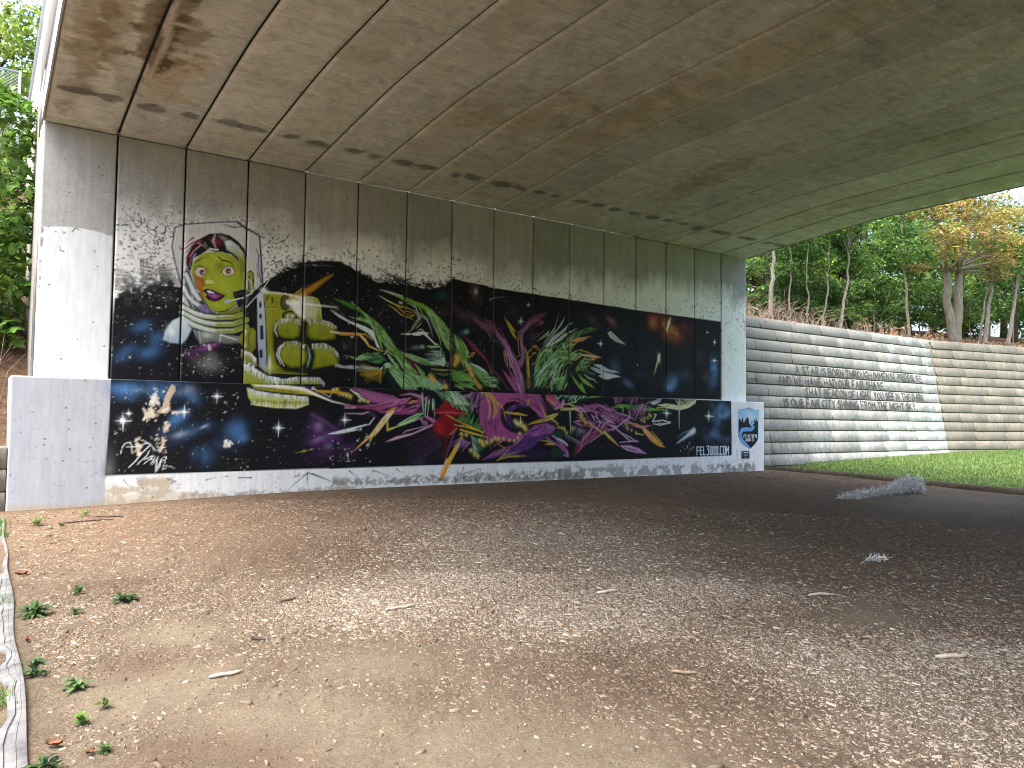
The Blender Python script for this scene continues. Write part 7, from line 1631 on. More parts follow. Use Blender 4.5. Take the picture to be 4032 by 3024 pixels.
def mat_lawn():
    m = NM('lawn soil and thatch', .9, .1); v = m.coord('Object'); n = m.noise(v, 18, 6, .75); b = m.noise(v, .5, 4, .6)
    c = m.ramp(n, (.3, (.055, .082, .028)), (.55, (.10, .16, .045)), (.8, (.165, .225, .075))); c = m.mix(.5, c, m.ramp(b, (.3, (.75, .8, .7)), (.7, (1.25, 1.15, 1.0))), 'MULTIPLY'); m.base(c); m.bump(n, .8, .03); return m.m
def mat_litter():
    m = NM('leaf litter', .95, .1); v = m.coord('Object'); n = m.noise(v, 9, 6, .8); b = m.noise(v, .8, 4, .6)
    c = m.ramp(n, (.3, (.035, .022, .014)), (.55, (.11, .07, .045)), (.75, (.22, .16, .11))); c = m.mix(.5, c, m.ramp(b, (.35, (.7, .7, .7)), (.7, (1.2, 1.1, 1.0))), 'MULTIPLY'); m.base(c); m.bump(n, .9, .05); return m.m
M_WALL = mat_wall(); M_SOF = mat_soffit()
M_CONC = mat_concrete('weathered grey concrete', (.36, .355, .34)); M_FASC = mat_concrete('streaked pale fascia concrete', (.30, .285, .25), .7, (.13, .112, .085))
M_SEAL = mat_plain('black joint sealant', (.012, .012, .012), .8, 0, 10, .2); M_WHITE = mat_concrete('white washed concrete edge', (.50, .51, .525), .45, (.27, .275, .285)); M_DARK = mat_plain('dark grey coated metal', (.10, .10, .105), .55, 0, 20, .15)
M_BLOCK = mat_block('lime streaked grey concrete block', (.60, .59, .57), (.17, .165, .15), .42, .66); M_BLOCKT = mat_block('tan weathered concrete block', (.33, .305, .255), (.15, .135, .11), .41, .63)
M_GROUND = mat_ground(); M_LAWN = mat_lawn(); M_LITTER = mat_litter()
M_CHIP = mat_attr('loose wood chips', .9, .12); M_LEAF = mat_attr('tree leaves', .55, .3, trans=.38); M_GRASS = mat_attr('grass blades', .6, .25, trans=.25)
M_BARK = mat_bark('grey brown bark', (.20, .175, .14)); M_BARKD = mat_bark('dark bark', (.07, .06, .05)); M_BARKS = mat_bark('pale sapling bark', (.20, .18, .155))
M_TWIG = mat_plain('dry grey brown twigs', (.23, .18, .135), .9, 0, 6, .35); M_STEEL = mat_plain('galvanised steel', (.50, .53, .55), .45, .6, 12, .12)
M_TIMBER = mat_plain('weathered timber edging', (.17, .14, .105), .9, 0, 14, .4); M_PLAST = mat_plain('dusty grey metal edging strip', (.115, .115, .118), .7, 0, 7, .55)
M_LETTER = mat_plain('faded charcoal paint', (.075, .075, .078), .85, 0, 5, .5)
M_NAVY = mat_plain('navy enamel plate', (.018, .028, .05), .35, 0, 30, .1); M_PRINT = mat_plain('white print', (.72, .74, .78), .5, 0, 30, .05)
M_FLUFF = mat_attr('grey white stuffing fibre', .95, .05)

# ======================= wall paint ===================================================
cv = {'W': Canvas(-120, 235, 1920, 460, lin((206, 207, 205)), 0.0), 'F': Canvas(-153, 0, 1995, 238, lin((205, 207, 210)), 1.0)}
W = cv['W']; X_ = (np.arange(W.w) + W.x0)[None, :]; Z_ = (np.arange(W.h) + W.z0)[:, None]
nz = fbm(W.h, W.w, 60, 2, 5); nv = fbm(W.h // 6 + 2, W.w, 14, 3, 4).repeat(6, 0)[:W.h]
lim = 540 + 14 * np.sin(X_ / 170.) + .016 * X_ + 40 * (fbm(1, W.w, 120, 9, 3) - .5) + 45 * (nv - .5)      # where the roller stopped
W.a = np.clip((lim - Z_ + 70 * (nz - .5)) / 62. + .45, 0, 1).astype(np.float32)
W.a = np.where(X_ < 0, np.clip((508 - 8 * ((X_ + 60) / 60.) ** 2 - Z_) / 1.5, 0, 1), W.a).astype(np.float32)
W.c[:] = np.where((X_ < 0)[..., None], lin((212, 215, 219)), lin((230, 231, 229)))
Fc = cv['F']; XF = (np.arange(Fc.w) + Fc.x0)[None, :]; ZF = (np.arange(Fc.h) + Fc.z0)[:, None]
edge = -2 - 3 * np.clip((150 - ZF) / 100., 0, 1) + 3 * (fbm(Fc.h, 1, 10, 4, 3) - .5)
Fc.c[:] = np.where((XF < edge)[..., None], lin((172, 175, 183)), lin((230, 231, 232)))
# black flecks flung across the whitewash, thickest above the painted sky
rg = np.random.default_rng(77)
def flecks(n, x0, x1, zc, zs, size):
    for _ in range(n):
        x = rg.uniform(x0, x1); z = rg.normal(zc, zs)
        t = rg.uniform(0, 2 * math.pi); L = size * rg.lognormal(0, .6); b = rg.normal(0, .8)
        p = [(x, z), (x + L * math.cos(t), z + L * math.sin(t)), (x + 1.7 * L * math.cos(t + b), z + 1.7 * L * math.sin(t + b))]
        w = rg.uniform(.8, 2.3); W.stroke(p, [w * 1.3, w, .6], lin((26, 26, 27)), .8, rg.uniform(.5, 1.))
flecks(950, 0, 330, 515, 55, 3.0); flecks(700, 250, 800, 505, 45, 2.6); flecks(260, 700, 1000, 470, 40, 2.6); flecks(420, 950, 1800, 490, 60, 3.2); flecks(60, -118, -2, 560, 60, 2.2)
for _ in range(34):
    x, z = rg.uniform(0, 1790), rg.normal(500, 45); p = [(x, z)]; t = rg.uniform(0, 6.28)
    for k in range(rg.integers(3, 7)): t += rg.normal(0, .7); x += 9 * math.cos(t); z += 9 * math.sin(t); p.append((x, z))
    W.stroke(p, [1.6] * len(p), lin((30, 30, 30)), .8, .8)
paint(cv, OPS)
W.a[(W.a > .0)] = np.maximum(W.a[W.a > .0], 0)
# peeled and chipped paint on the near pier
rg = np.random.default_rng(5)
for (x, z, r) in ((-117, 496, 7), (-116, 478, 6), (-116, 470, 5), (-117, 440, 4), (-117, 425, 3), (-116, 410, 4), (-117, 395, 3)):
    for k in range(5):
        sl = W.win([x + rg.normal(0, r * .4)], [z + rg.normal(0, r)], r)
        if sl: W.put(sl[0], np.clip(1 - np.hypot((sl[1] - x) / (r * .7), (sl[2] - z) / r), 0, 1) ** .3, lin((150, 148, 142)))
W.poly([(-81, 273), (-76, 273), (-76, 279), (-81, 279)], lin((196, 199, 204)), 1., .9)
for _ in range(110):
    x, z, r = rg.uniform(-150, -4), rg.uniform(14, 232), rg.lognormal(-.1, .5)
    Fc.stroke([(x, z), (x + rg.normal(0, 1.2), z + rg.normal(0, .8))], [r, r * .6], lin((74, 74, 78)), .8, .9)
Fc.poly([(-153, 0), (12, 0), (8, 20), (-40, 13), (-150, 17)], lin((176, 164, 146)), 9, .75)

# ======================= bridge =======================================================
PW = 1.2
bridge = tag(empty('bridge', (8.4, 0, 0)), 'concrete arch bridge with a spray painted space mural under its low soffit', 'bridge')
BO = Vector(bridge.location)
def sub(name, me, mat, parent=bridge):
    """link a part whose mesh is in world metres under the bridge"""
    o = obj(name, me, mat, parent); o.location = -BO if parent is bridge else (0, 0, 0); return o
def sample(C, X, Z):
    xi = np.clip(X * 100 - C.x0 - .5, 0, C.w - 1.001); zi = np.clip(Z * 100 - C.z0 - .5, 0, C.h - 1.001)
    x0 = xi.astype(int); z0 = zi.astype(int); fx = (xi - x0)[:, None]; fz = (zi - z0)[:, None]
    A = np.concatenate([C.c, C.a[..., None]], -1)
    return (A[z0, x0] * (1 - fx) + A[z0, x0 + 1] * fx) * (1 - fz) + (A[z0 + 1, x0] * (1 - fx) + A[z0 + 1, x0 + 1] * fx) * fz
def slab(name, x0, x1, z0, z1, y, cell, C, mat, depth=.15, ch=.016, gap=.016, parent=bridge):
    """an upright panel: dense painted face, chamfered rim, sides running back"""
    a0, a1 = x0 + gap + ch, x1 - gap - ch; nx = max(2, int((a1 - a0) / cell)); nzz = max(2, int((z1 - z0 - 2 * ch) / cell))
    xs = np.linspace(a0, a1, nx + 1); zs = np.linspace(z0 + ch, z1 - ch, nzz + 1)
    Xg, Zg = np.meshgrid(xs, zs); V = np.stack([Xg.ravel(), np.full(Xg.size, y), Zg.ravel()], -1)
    i = np.arange(nzz)[:, None] * (nx + 1) + np.arange(nx)[None]; Q = np.stack([i, i + 1, i + nx + 2, i + nx + 1], -1).reshape(-1, 4)
    col = sample(C, V[:, 0], V[:, 2])
    rim = np.concatenate([np.arange(nx), np.arange(nzz) * (nx + 1) + nx, nzz * (nx + 1) + np.arange(nx, 0, -1), np.arange(nzz, 0, -1) * (nx + 1)])
    rv = V[rim]; n = len(V); k = len(rim)
    s1 = rv.copy(); s1[:, 0] = np.where(rv[:, 0] <= a0 + 1e-6, x0 + gap, np.where(rv[:, 0] >= a1 - 1e-6, x1 - gap, rv[:, 0])); s1[:, 2] = np.where(rv[:, 2] <= z0 + ch + 1e-6, z0, np.where(rv[:, 2] >= z1 - ch - 1e-6, z1, rv[:, 2])); s1[:, 1] = y + ch
    s2 = s1.copy(); s2[:, 1] = y + depth
    V = np.concatenate([V, s1, s2]); rc = col[rim]; bare = rc.copy(); bare[:, 3] = rc[:, 3] * .8; deep = rc.copy(); deep[:, 3] *= .5
    col = np.concatenate([col, bare, deep]); j = np.arange(k); jn = (j + 1) % k
    Q = np.concatenate([Q, np.stack([rim[jn], rim[j], n + j, n + jn], -1), np.stack([n + jn, n + j, n + k + j, n + k + jn], -1)])
    me = mesh_np(name, V, Q); colattr(me, 'paint', col); return sub(name, me, mat, parent)
PL = ['bare grey concrete wall panel with a bright white painted lower half', 'wall panel painted with blue nebula and white star specks under grey splatter', 'wall panel painted with the astronaut helmet and green face', 'wall panel painted with the helmet edge, ear and yellow camera', 'wall panel painted with the camera flash and gloved fingertips', 'wall panel painted with the first green tendril and a white arm', 'wall panel painted with an arching green tendril and yellow lightning', 'wall panel painted with a dark red streak, tendril end and yellow buds', 'wall panel painted with a purple forked stem and yellow twigs', 'wall panel painted with a spiky green bush and white shards', 'wall panel painted with orange and green leaf tips', 'wall panel painted with a white comet and pink wisps', 'wall panel painted with half of an orange nebula and a yellow streak', 'wall panel painted with the right half of an orange nebula', 'wall panel painted with small blue stars at the end of the mural', 'whitewashed last wall panel speckled with black drips, no mural on it']
wc = cv['W']
for k in range(-1, 15):
    dep = 17.4 + .66 * 1.2 * max(k, 0); cell = .62 * dep / 770
    o = slab('wall_panel', k * PW, (k + 1) * PW, 2.30, 6.915, 0.0, cell, wc, M_WALL); o['label'] = PL[k + 1]
# footing
o = slab('footing', -1.525, 18.40, -.25, 2.352, -.35, .0195, cv['F'], M_WALL, 1.7, .012, 0.0); o['label'] = 'long concrete footing painted with stars, pink and purple forms, white below'
mb = MB()
for k in range(0, 15): o = MB().box((k * PW - .03, .055, 2.2), (k * PW + .03, .10, 6.93)).build('joint_seal', M_SEAL, bridge); o.location = -BO
# mass behind the panels, wing wall, far abutment, deck
MB().box((-1.185, 1.36, 0), (17.985, 1.5, 2.3)).box((-1.185, .155, 2.36), (17.985, 1.3, 7.0)).build('wall_core', M_WHITE, bridge).location = -BO
o = MB().box((-1.20, 1.32, -.3), (-.75, 6.6, 9.30), .03).build('wing_wall', M_FASC, bridge); o.location = -BO; o['label'] = 'streaked pale wing wall running back from the bridge end'
o = MB().box((-1.208, .30, 2.37), (-1.186, .62, 6.9)).build('end_strip', M_CONC, bridge); o.location = -BO
o = MB().box((17.5, 1.32, -.3), (17.99, 7.5, 9.30), .03).build('wing_wall', M_CONC, bridge); o.location = -BO
prof = [(0, 6.92), (-.8, 6.995), (-1.6, 7.065), (-2.4, 7.135), (-3.2, 7.205), (-3.8, 7.25), (-4.2, 7.275), (-4.8, 7.295), (-6, 7.305), (-8, 7.315), (-11, 7.32), (-15, 7.325), (-20, 7.315), (-24, 7.28), (-26, 7.12), (-28, 6.92)]
# stain map for the soffit, 4 cm cells: colour multiplies the concrete, alpha is lime bloom
SX, SY = 482, 560; st = np.ones((SY, SX, 3), np.float32); bl = np.zeros((SY, SX), np.float32)
gx = (np.arange(SX) * .04 - 1.24)[None, :]; gy = (-np.arange(SY) * .04)[:, None]
n1 = fbm(SY, SX, 18, 21, 5); n2 = fbm(SY, SX, 7, 22, 4); n3 = fbm(SY, SX, 40, 23, 4)
def stain(x, y, rx, ry, col, a, noisy=.9, ang=0.):
    global st
    c, q = math.cos(ang), math.sin(ang); u = ((gx - x) * c + (gy - y) * q) / rx; v = (-(gx - x) * q + (gy - y) * c) / ry
    d = np.sqrt(u * u + v * v) + (n2 - .5) * noisy * 1.6; m = (np.clip((1.05 - d) * 3.2, 0, 1) * a)[..., None]; st = st * (1 - m) + st * np.asarray(col, np.float32) * m
rg = np.random.default_rng(31)
for k in range(-1, 15):
    for f in (.31, .72): stain(k * PW + PW * (f + rg.normal(0, .03)), -1.43 + rg.normal(0, .03), .23 * rg.uniform(.85, 1.15), .14 * rg.uniform(.8, 1.25), (.40, .40, .42), .95, 1.0)
    if rg.random() < .8: stain(k * PW + rg.uniform(.2, 1.), -rg.uniform(2, 9), rg.uniform(.3, .6), rg.uniform(.3, 1.6), (.82, .78, .70), .6, 1.6)
stain(-.85, -3.1, .28, 2.1, (.66, .58, .49), .9, 1.5); stain(-.6, -3.8, .22, 1.3, (.66, .58, .50), .8, 1.6); stain(.02, -4.2, .30, 1.6, (.40, .32, .24), .95, 1.3); stain(.3, -3.9, .3, .9, (.50, .42, .33), .8, 1.6); stain(.35, -2.6, .4, 1.1, (.95, .82, .62), .8, 1.5); stain(-.2, -2.1, .25, .7, (.70, .68, .62), .7, 1.6)
stain(7.8, -6.5, .62, 5.5, (1.0, .87, .72), .8, 1.2); stain(6.4, -4.5, .6, 2.2, (1.0, .92, .82), .7, 1.4); stain(5.2, -3.6, .6, 1.5, (1.0, .92, .82), .6, 1.4); stain(12.6, -5.5, .6, 3.2, (.88, .88, .87), .7, 1.3); stain(11.4, -4.6, .35, 1.6, (.74, .73, .66), .8, 1.6); stain(13.7, -6., .5, 5., (1., .93, .84), .5, 1.4); stain(17., -4.5, .9, 4., (.9, .89, .84), .7, 1.5); stain(15.8, -3., .5, 1.6, (1, .92, .78), .6, 1.4)
for (x, y, rx, ry) in ((.06, -4.3, .07, .6), (.12, -3.6, .06, .7), (.10, -2.9, .05, .5), (.25, -4.25, .25, .05), (2.1, -6., .5, .35), (3.0, -5.4, .35, .4), (2.4, -5.2, .5, .1)):
    d = np.sqrt(((gx - x) / rx) ** 2 + ((gy - y) / ry) ** 2) + (n2 - .5) * 1.3; bl = np.maximum(bl, np.clip((1 - d) * 3, 0, 1) * (.75 if rx < .3 else .22))
st *= (0.86 + .3 * n3[..., None]) * (0.92 + .16 * n1[..., None])
for k in range(-1, 15):          # each cast unit has its own tone
    t = rg.normal(1, .035); m = (gx[0] >= k * PW) & (gx[0] < (k + 1) * PW); st[:, m] *= np.array([t, t, t * rg.normal(1, .012)], np.float32)
st = np.clip(st, 0, 2)
ys = np.concatenate([np.arange(0, -12.01, -.05), np.array([-12.6, -13.4, -14, -15.5, -18, -20, -22, -24, -25, -26, -27, -28])])
zp = np.interp(-ys, [-p[0] for p in prof], [p[1] for p in prof])
for k in range(-1, 15):
    g = .026; xs = np.linspace(k * PW + g, (k + 1) * PW - g, 25); xe = np.concatenate([[xs[0] - .002], xs, [xs[-1] + .002]]); n = len(xs); m = len(ys)
    Xg, Yg = np.meshgrid(xs, ys); Zg = np.repeat(zp[:, None], n, 1) + (np.minimum(np.abs(xs - xs[0]), np.abs(xs - xs[-1])) < .006)[None] * .012
    V = np.stack([Xg.ravel(), Yg.ravel(), Zg.ravel()], -1); i = np.arange(m - 1)[:, None] * n + np.arange(n - 1)[None]
    Q = np.stack([i, i + 1, i + n + 1, i + n], -1).reshape(-1, 4)
    xi = np.clip(((V[:, 0] + 1.24) / .04).astype(int), 0, SX - 1); yi = np.clip((-V[:, 1] / .04).astype(int), 0, SY - 1)
    col = np.concatenate([st[yi, xi], bl[yi, xi][:, None]], -1)
    # sides up to the top of the unit
    b = len(V); L = np.arange(m) * n; Rr = L + n - 1
    top = np.concatenate([V[L] + [0, 0, .45], V[Rr] + [0, 0, .45]]); V = np.concatenate([V, top]); col = np.concatenate([col, col[L], col[Rr]])
    a = np.arange(m - 1); Q = np.concatenate([Q, np.stack([L[a + 1], b + a + 1, b + a, L[a]], -1), np.stack([Rr[a], b + m + a, b + m + a + 1, Rr[a + 1]], -1), np.stack([b + a, b + a + 1, b + m + a + 1, b + m + a], -1)])
    me = mesh_np('soffit_panel', V, Q); colattr(me, 'paint', col); o = sub('soffit_panel', me, M_SOF)
    if k == 0: o['label'] = 'soffit panel with a brown water stain and white lime runs along its joint'
    if k == 6: o['label'] = 'orange brown tinted soffit panel'
def ring(name, x0, x1, mat, th, lift=-.004):
    mb = MB(); P = [(y, z + lift) for y, z in prof] + [(y, z + th) for y, z in reversed(prof)]; n = len(prof)
    mb.v = [(x0, y, z) for y, z in P] + [(x1, y, z) for y, z in P]; N = len(P)
    mb.q = [[i, (i + 1) % N, N + (i + 1) % N, N + i] for i in range(N)] + [[i, i + 1, N - 2 - i, N - 1 - i] for i in range(n - 1)] + [[N + i + 1, N + i, N + N - 1 - i, N + N - 2 - i] for i in range(n - 1)]
    return mb.build(name, mat, bridge)
for k in range(0, 15): o = ring('joint_seal', k * PW - .03, k * PW + .03, M_SEAL, .2, .05); o.location = -BO
o = ring('arch_edge', -1.222, -1.192, M_WHITE, .60); o.location = -BO; o['label'] = 'white painted edge of the arch'
o = ring('arch_edge', 17.992, 18.022, M_CONC, .60); o.location = -BO
o = MB().box((-1.21, -28.4, 7.86), (-.85, 1.30, 9.30), .02).build('parapet', M_FASC, bridge); o.location = -BO
o = MB().box((-1.205, -.005, 7.0), (-.80, 1.30, 7.85)).build('spandrel', M_FASC, bridge); o.location = -BO
o = MB().box((17.65, -28.4, 7.86), (18.01, 1.30, 9.30), .02).build('parapet', M_CONC, bridge); o.location = -BO
for x in (-1.19, 17.75): o = MB().box((x, -28.4, 9.31), (x + .22, 8.6, 10.12), .03).build('guard_rail', M_DARK, bridge); o.location = -BO
o = MB().box((-.84, -28.3, 7.80), (17.64, 9.0, 8.55)).build('deck', M_CONC, bridge); o.location = -BO
o = MB().box((-1.18, -28.9, -.3), (17.98, -28.03, 7.0)).build('far_abutment', M_CONC, bridge); o.location = -BO

# painted plate on the pier end
plq = tag(empty('plaque', (17.49, -.352, .715)), 'small navy plaque with white print below the river shield emblem', 'plaque')
MB().box((-.18, -.018, -.125), (.18, -.001, .125), .004).build('plate', M_NAVY, plq)
fr = MB()
for a, b in (((-.172, -.020, -.119), (.172, -.0185, -.112)), ((-.172, -.020, .112), (.172, -.0185, .119)), ((-.172, -.020, -.112), (-.166, -.0185, .112)), ((.166, -.020, -.112), (.172, -.0185, .112))): fr.box(a, b)
fr.build('border', M_STEEL, plq)
for z, w_, h_ in ((.070, .10, .022), (.036, .02, .010), (-.002, .085, .006), (-.020, .09, .006), (-.034, .09, .006), (-.078, .055, .016)):
    n_ = max(1, int(w_ * 2 / .022)); pr = MB()
    for i in range(n_):
        if (i * 7) % 5 != 3: x = -w_ + i * 2 * w_ / n_; pr.box((x, -.0205, z - h_ / 2), (x + 2 * w_ / n_ * .72, -.0187, z + h_ / 2))
    pr.build('print_line', M_PRINT, plq)

# ======================= ground =======================================================
def sst(a, b, x): t = np.clip((x - a) / (b - a), 0, 1); return t * t * (3 - 2 * t)
GN = fbm(400, 400, 24, 61, 4)
def gnoise(x, y, s=6.0): return GN[np.clip(((np.asarray(y) + 40) * s).astype(int) % 400, 0, 399), np.clip(((np.asarray(x) + 40) * s).astype(int) % 400, 0, 399)] - .5
def gz(x, y):
    x = np.asarray(x, float); y = np.asarray(y, float)
    return .02 + .17 * sst(-9, 0, y) * (.30 + .70 * sst(-2, 4, x)) * (1 - sst(22, 30, x)) + .05 * gnoise(x, y, 2.5) * (np.abs(x - 8) < 12)
PALE = [(4.5, -7.0, 2.2), (4.4, -8.7, 1.3), (4.1, -10.2, .9), (2.4, -8.6, 1.2), (2.5, -10.6, .9), (3.0, -12.8, .9), (2.7, -13.8, .9), (4.0, -13.2, .8), (3.1, -7.5, 1.5), (1.2, -9.3, .9)]
SAND = [(-.5, -11.7, .8), (-1.0, -10.6, .6), (.1, -12.6, .8), (.6, -12.9, .7), (4.5, -12.0, .5), (4.8, -8.5, .9), (7.1, -8.5, 1.0), (14.3, -8.3, 2.2), (16, -7.4, 1.6), (.3, -10.9, .5), (-.6, -9.4, .5)]
DARK = [(-1.0, -11.7, .3), (-.8, -12.05, .35), (-.8, -7.4, .5), (-1.0, -10.0, .3), (1.6, -6.9, 1.3), (1.8, -11.9, .6), (2.0, -12.5, .5), (9.0, -9.5, 2.6), (11.5, -6.2, 2.2), (13.5, -11.5, 3.5)]  # dark damp mulch; towards the right and back also shade painted in
def field(L, x, y):
    f = np.zeros(np.shape(x))
    w = gnoise(x, y, 9.0) * 1.1
    for a, b, r in L: f = np.maximum(f, np.exp(-((x - a) ** 2 + (y - b) ** 2) / (r * r)) * 1.25 + w * .55 - .05)
    return np.clip(f, 0, 1)
def gcol(x, y):
    """soil colour with some shade painted in, and how chippy the surface is"""
    p, s, d = field(PALE, x, y), field(SAND, x, y), field(DARK, x, y)
    c = np.empty(np.shape(x) + (4,)); base = np.array([.150, .118, .094])
    c[..., :3] = base
    c[..., :3] += (np.array([.215, .182, .152]) - base) * p[..., None]
    c[..., :3] += (np.array([.190, .158, .124]) - c[..., :3]) * (s * .85)[..., None]
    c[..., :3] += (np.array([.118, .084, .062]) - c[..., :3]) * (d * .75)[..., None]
    c[..., :3] *= np.array([.86, .86, .81]) + sst(-8.5, -3, y)[..., None] * np.array([.30, .20, .12])      # brown mulch, lightened towards the wall to offset the low light there
    c[..., 3] = np.clip(1 - .6 * s, .4, 1); return c
def sheet(name, xs, ys, zf, mat, colf=None, kind='structure'):
    Xg, Yg = np.meshgrid(xs, ys); Zg = zf(Xg, Yg); n, m = len(xs), len(ys); i = np.arange(m - 1)[:, None] * n + np.arange(n - 1)[None]
    me = mesh_np(name, np.stack([Xg.ravel(), Yg.ravel(), Zg.ravel()], -1), np.stack([i, i + 1, i + n + 1, i + n], -1).reshape(-1, 4), smooth=True)
    if colf is not None: colattr(me, 'paint', colf(Xg.ravel(), Yg.ravel()))
    o = obj(name, me, mat); o['kind'] = kind; return o
xs = np.concatenate([[-300, -120, -50, -20, -9, -5, -3], np.arange(-2.2, 6, .06), np.arange(6, 19.4, .12), [21, 26, 34, 50, 90, 300]])
ys = np.concatenate([[-300, -120, -60, -35, -26, -20, -17], np.arange(-15.5, -6, .06), np.arange(-6, .2, .12), [2, 8, 20, 60, 140, 300]])
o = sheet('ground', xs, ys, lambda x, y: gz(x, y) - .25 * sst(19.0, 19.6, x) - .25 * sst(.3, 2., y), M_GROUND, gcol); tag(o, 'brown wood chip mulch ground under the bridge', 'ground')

# loose chips: real pieces, shaped like split slivers
def chips(N, rmin, rmax, size, boxed, seed):
    rg = np.random.default_rng(seed); a = YAW + rg.uniform(-.86, .86, N * 2); r = np.sqrt(rg.uniform(rmin ** 2, rmax ** 2, N * 2))
    x = CAM.x + r * np.sin(a); y = CAM.y + r * np.cos(a)
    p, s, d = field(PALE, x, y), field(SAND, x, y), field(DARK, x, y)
    keep = (x > -1.55) & (x < 18.9) & (y < -.42) & (rg.random(N * 2) < np.clip(.40 + .9 * p - .36 * s + .08 * d, .08, 1.3) * (.55 + 1.1 * (gnoise(x, y, 14) + .5)))
    x, y, p, d = [q[keep][:N] for q in (x, y, p, d)]; n = len(x)
    L = size * rg.lognormal(0, .5, n); Wd = L * rg.uniform(.12, .42, n); H = np.minimum(Wd * rg.uniform(.15, .5, n), .010)
    L = np.minimum(L, .12); t = rg.uniform(0, 2 * math.pi, n); tl = rg.normal(0, .14, n); tr = rg.normal(0, .2, n)
    ca, sa = np.cos(t), np.sin(t)
    def pt(u, v, w_):            # local to world
        z = gz(x, y) + w_ + u * L * np.sin(tl) + v * Wd * np.sin(tr) + .004
        return np.stack([x + ca * u * L - sa * v * Wd, y + sa * u * L + ca * v * Wd, z], -1)
    j = lambda lo, hi: rg.uniform(lo, hi, n)
    top = [pt(-.5 * j(.7, 1.), -.5 * j(.2, 1), H), pt(.5 * j(.7, 1.), -.5 * j(.4, 1), H), pt(.5 * j(.6, 1.), .5 * j(.1, 1), H), pt(-.5 * j(.6, 1.), .5 * j(.4, 1), H)]
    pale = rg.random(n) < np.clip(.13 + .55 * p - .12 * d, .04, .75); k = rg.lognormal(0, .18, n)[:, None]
    c = np.where(pale[:, None], np.array([.22, .185, .15]) + (np.array([.32, .28, .235]) - np.array([.22, .185, .15])) * rg.random(n)[:, None], np.array([.12, .09, .066]) + (np.array([.20, .16, .124]) - np.array([.12, .09, .066])) * rg.random(n)[:, None]) * k
    red = rg.random(n) < .03; c[red] = c[red] * np.array([1.1, .85, .7])
    c *= .92 * (1 - .2 * d)[:, None] * (1 + sst(-8.5, -3, y)[:, None] * np.array([.30, .20, .12]))  # chips take the same painted shade and lift towards the wall
    c = np.concatenate([np.clip(c, .01, .75), np.ones((n, 1))], -1)
    if boxed:
        V = np.stack(top + [q - [0, 0, .02] for q in top], 1).reshape(-1, 3); b = np.arange(n)[:, None] * 8
        Q = np.concatenate([b + np.array([[0, 1, 2, 3]])] + [b + np.array([[i, i + 4, (i + 1) % 4 + 4, (i + 1) % 4]]) for i in range(4)]); rep = 8
    else:
        V = np.stack(top, 1).reshape(-1, 3); Q = np.arange(n)[:, None] * 4 + np.array([[0, 1, 2, 3]]); rep = 4
    return V, Q, np.repeat(c, rep, 0)
parts = [chips(56000, 3.0, 8.5, .018, True, 1), chips(50000, 6.0, 15, .026, True, 2), chips(80000, 11, 26, .038, False, 3)]
off = 0; VV, QQ, CC = [], [], []
for V, Q, C in parts: VV.append(V); QQ.append(Q + off); CC.append(C); off += len(V)
me = mesh_np('wood_chips', np.concatenate(VV), np.concatenate(QQ)); colattr(me, 'col', np.concatenate(CC)); o = obj('wood_chips', me, M_CHIP)
tag(o, 'loose pale and brown wood chips scattered over the mulch', 'wood chips', kind='stuff')

# ---- timber edging between mulch and lawn; bent metal strip on the near side
EX = [(19.02, -.36), (18.95, -3), (18.85, -6), (18.72, -9), (18.6, -12.5), (18.5, -17)]
ed = tag(empty('timber_edging', (18.9, -6, .1)), 'low weathered timber edging between the lawn and the mulch', 'edging')
for i in range(len(EX) - 1):
    for kk, (dx, dz, hh) in enumerate(((0, 0, .11), (.10, .03, .10))):
        (xa, ya), (xb, yb) = EX[i], EX[i + 1]; za, zb = float(gz(xa - .3, ya)), float(gz(xb - .3, yb)); b = MB(); n = 0
        for (x, y, z) in ((xa, ya - .015, za), (xb, yb + .015, zb)):
            b.v += [(x + dx - .035 - 18.9, y + 6, z - .05 - .1), (x + dx + .035 - 18.9, y + 6, z - .05 - .1), (x + dx + .035 - 18.9, y + 6, z + hh + dz - .1), (x + dx - .035 - 18.9, y + 6, z + hh + dz - .1)]
        b.q = [[0, 1, 2, 3], [7, 6, 5, 4], [0, 4, 5, 1], [1, 5, 6, 2], [2, 6, 7, 3], [3, 7, 4, 0]]; b.build('board', M_TIMBER, ed)
le = tag(empty('metal_edging', (-1.65, -8, 0)), 'bent dusty metal edging strip along the left side of the mulch', 'edging')
le_y = np.linspace(-1.2, -13.2, 60); b = MB()
wv = np.where(le_y < -6.3, .16, .045) * (1 + .25 * np.sin(le_y * 3.1)) * np.where((le_y < -9.3) & (le_y > -10.3), .62, 1.0) * np.repeat(np.random.default_rng(3).uniform(.55, 1.1, 30), 2)
for i, y in enumerate(le_y):
    x = -1.585 - .009 * (-y - 2) + .012 * math.sin(y * 2.3); z = float(gz(-1.6, y)); w_ = wv[i]; hh = .035 + .015 * math.sin(y * 1.7)
    b.v += [(x + 1.65, y + 8, z - .03), (x + 1.65, y + 8, z + hh), (x - .004 + 1.65, y + 8, z + hh + .004), (x - w_ * .5 + 1.65, y + 8, z + hh - .006), (x - w_ + 1.65, y + 8, z + hh - .018 - .01 * math.sin(y * 5)), (x - w_ + 1.65, y + 8, z - .03)]
for i in range(len(le_y) - 1):
    for k in range(5): A = i * 6 + k; b.q.append([A, A + 1, A + 7, A + 6])
b.build('strip', M_PLAST, le)
rb = MB()
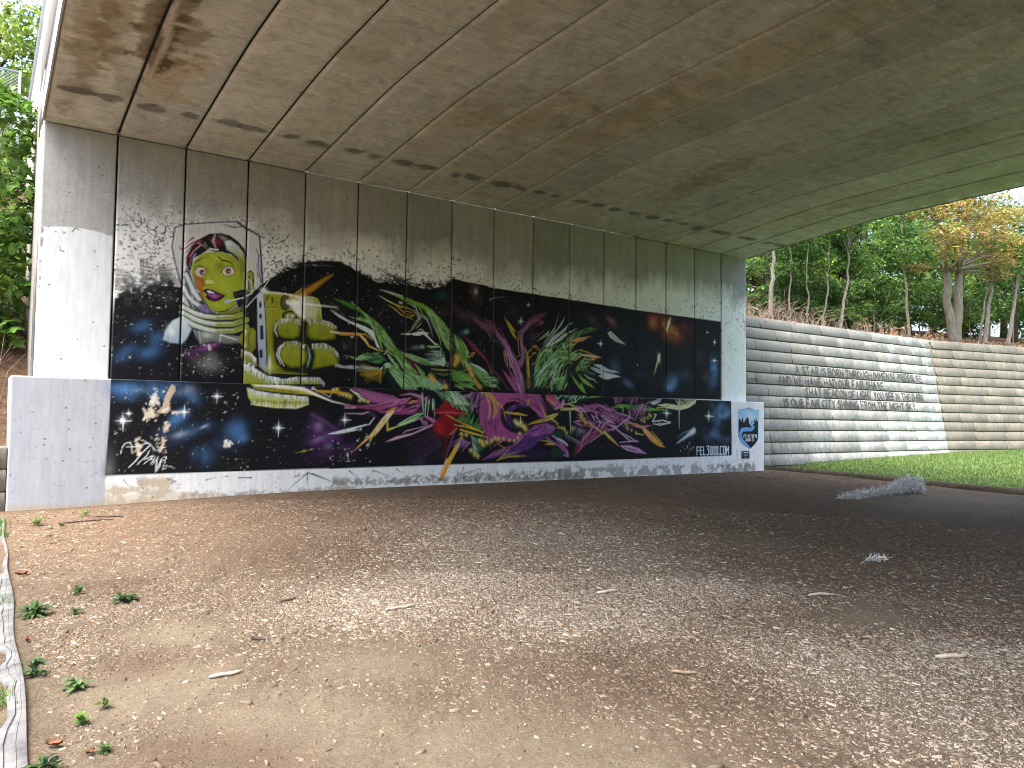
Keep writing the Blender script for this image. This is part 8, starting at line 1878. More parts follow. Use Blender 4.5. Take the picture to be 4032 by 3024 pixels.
for f in (.3, .62):
    for i in range(26, len(le_y) - 1):
        y0, y1 = le_y[i], le_y[i + 1]; q = []
        for ii, y in ((i, y0), (i + 1, y1)):
            x = -1.585 - .009 * (-y - 2) + .012 * math.sin(y * 2.3) - wv[ii] * f; z = float(gz(-1.6, y)) + .035 + .015 * math.sin(y * 1.7) - .001; q.append((x + 1.65, y + 8, z))
        rb.tube(q, .004, 4, False)
rb.build('rib', M_PLAST, le)

# ======================= lawn =========================================================
def lz(x, y):
    x = np.asarray(x, float); y = np.asarray(y, float); return gz(19, y) + .10 * sst(19, 22, x) + .022 * np.clip(x - 19, 0, 30) * (.45 + .55 * sst(-14, 0, y)) + .03 * gnoise(x, y, 1.3)
o = sheet('lawn', np.concatenate([[19.14], np.arange(19.4, 40, .5), [42, 50, 70, 120, 300]]), np.concatenate([[-300, -120, -60, -40, -30], np.arange(-24, 2.6, .5)]), lz, M_LAWN); tag(o, 'mown green lawn beside the block retaining wall', 'lawn')
rg = np.random.default_rng(8); n = 70000; x = 19.15 + 24 * rg.random(n) ** 1.35; y = rg.uniform(-13, .4, n); x = x + .0 * y
hh = rg.uniform(.03, .075, n) * (1 + .02 * (x - 19)); t = rg.uniform(0, 6.28, n); w_ = rg.uniform(.006, .014, n) * (1 + .05 * (x - 19)); lx, ly = rg.normal(0, .03, n), rg.normal(0, .03, n); z = lz(x, y)
V = np.stack([np.stack([x - w_ * np.cos(t), y - w_ * np.sin(t), z - .01], -1), np.stack([x + w_ * np.cos(t), y + w_ * np.sin(t), z - .01], -1), np.stack([x + lx, y + ly, z + hh], -1)], 1).reshape(-1, 3)
g = rg.random(n)[:, None]; c = np.array([.070, .120, .030]) * (1 - g) + np.array([.145, .205, .068]) * g; c = c * (1 + .5 * gnoise(x, y, 3)[:, None])
me = mesh_np('grass', V, None, np.arange(3 * n).reshape(-1, 3)); colattr(me, 'col', np.repeat(np.concatenate([np.clip(c, .01, .4), np.ones((n, 1))], -1), 3, 0)); o = obj('grass', me, M_GRASS); tag(o, 'short mown grass blades of the lawn', 'grass', kind='stuff')

# ======================= block retaining walls ========================================
rw = tag(empty('retaining_wall', (19, .2, .1)), 'battered wall of long concrete blocks beside the lawn, lettered near the bridge', 'retaining wall')
RO = Vector(rw.location); NC, CH = 13, .385; BAT = .165; Z0 = .28
def wall_dir(s):
    """distance along the wall -> base point and unit direction; turns towards the lawn 12 m along"""
    L1 = 12.6
    if s <= L1: return Vector((18.35 + s, .06, 0)), Vector((1, 0, 0))
    d = Vector((math.cos(-.20), math.sin(-.20), 0)); return Vector((18.35 + L1, .06, 0)) + d * (s - L1), d
def wpt(s, h, out=0.0):
    """s metres along, h metres up the batter, out metres proud of the face"""
    p, d = wall_dir(s); nrm = Vector((d.y, -d.x, 0)); 
    c = p - nrm * (h * BAT) + nrm * out; return Vector((c.x, c.y, Z0 + h))
def block(s0, s1, h0, h1, out, mat, tone, parent=rw, O=RO):
    b = MB(); j = .022; a0, a1 = s0 + j * .6, s1 - j * .6; k0, k1 = h0 + .038, h1 - .002; ch = .007
    prj = [(a0, k0, out - ch), (a1, k0, out - ch), (a1, k1, out - ch), (a0, k1, out - ch), (a0 + ch, k0 + ch, out), (a1 - ch, k0 + ch, out), (a1 - ch, k1 - ch, out), (a0 + ch, k1 - ch, out), (a0, k0, -.3), (a1, k0, -.3), (a1, k1, -.3), (a0, k1, -.3)]
    b.v = [tuple(wpt(*q) - O) for q in prj]
    b.q = [[4, 5, 6, 7], [0, 1, 5, 4], [1, 2, 6, 5], [2, 3, 7, 6], [3, 0, 4, 7], [8, 9, 1, 0], [9, 10, 2, 1], [10, 11, 3, 2], [11, 8, 0, 3]]
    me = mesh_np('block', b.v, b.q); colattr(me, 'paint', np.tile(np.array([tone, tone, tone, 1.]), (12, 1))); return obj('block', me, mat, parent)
rg = np.random.default_rng(19)
for c in range(NC):
    s = 0.0; brk = [0.0]; s = rg.uniform(.5, 1.7)
    while s < 12.3: brk.append(s); s += rg.uniform(1.55, 2.1)
    brk.append(12.6)
    for a, e in zip(brk[:-1], brk[1:]):
        mid = (a + e) / 2; tone = .52 + .050 * (mid - 6.5) - .040 * (c - 5) + rg.normal(0, .025)  # grey weathering at upper left; sunlit white at lower right put into the tone
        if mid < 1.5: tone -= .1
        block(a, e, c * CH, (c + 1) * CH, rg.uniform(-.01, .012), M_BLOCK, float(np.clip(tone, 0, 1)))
    brk = [12.6]; s = 12.6 + rg.uniform(.7, 1.9)
    while s < 30: brk.append(s); s += rg.uniform(1.6, 2.2)
    brk.append(31.)
    for a, e in zip(brk[:-1], brk[1:]): block(a, e, c * CH, (c + 1) * CH, rg.uniform(-.015, .015), M_BLOCKT, float(np.clip(.5 + rg.normal(0, .03), 0, 1)))
mb = MB()
for s0, s1 in ((0, 12.6), (12.6, 31)):
    q = [wpt(s0, -.3, -.07) - RO, wpt(s1, -.3, -.07) - RO, wpt(s1, NC * CH - .06, -.07) - RO, wpt(s0, NC * CH - .06, -.07) - RO]; mb.quad(*[tuple(v) for v in q])
mb.build('backing', M_TIMBER, rw)
# lettering on the courses: strokes of faded paint, a few millimetres proud
GL_ = {'A': '0,0 2,7 4,0|.8,2.6 3.2,2.6', 'B': '0,0 0,7 2.6,6.6 2.6,4 0,3.7|2.4,3.8 3.2,2 2.6,0 0,0', 'C': '3.4,6.2 1.8,7 0,5 0,2 1.8,0 3.4,.9', 'D': '0,0 0,7 2.2,6.4 3.4,3.5 2.2,.5 0,0', 'E': '3,7 0,7 0,0 3,0|0,3.6 2.4,3.6', 'F': '3,7 0,7 0,0|0,3.6 2.4,3.6', 'G': '3.4,6.2 1.8,7 0,5 0,2 1.8,0 3.4,1 3.4,3 2,3', 'H': '0,0 0,7|3.2,0 3.2,7|0,3.6 3.2,3.6', 'I': '0,0 0,7', 'K': '0,0 0,7|3,7 0,3.4 3.2,0', 'L': '0,7 0,0 2.8,0', 'M': '0,0 .2,7 2,2.4 3.8,7 4,0', 'N': '0,0 0,7 3.2,0 3.2,7', 'O': '1.8,7 0,5 0,2 1.8,0 3.5,2 3.5,5 1.8,7', 'P': '0,0 0,7 2.6,6.6 2.8,4.4 0,3.6', 'R': '0,0 0,7 2.6,6.6 2.6,4.2 0,3.6|1,3.6 3,0', 'S': '3,6.2 1.5,7 .1,5.6 2.6,3 2.8,1 1.3,0 0,.9', 'T': '0,7 3.6,7|1.8,7 1.8,0', 'U': '0,7 0,1.6 1.6,0 3.2,1.6 3.2,7', 'V': '0,7 1.6,0 3.2,7', 'W': '0,7 1,0 2.2,5 3.4,0 4.4,7', 'Y': '0,7 1.6,3.6 3.2,7|1.6,3.6 1.6,0', '.': '0,0 .5,0', 'o': '1,3.6 0,2 1,0 2,2 1,3.6', 'v': '0,3.6 1,0 2,3.6', 'e': '0,2 2,2 1,3.6 0,1.6 1,0 2,.6', 't': '1,5 1,0|0,3.6 2,3.6'}
def lettering(txt, s0, s1, course, parent, name, hh=.265, w_=.042, lab=None, base=.072):
    adv = lambda ch: 1.9 if ch == ' ' else max(float(q.split(',')[0]) for st_ in GL_[ch].split('|') for q in st_.split()) + 1.35
    tot = sum(adv(ch) for ch in txt); k = (s1 - s0) / tot; x = s0; mb = MB(); rg = np.random.default_rng(len(txt))
    for ch in txt:
        if ch != ' ':
            for st_ in GL_[ch].split('|'):
                P = [tuple(map(float, q.split(','))) for q in st_.split()]; P = [(x + a * k + rg.normal(0, .006), course * CH + base + b / 7 * hh + rg.normal(0, .006)) for a, b in P]
                for (a, b), (c, d) in zip(P[:-1], P[1:]):
                    l = math.hypot(c - a, d - b) + 1e-6; nx, nz2 = -(d - b) / l * w_ / 2, (c - a) / l * w_ / 2; ex, ez = (c - a) / l * w_ * .35, (d - b) / l * w_ * .35
                    mb.quad(*[tuple(wpt(u, v, .019 + rg.uniform(0, .002)) - RO) for u, v in ((a - ex - nx, b - ez - nz2), (c + ex - nx, d + ez - nz2), (c + ex + nx, d + ez + nz2), (a - ex + nx, b - ez + nz2))])
        x += adv(ch) * k
    o = mb.build(name, M_LETTER, parent); o['label'] = lab; return o
lettering('A STAR IS BORN THROUGH IMMENSE PRESSURE', 3.0, 11.5, 8, rw, 'painted_lettering', lab='faded painted line A STAR IS BORN THROUGH IMMENSE PRESSURE')
lettering('AND WE HAVE HAD OUR FAIR SHARE.', 1.95, 8.6, 7, rw, 'painted_lettering', lab='faded painted line AND WE HAVE HAD OUR FAIR SHARE')
lettering('THAT BEACON OF LIGHT YOU SEE IN THE DARK', 3.4, 11.4, 6, rw, 'painted_lettering', lab='faded painted line THAT BEACON OF LIGHT YOU SEE IN THE DARK')
lettering('IS OUR FAIR CITY SHINING FROM THE NIGHT SKY.', 2.1, 10.7, 5, rw, 'painted_lettering', lab='faded painted line ending THE NIGHT SKY')
lettering('Love', .35, .95, 7, rw, 'painted_lettering', .24, .02, 'small faded word Love beside the pier', .09)
lettering('St', .30, .62, 10, rw, 'painted_lettering', .26, .022, 'small faded letters St high beside the pier', .06)
# low block wall left of the footing
lw = tag(empty('retaining_wall', (-1.505, -.25, 0)), 'low dark block wall at the left edge beside the grey footing end', 'retaining wall')
for c in range(3):
    for i in range(2): b = MB().box((-.02 - 1.5 * (i + 1), -.08, .02 + c * .38), (-.03 - 1.5 * i, .35, .385 + c * .38), .015); o = b.build('block', M_BLOCKT, lw); colattr(o.data, 'paint', np.full((len(o.data.vertices), 4), .5))

# ======================= hillsides ====================================================
TOP = Z0 + NC * CH
def hz(x, y): return TOP - .06 + .20 * np.clip(y - 1.0, -.3, 14) + .10 * np.clip(y - 1, 0, 3) * sst(26, 19, x) + .05 * np.clip(y - 15, 0, 60) + .12 * gnoise(x, y, 1.6) + .05 * gnoise(x, y, 5)
bx = lambda x: .06 + BAT * NC * CH + np.where(x > 30.95, -.2027 * (x - 30.95), 0)
def hill_sheet():
    xs = np.concatenate([np.arange(18.0, 50, .5), [54, 60, 75, 100, 200]]); tt = np.concatenate([np.arange(0, 12, .4), [14, 18, 25, 40, 80, 200]])
    Xg, Tg = np.meshgrid(xs, tt); Yg = bx(Xg) + .02 + Tg; Zg = hz(Xg, Yg - bx(Xg) + .9); n, m = len(xs), len(tt); i = np.arange(m - 1)[:, None] * n + np.arange(n - 1)[None]
    return obj('hillside', mesh_np('hillside', np.stack([Xg.ravel(), Yg.ravel(), Zg.ravel()], -1), np.stack([i, i + 1, i + n + 1, i + n], -1).reshape(-1, 4), smooth=True), M_LITTER)
tag(hill_sheet(), 'wooded slope above the block retaining wall covered in brown leaf litter', 'slope', kind='structure')
def hill(x, y): return float(hz(np.array(x), np.array(y - bx(np.array(float(x))) + .9)))
def lhz(x, y): return 1.05 + 1.35 * sst(.2, 2.2, y) + .72 * np.clip(y - 1.6, 0, 8.5) + .15 * gnoise(x, y, 2.)
o = sheet('embankment', np.concatenate([[-200, -60, -25, -12, -8], np.arange(-6, -1.1, .3), [-1.0]]), np.concatenate([np.arange(-.2, 10, .3), [12, 20, 60, 200]]), lhz, M_LITTER); tag(o, 'steep leaf littered bank left of the bridge end', 'slope')

# ======================= trees ========================================================
def leaf_mesh(P, size, pal, rg, droop=.35, flat=.55, asp=.5, lobed=False):
    """a leaf at every point of P: a folded blade, or a five lobed one"""
    n = len(P); t = rg.uniform(0, 6.28, n); el = rg.normal(-droop, .45, n); L = size * rg.lognormal(0, .28, n)
    d = np.stack([np.cos(t) * np.cos(el), np.sin(t) * np.cos(el), np.sin(el)], -1); u = np.array([0, 0, 1.]) + rg.normal(0, flat, (n, 3))
    s = np.cross(d, u); s /= np.linalg.norm(s, axis=1, keepdims=True) + 1e-6; up_ = np.cross(s, d)
    pal = np.array(pal); k = rg.integers(len(pal), size=n); c = pal[k] * rg.lognormal(0, .22, n)[:, None]; c = np.concatenate([np.clip(c, .004, .6), np.ones((n, 1))], -1)
    L_ = L[:, None]
    if not lobed:
        V = np.stack([P, P + d * L_ * .45 + s * L_ * asp * .5 + up_ * L_ * .06, P + d * L_, P + d * L_ * .45 - s * L_ * asp * .5 + up_ * L_ * .06], 1).reshape(-1, 3)
        b = np.arange(n)[:, None] * 4; T = np.concatenate([b + [[0, 1, 2]], b + [[0, 2, 3]]]); return V, T, np.repeat(c, 4, 0)
    sh = [(0, 0), (.10, .42), (.22, .62), (.38, .36), (.55, .60), (.62, .26), (1.0, 0), (.62, -.26), (.55, -.60), (.38, -.36), (.22, -.62), (.10, -.42)]
    V = np.stack([P + d * L_ * a + s * L_ * b_ - up_ * L_ * (.25 * abs(b_) + .15 * a * a) for a, b_ in sh], 1).reshape(-1, 3); b = np.arange(n)[:, None] * 12
    T = np.concatenate([b + [[0, i, i + 1]] for i in range(1, 11)]); return V, T, np.repeat(c, 12, 0)
def cloud(clusters, n, rg, shell=.35):
    """points in ellipsoid clumps (x, y, z, rx, ry, rz), thicker towards their skins"""
    w = np.array([c[3] * c[4] * c[5] for c in clusters]) ** .75; k = rg.choice(len(clusters), n, p=w / w.sum()); C = np.array(clusters)[k]
    v = rg.normal(0, 1, (n, 3)); v /= np.linalg.norm(v, axis=1, keepdims=True); r = (shell + (1 - shell) * rg.random(n)) ** .6
    return C[:, :3] + v * r[:, None] * C[:, 3:6]
def build_leaves(name, P, size, pal, rg, mat, parent, **kw):
    V, T, c = leaf_mesh(P, size, pal, rg, **kw); me = mesh_np(name, V, None, T); colattr(me, 'col', c); return obj(name, me, mat, parent)
G1 = [(.07, .145, .028), (.095, .185, .035), (.045, .10, .022), (.12, .22, .042)]; G2 = [(.028, .066, .018), (.04, .09, .022), (.06, .12, .028)]; G3 = [(.13, .22, .03), (.19, .27, .035), (.09, .17, .03), (.24, .30, .05)]
GO = [(.34, .22, .06), (.40, .28, .09), (.26, .14, .04), (.24, .24, .06), (.44, .34, .13), (.16, .19, .045), (.20, .22, .05)]
def tree(name, label, base, trunks, r0, limbs, clusters, nleaf, lsize, pal, mat, seed, group=None, lobed=False, asp=.5, cat='tree', droop=.35):
    rg = np.random.default_rng(seed); B0 = Vector(base); root = tag(empty(name, base), label, cat, group); mb = MB()
    for k, path in enumerate(trunks):
        r = r0 if not isinstance(r0, (list, tuple)) else r0[k]; m = len(path)
        pts = [Vector((0, 0, -.3))] + [Vector(p) for p in path]; P = []
        for i in range(len(pts) - 1):       # subdivide so that the stem wanders
            for f in (0, .33, .66): P.append(pts[i].lerp(pts[i + 1], f) + Vector((rg.normal(0, .03), rg.normal(0, .03), 0)) * (f > 0))
        P.append(pts[-1]); q = len(P); mb.tube(P, [r * (1.25 if i == 0 else 1) * (1 - .75 * i / (q - 1)) for i in range(q)], 8 if r > .1 else 6)
    cl = [Vector(c[:3]) for c in clusters]
    for c in cl:                              # a limb towards every clump
        path = [Vector(p) for p in trunks[rg.integers(len(trunks))]]; a = min(path, key=lambda p: (p - c).length + (2 if p.z > c.z else 0)); mid = a.lerp(c, .5) + Vector((rg.normal(0, .25), rg.normal(0, .25), rg.normal(.1, .2)))
        rr = (r0 if not isinstance(r0, (list, tuple)) else max(r0)) * .33; mb.tube([a, a.lerp(mid, .5), mid, mid.lerp(c, .6), c], [rr, rr * .8, rr * .6, rr * .4, rr * .2], 5)
        for _ in range(limbs):
            e = c + Vector(rg.normal(0, .55, 3)) * .9; mb.tube([mid.lerp(c, rg.uniform(.2, .9)), e], [rr * .3, rr * .1], 4)
    mb.build('trunk', mat, root, True)
    build_leaves('crown', cloud(clusters, nleaf, rg), lsize, pal, rg, M_LEAF, root, lobed=lobed, asp=asp, droop=droop); return root
def clumps(n, cx, cy, cz, sx, sy, sz, r, seed):
    rg = np.random.default_rng(seed); out = []
    for _ in range(n):
        v = rg.normal(0, 1, 3); v /= np.linalg.norm(v); q = rg.random() ** .4; out.append((cx + v[0] * sx * q, cy + v[1] * sy * q, cz + v[2] * sz * q, r * rg.uniform(.6, 1.3), r * rg.uniform(.6, 1.3), r * rg.uniform(.35, .75)))
    return out
# double trunked tree with browning leaves at the wall top
bx_, by_ = 34.4, 1.5; hb = hill(bx_, by_)
tree('double_trunk_tree', 'double trunked tree with orange browning leaves above the tan end of the wall', (bx_, by_, hb), [[(-.30, 0, 1.2), (-.38, .1, 3.2), (-.7, .3, 5.5), (-1.2, .8, 8)], [(.22, -.1, 1.2), (.36, -.1, 3.2), (.7, -.3, 5.8), (1.3, -.5, 8.5)]], [.24, .26], 4,
     [(-2.9, -1.2, 4.3, 1.0, .9, .45), (-2.1, -1.0, 3.7, .9, .8, .35), (-1.2, -1.2, 4.6, 1.0, .9, .45), (-3.3, -.6, 5.3, .9, .9, .4), (-1.9, -.9, 5.6, 1.1, .9, .5), (-.4, -1.4, 5.4, 1.0, .9, .45), (.7, -1.3, 4.7, 1.0, .9, .4), (1.8, -1.0, 5.3, 1.1, .9, .45), (2.6, -.8, 4.3, 1.0, .9, .4), (1.5, -1.3, 3.7, .9, .7, .35), (2.7, -.6, 3.3, .8, .7, .3), (-.9, -.9, 6.7, 1.3, 1.1, .5), (1.2, -.8, 6.7, 1.3, 1.1, .5), (-2.6, -.2, 6.6, 1.1, 1, .45), (3.3, 0, 6.2, 1.1, 1, .5), (0, .3, 8, 1.8, 1.4, .7), (-2.4, .3, 3.2, .7, .6, .25), (-4.2, -.4, 6.2, 1.0, .9, .45), (-3.9, -.2, 7.4, 1.1, 1, .5), (3.6, -.8, 5.0, 1.2, .9, .45), (4.4, -.6, 6.4, 1.2, 1, .5), (3.6, -.4, 3.9, .9, .8, .35), (-1.8, .2, 7.8, 1.3, 1.1, .5), (2.4, .2, 7.8, 1.4, 1.1, .5)], 10500, .20, GO, M_BARK, 3, asp=.3, droop=.15)
SAP = [((23.2, 3.0), [(.05, 0, 1.0), (.12, 0, 2.0), (.35, .05, 3.2), (.3, 0, 5.)], .11, 'grey leaning sapling next to the bridge pier, leftmost on the slope', M_BARKS),
       ((24.9, 3.3), [(-.1, 0, .8), (.05, 0, 1.8), (-.1, 0, 3.2), (0, 0, 4.6)], .05, 'thin crooked sapling second from the bridge pier', M_BARK),
       ((25.6, 3.0), [(.06, 0, .9), (-.05, 0, 2.0), (.1, 0, 3.4), (0, 0, 5.)], .05, 'thin straight sapling third from the bridge pier', M_BARK),
       ((26.3, 2.8), [(.25, 0, .9), (.42, 0, 1.8), (.45, 0, 3.), (.6, 0, 4.4)], .05, 'slender bowed sapling left of the pale curved one', M_BARKS),
       ((27.1, 2.6), [(.35, 0, .9), (.75, 0, 2.2), (.75, 0, 3.4), (.6, 0, 5.5)], .085, 'pale curved sapling standing on the slope above the lettering', M_BARKS),
       ((31.9, 2.2), [(-.12, 0, 1.0), (-.2, 0, 2.2), (-.35, 0, 3.6), (-.5, 0, 5.2)], .085, 'slim grey sapling left of the double trunked tree', M_BARK),
       ((36.6, 1.2), [(.45, 0, 1.4), (.95, 0, 3.0), (1.5, 0, 5.0)], .12, 'pale leaning sapling right of the double trunked tree', M_BARKS),
       ((36.9, 1.6), [(.7, 0, 1.6), (1.35, 0, 3.2), (1.9, 0, 5.0)], .07, 'thin leaning sapling against the pale leaning one', M_BARKS),
       ((38.3, .9), [(.5, 0, 1.4), (1.0, 0, 2.8), (1.6, 0, 4.5)], .12, 'leaning sapling at the right edge of the picture', M_BARKS)]
for i, ((x, y), path, r, lab, mt) in enumerate(SAP):
    tip = path[-1]; tree('sapling', lab, (x, y, hill(x, y)), [path], r, 2, clumps(7, tip[0], tip[1], tip[2] - .3, 1.3, 1.1, 1.5, .75, 100 + i), 900, .17, G1 if i % 3 else G3[:3] + G1, mt, 200 + i, 'saplings on the slope')
# wood behind: each tree with its own crown
BACK = [(26.6, 5.6, 5.0), (30.2, 6.2, 5.4), (33.8, 6.5, 5.6), (38.2, 5.6, 5.4), (42.4, 5.0, 5.6), (47.0, 4.2, 5.6), (52.0, 3.0, 6.0), (31.5, 10, 6.2), (36.5, 10.5, 6.6), (42, 10, 7.0), (48.5, 9.5, 7.0), (56, 8.5, 7.5), (40, 16, 8.5), (47.5, 16, 8.5), (56, 15.5, 9.0), (66, 14, 9.5), (52, 23, 11), (64, 23, 11), (77, 21, 12)]
BL = ['leafy tree beside the top of the bridge pier', 'bright green leafy tree with a dark slanting limb above the lettering', 'leafy tree behind the slim grey sapling', 'dark trunked tree right behind the double trunked tree', 'yellow green tree behind the leaning saplings', 'leafy tree behind the sapling at the right edge', 'tree outside the right edge of the lawn', 'tree in the second row behind the curved sapling', 'tree in the second row left of the double trunked tree', 'tree in the second row behind the orange leaves', 'tree in the second row on the right', 'tree in the second row at the far right', 'dark tree deep in the wood near the pier', 'dark tree deep in the wood above the lettering', 'dark tree deep in the wood behind the orange leaves', 'dark tree deep in the wood at the right edge', 'farthest tree on the left of the wood', 'farthest tree in the middle of the wood', 'farthest tree on the right of the wood']
for i, ((x, y, h), lab) in enumerate(zip(BACK, BL)):
    z = hill(x, y); far = y > 9; rg = np.random.default_rng(300 + i); lean = rg.normal(0, .5)
    tree('woodland_tree', lab, (x, y, z), [[(lean * .2, 0, h * .3), (lean * .5, 0, h * .7), (lean, 0, h * 1.2)]], .16 + .03 * (h - 4.5), 2, clumps(18, lean, 0, h * .66, h * .5, h * .48, h * .62, h * .19, 400 + i), 5200 if not far else 4600, .20 if not far else .34, (G1 + G2 if far else (G3 + G1 if i in (1, 4, 5) else G1 + G3[2:3])), M_BARKD, 500 + i, 'trees in the wood')
# low bushes that close the wood near the ground
for i, (x, y, s_, lab) in enumerate([(24.2, 5.0, 1.1, 'leafy bush beside the leftmost sapling'), (26.6, 4.2, .9, 'small leafy bush among the thin saplings'), (28.8, 3.6, .8, 'bright green bush right of the pale curved sapling'), (31.0, 6.0, 1.5, 'dark bush in the shade of the wood'), (34.5, 6.5, 1.8, 'dark bush behind the double trunked tree'), (38.5, 6.0, 1.8, 'dark bush behind the leaning saplings'), (43, 5, 1.8, 'dark bush at the right end of the slope'), (33, 9, 2.2, 'broad dark bush deep in the wood on the left'), (42, 12, 2.6, 'broad dark bush deep in the wood in the middle'), (54, 10, 2.8, 'broad dark bush deep in the wood on the right')]):
    tree('bush', lab, (x, y, hill(x, y)), [[(.05, 0, s_ * .5), (.1, 0, s_)]], .04, 2, clumps(9, 0, 0, s_ * .75, s_ * 1.1, s_ * .9, s_ * .6, s_ * .42, 600 + i), 1500, .16 if y < 7 else .26, G3[:2] + G1 if i == 2 else (G1 if i < 2 else G2), M_TWIG, 700 + i, 'bushes on the slope', cat='bush')
for i, (x, y, s_, lab) in enumerate([(25.4, 4.0, 1.2, 'green bush between the first thin saplings'), (27.9, 4.6, 1.4, 'green bush behind the pale curved sapling'), (30.2, 4.2, 1.3, 'green bush right of the bright one'), (32.8, 4.4, 1.5, 'green bush left behind the double trunked tree'), (36.2, 4.0, 1.6, 'green bush right behind the double trunked tree'), (40.5, 3.6, 2.0, 'tall green bush behind the leaning saplings'), (44.5, 3.2, 2.4, 'tall green bush at the right edge of the slope'), (48.5, 2.0, 2.6, 'tall green bush beyond the right edge of the slope'), (39.0, 9.0, 2.8, 'tall green bush in the second row behind the double trunked tree'), (47.0, 7.5, 3.2, 'tall green bush in the second row at the right'), (34.0, 9.0, 2.6, 'tall green bush in the second row above the lettering'), (54.0, 5.5, 3.4, 'tall green bush in the second row at the far right')]):
    tree('bush', lab, (x, y, hill(x, y)), [[(.05, 0, s_ * .6), (.1, 0, s_ * 1.2)]], .04, 2, clumps(12, 0, 0, s_ * 1.0, s_ * .9, s_ * .8, s_ * .85, s_ * .36, 640 + i), 2300, .15 if s_ < 2.2 else .22, G1 + G2[1:], M_TWIG, 740 + i, 'bushes on the slope', cat='bush')
# far trees that stand on the rest of the skyline, and left of the bridge
for i, (x, y, zb, h, lab) in enumerate([(-2.5, 14.5, 8.2, 6.5, 'yellow green tree behind the chain link fence'), (-4.2, 22, 8.6, 8, 'tall tree far behind the fence left of the bridge'), (-1.6, 27, 8.6, 8, 'tree beyond the bridge end above the guard rail')]):
    tree('bank_tree', lab, (x, y, zb), [[(.1, 0, h * .35), (.5, 0, h * .7), (.8, 0, h * 1.1)]], .17, 4, clumps(16, .4, 0, h * .62, h * .42, h * .4, h * .6, h * .17, 800 + i), 5200, .18 if i == 0 else .26, G3, M_BARKD, 820 + i, 'trees above the left bank')
mp = tree('maple_sapling', 'young maple with lobed green leaves against the left wing wall', (-2.05, 2.6, lhz(np.array(-2.05), np.array(2.6)).item()), [[(.05, 0, 1.2), (.12, 0, 2.6), (.3, 0, 4.4)], [(-.3, .1, 1.4), (-.5, .2, 3.)]], [.045, .035], 3,
     [(.45, -.3, 4.6, .55, .5, .35), (.62, -.4, 4.0, .42, .45, .3), (.35, -.2, 3.4, .55, .5, .3), (.6, -.5, 2.9, .45, .4, .3), (.5, -.3, 2.3, .5, .5, .3), (.35, -.4, 1.7, .6, .5, .35), (.3, -.3, 1.1, .6, .5, .35), (-.5, 0, 3.4, .8, .6, .5), (-.4, 0, 2.2, .8, .7, .5), (.1, .2, .5, .7, .5, .35), (.0, .1, 5., .6, .5, .3), (.2, -.3, .2, .6, .5, .3)], 1900, .15, [(.10, .20, .03), (.14, .25, .04), (.07, .15, .028), (.17, .28, .05)], M_BARK, 900, lobed=True)
tree('bush', 'dark shrub on the left bank below the maple leaves', (-1.95, 5.0, 4.2), [[(0, 0, .7), (.1, 0, 1.6)]], .03, 3, clumps(12, .15, 0, 1.4, .8, .8, 1.4, .5, 931), 2600, .13, G1, M_TWIG, 930, cat='bush')

tree('bush', 'shaded shrub low on the left bank beside the wing wall foot', (-1.9, 3.4, 3.2), [[(0, 0, .5), (.1, 0, 1.1)]], .025, 3, clumps(10, .1, 0, .8, .6, .6, .9, .4, 941), 1800, .11, G1 + G2, M_TWIG, 940, cat='bush')
# dead stems, brush and stalks
def stems(name, label, n, area, hgt, rad, seed, mat, lean=.35, kind='stuff', leaves=None, zf=None):
    rg = np.random.default_rng(seed); mb = MB(); P = []
    for _ in range(n):
        x, y = rg.uniform(area[0], area[1]), rg.uniform(area[2], area[3]); z = zf(x, y); h = hgt * rg.uniform(.4, 1.3); dx, dy = rg.normal(0, lean, 2) * h; q = [(x, y, z - .05), (x + dx * .3, y + dy * .3, z + h * .5), (x + dx, y + dy, z + h * rg.uniform(.6, 1.))]
        mb.tube(q, [rad, rad * .8, rad * .35], 4, False)
        for t in rg.uniform(.3, 1, 3): P.append((x + dx * t * t, y + dy * t * t, z + h * t))
    o = mb.build(name, mat); tag(o, label, name.replace('_', ' '), kind=kind)
    if leaves:
        V, T, c = leaf_mesh(np.repeat(np.array(P), 2, 0) + rg.normal(0, .03, (len(P) * 2, 3)), leaves[0], leaves[1], rg, droop=.7); me = mesh_np('dry_leaf', V, None, T); colattr(me, 'col', c); l_ = obj('dry_leaf', me, M_LEAF, o); l_['kind'] = 'stuff'
    return o
stems('dry_brush', 'tangle of dry grey brush on the slope beside the pier', 240, (20.5, 25.5, 1.6, 4.2), .8, .010, 41, M_TWIG, .7, zf=hill)
stems('dry_brush', 'thin dry brush under the curved saplings', 120, (25.5, 31.5, 1.9, 4.4), .75, .009, 42, M_TWIG, .55, zf=hill)
stems('dry_stalks', 'row of dried tan seed stalks along the wall top', 70, (27.0, 33.2, 1.05, 1.9), .55, .008, 43, M_TWIG, .12, leaves=(.08, [(.42, .27, .16), (.50, .34, .22), (.30, .17, .09)]), zf=hill)
stems('dry_stalks', 'pale dead stalks on the left bank beside the white footing corner', 60, (-2.6, -1.65, .8, 2.6), 1.5, .008, 44, M_TWIG, .22, zf=lambda x, y: lhz(np.array(x), np.array(y)).item())
rg = np.random.default_rng(50); n = 5200; x = rg.uniform(19, 44, n); y = bx(x) + rg.uniform(.05, 4, n) ; P = np.stack([x, y, hz(x, y - bx(x) + .9) + .03], -1)
V, T, c = leaf_mesh(P, .12, [(.24, .14, .08), (.34, .22, .13), (.14, .08, .045), (.42, .30, .2)], rg, droop=0., flat=.5); me = mesh_np('fallen_leaves', V, None, T); colattr(me, 'col', c); tag(obj('fallen_leaves', me, M_LEAF), 'brown fallen leaves on the slope above the wall', 'fallen leaves', kind='stuff')

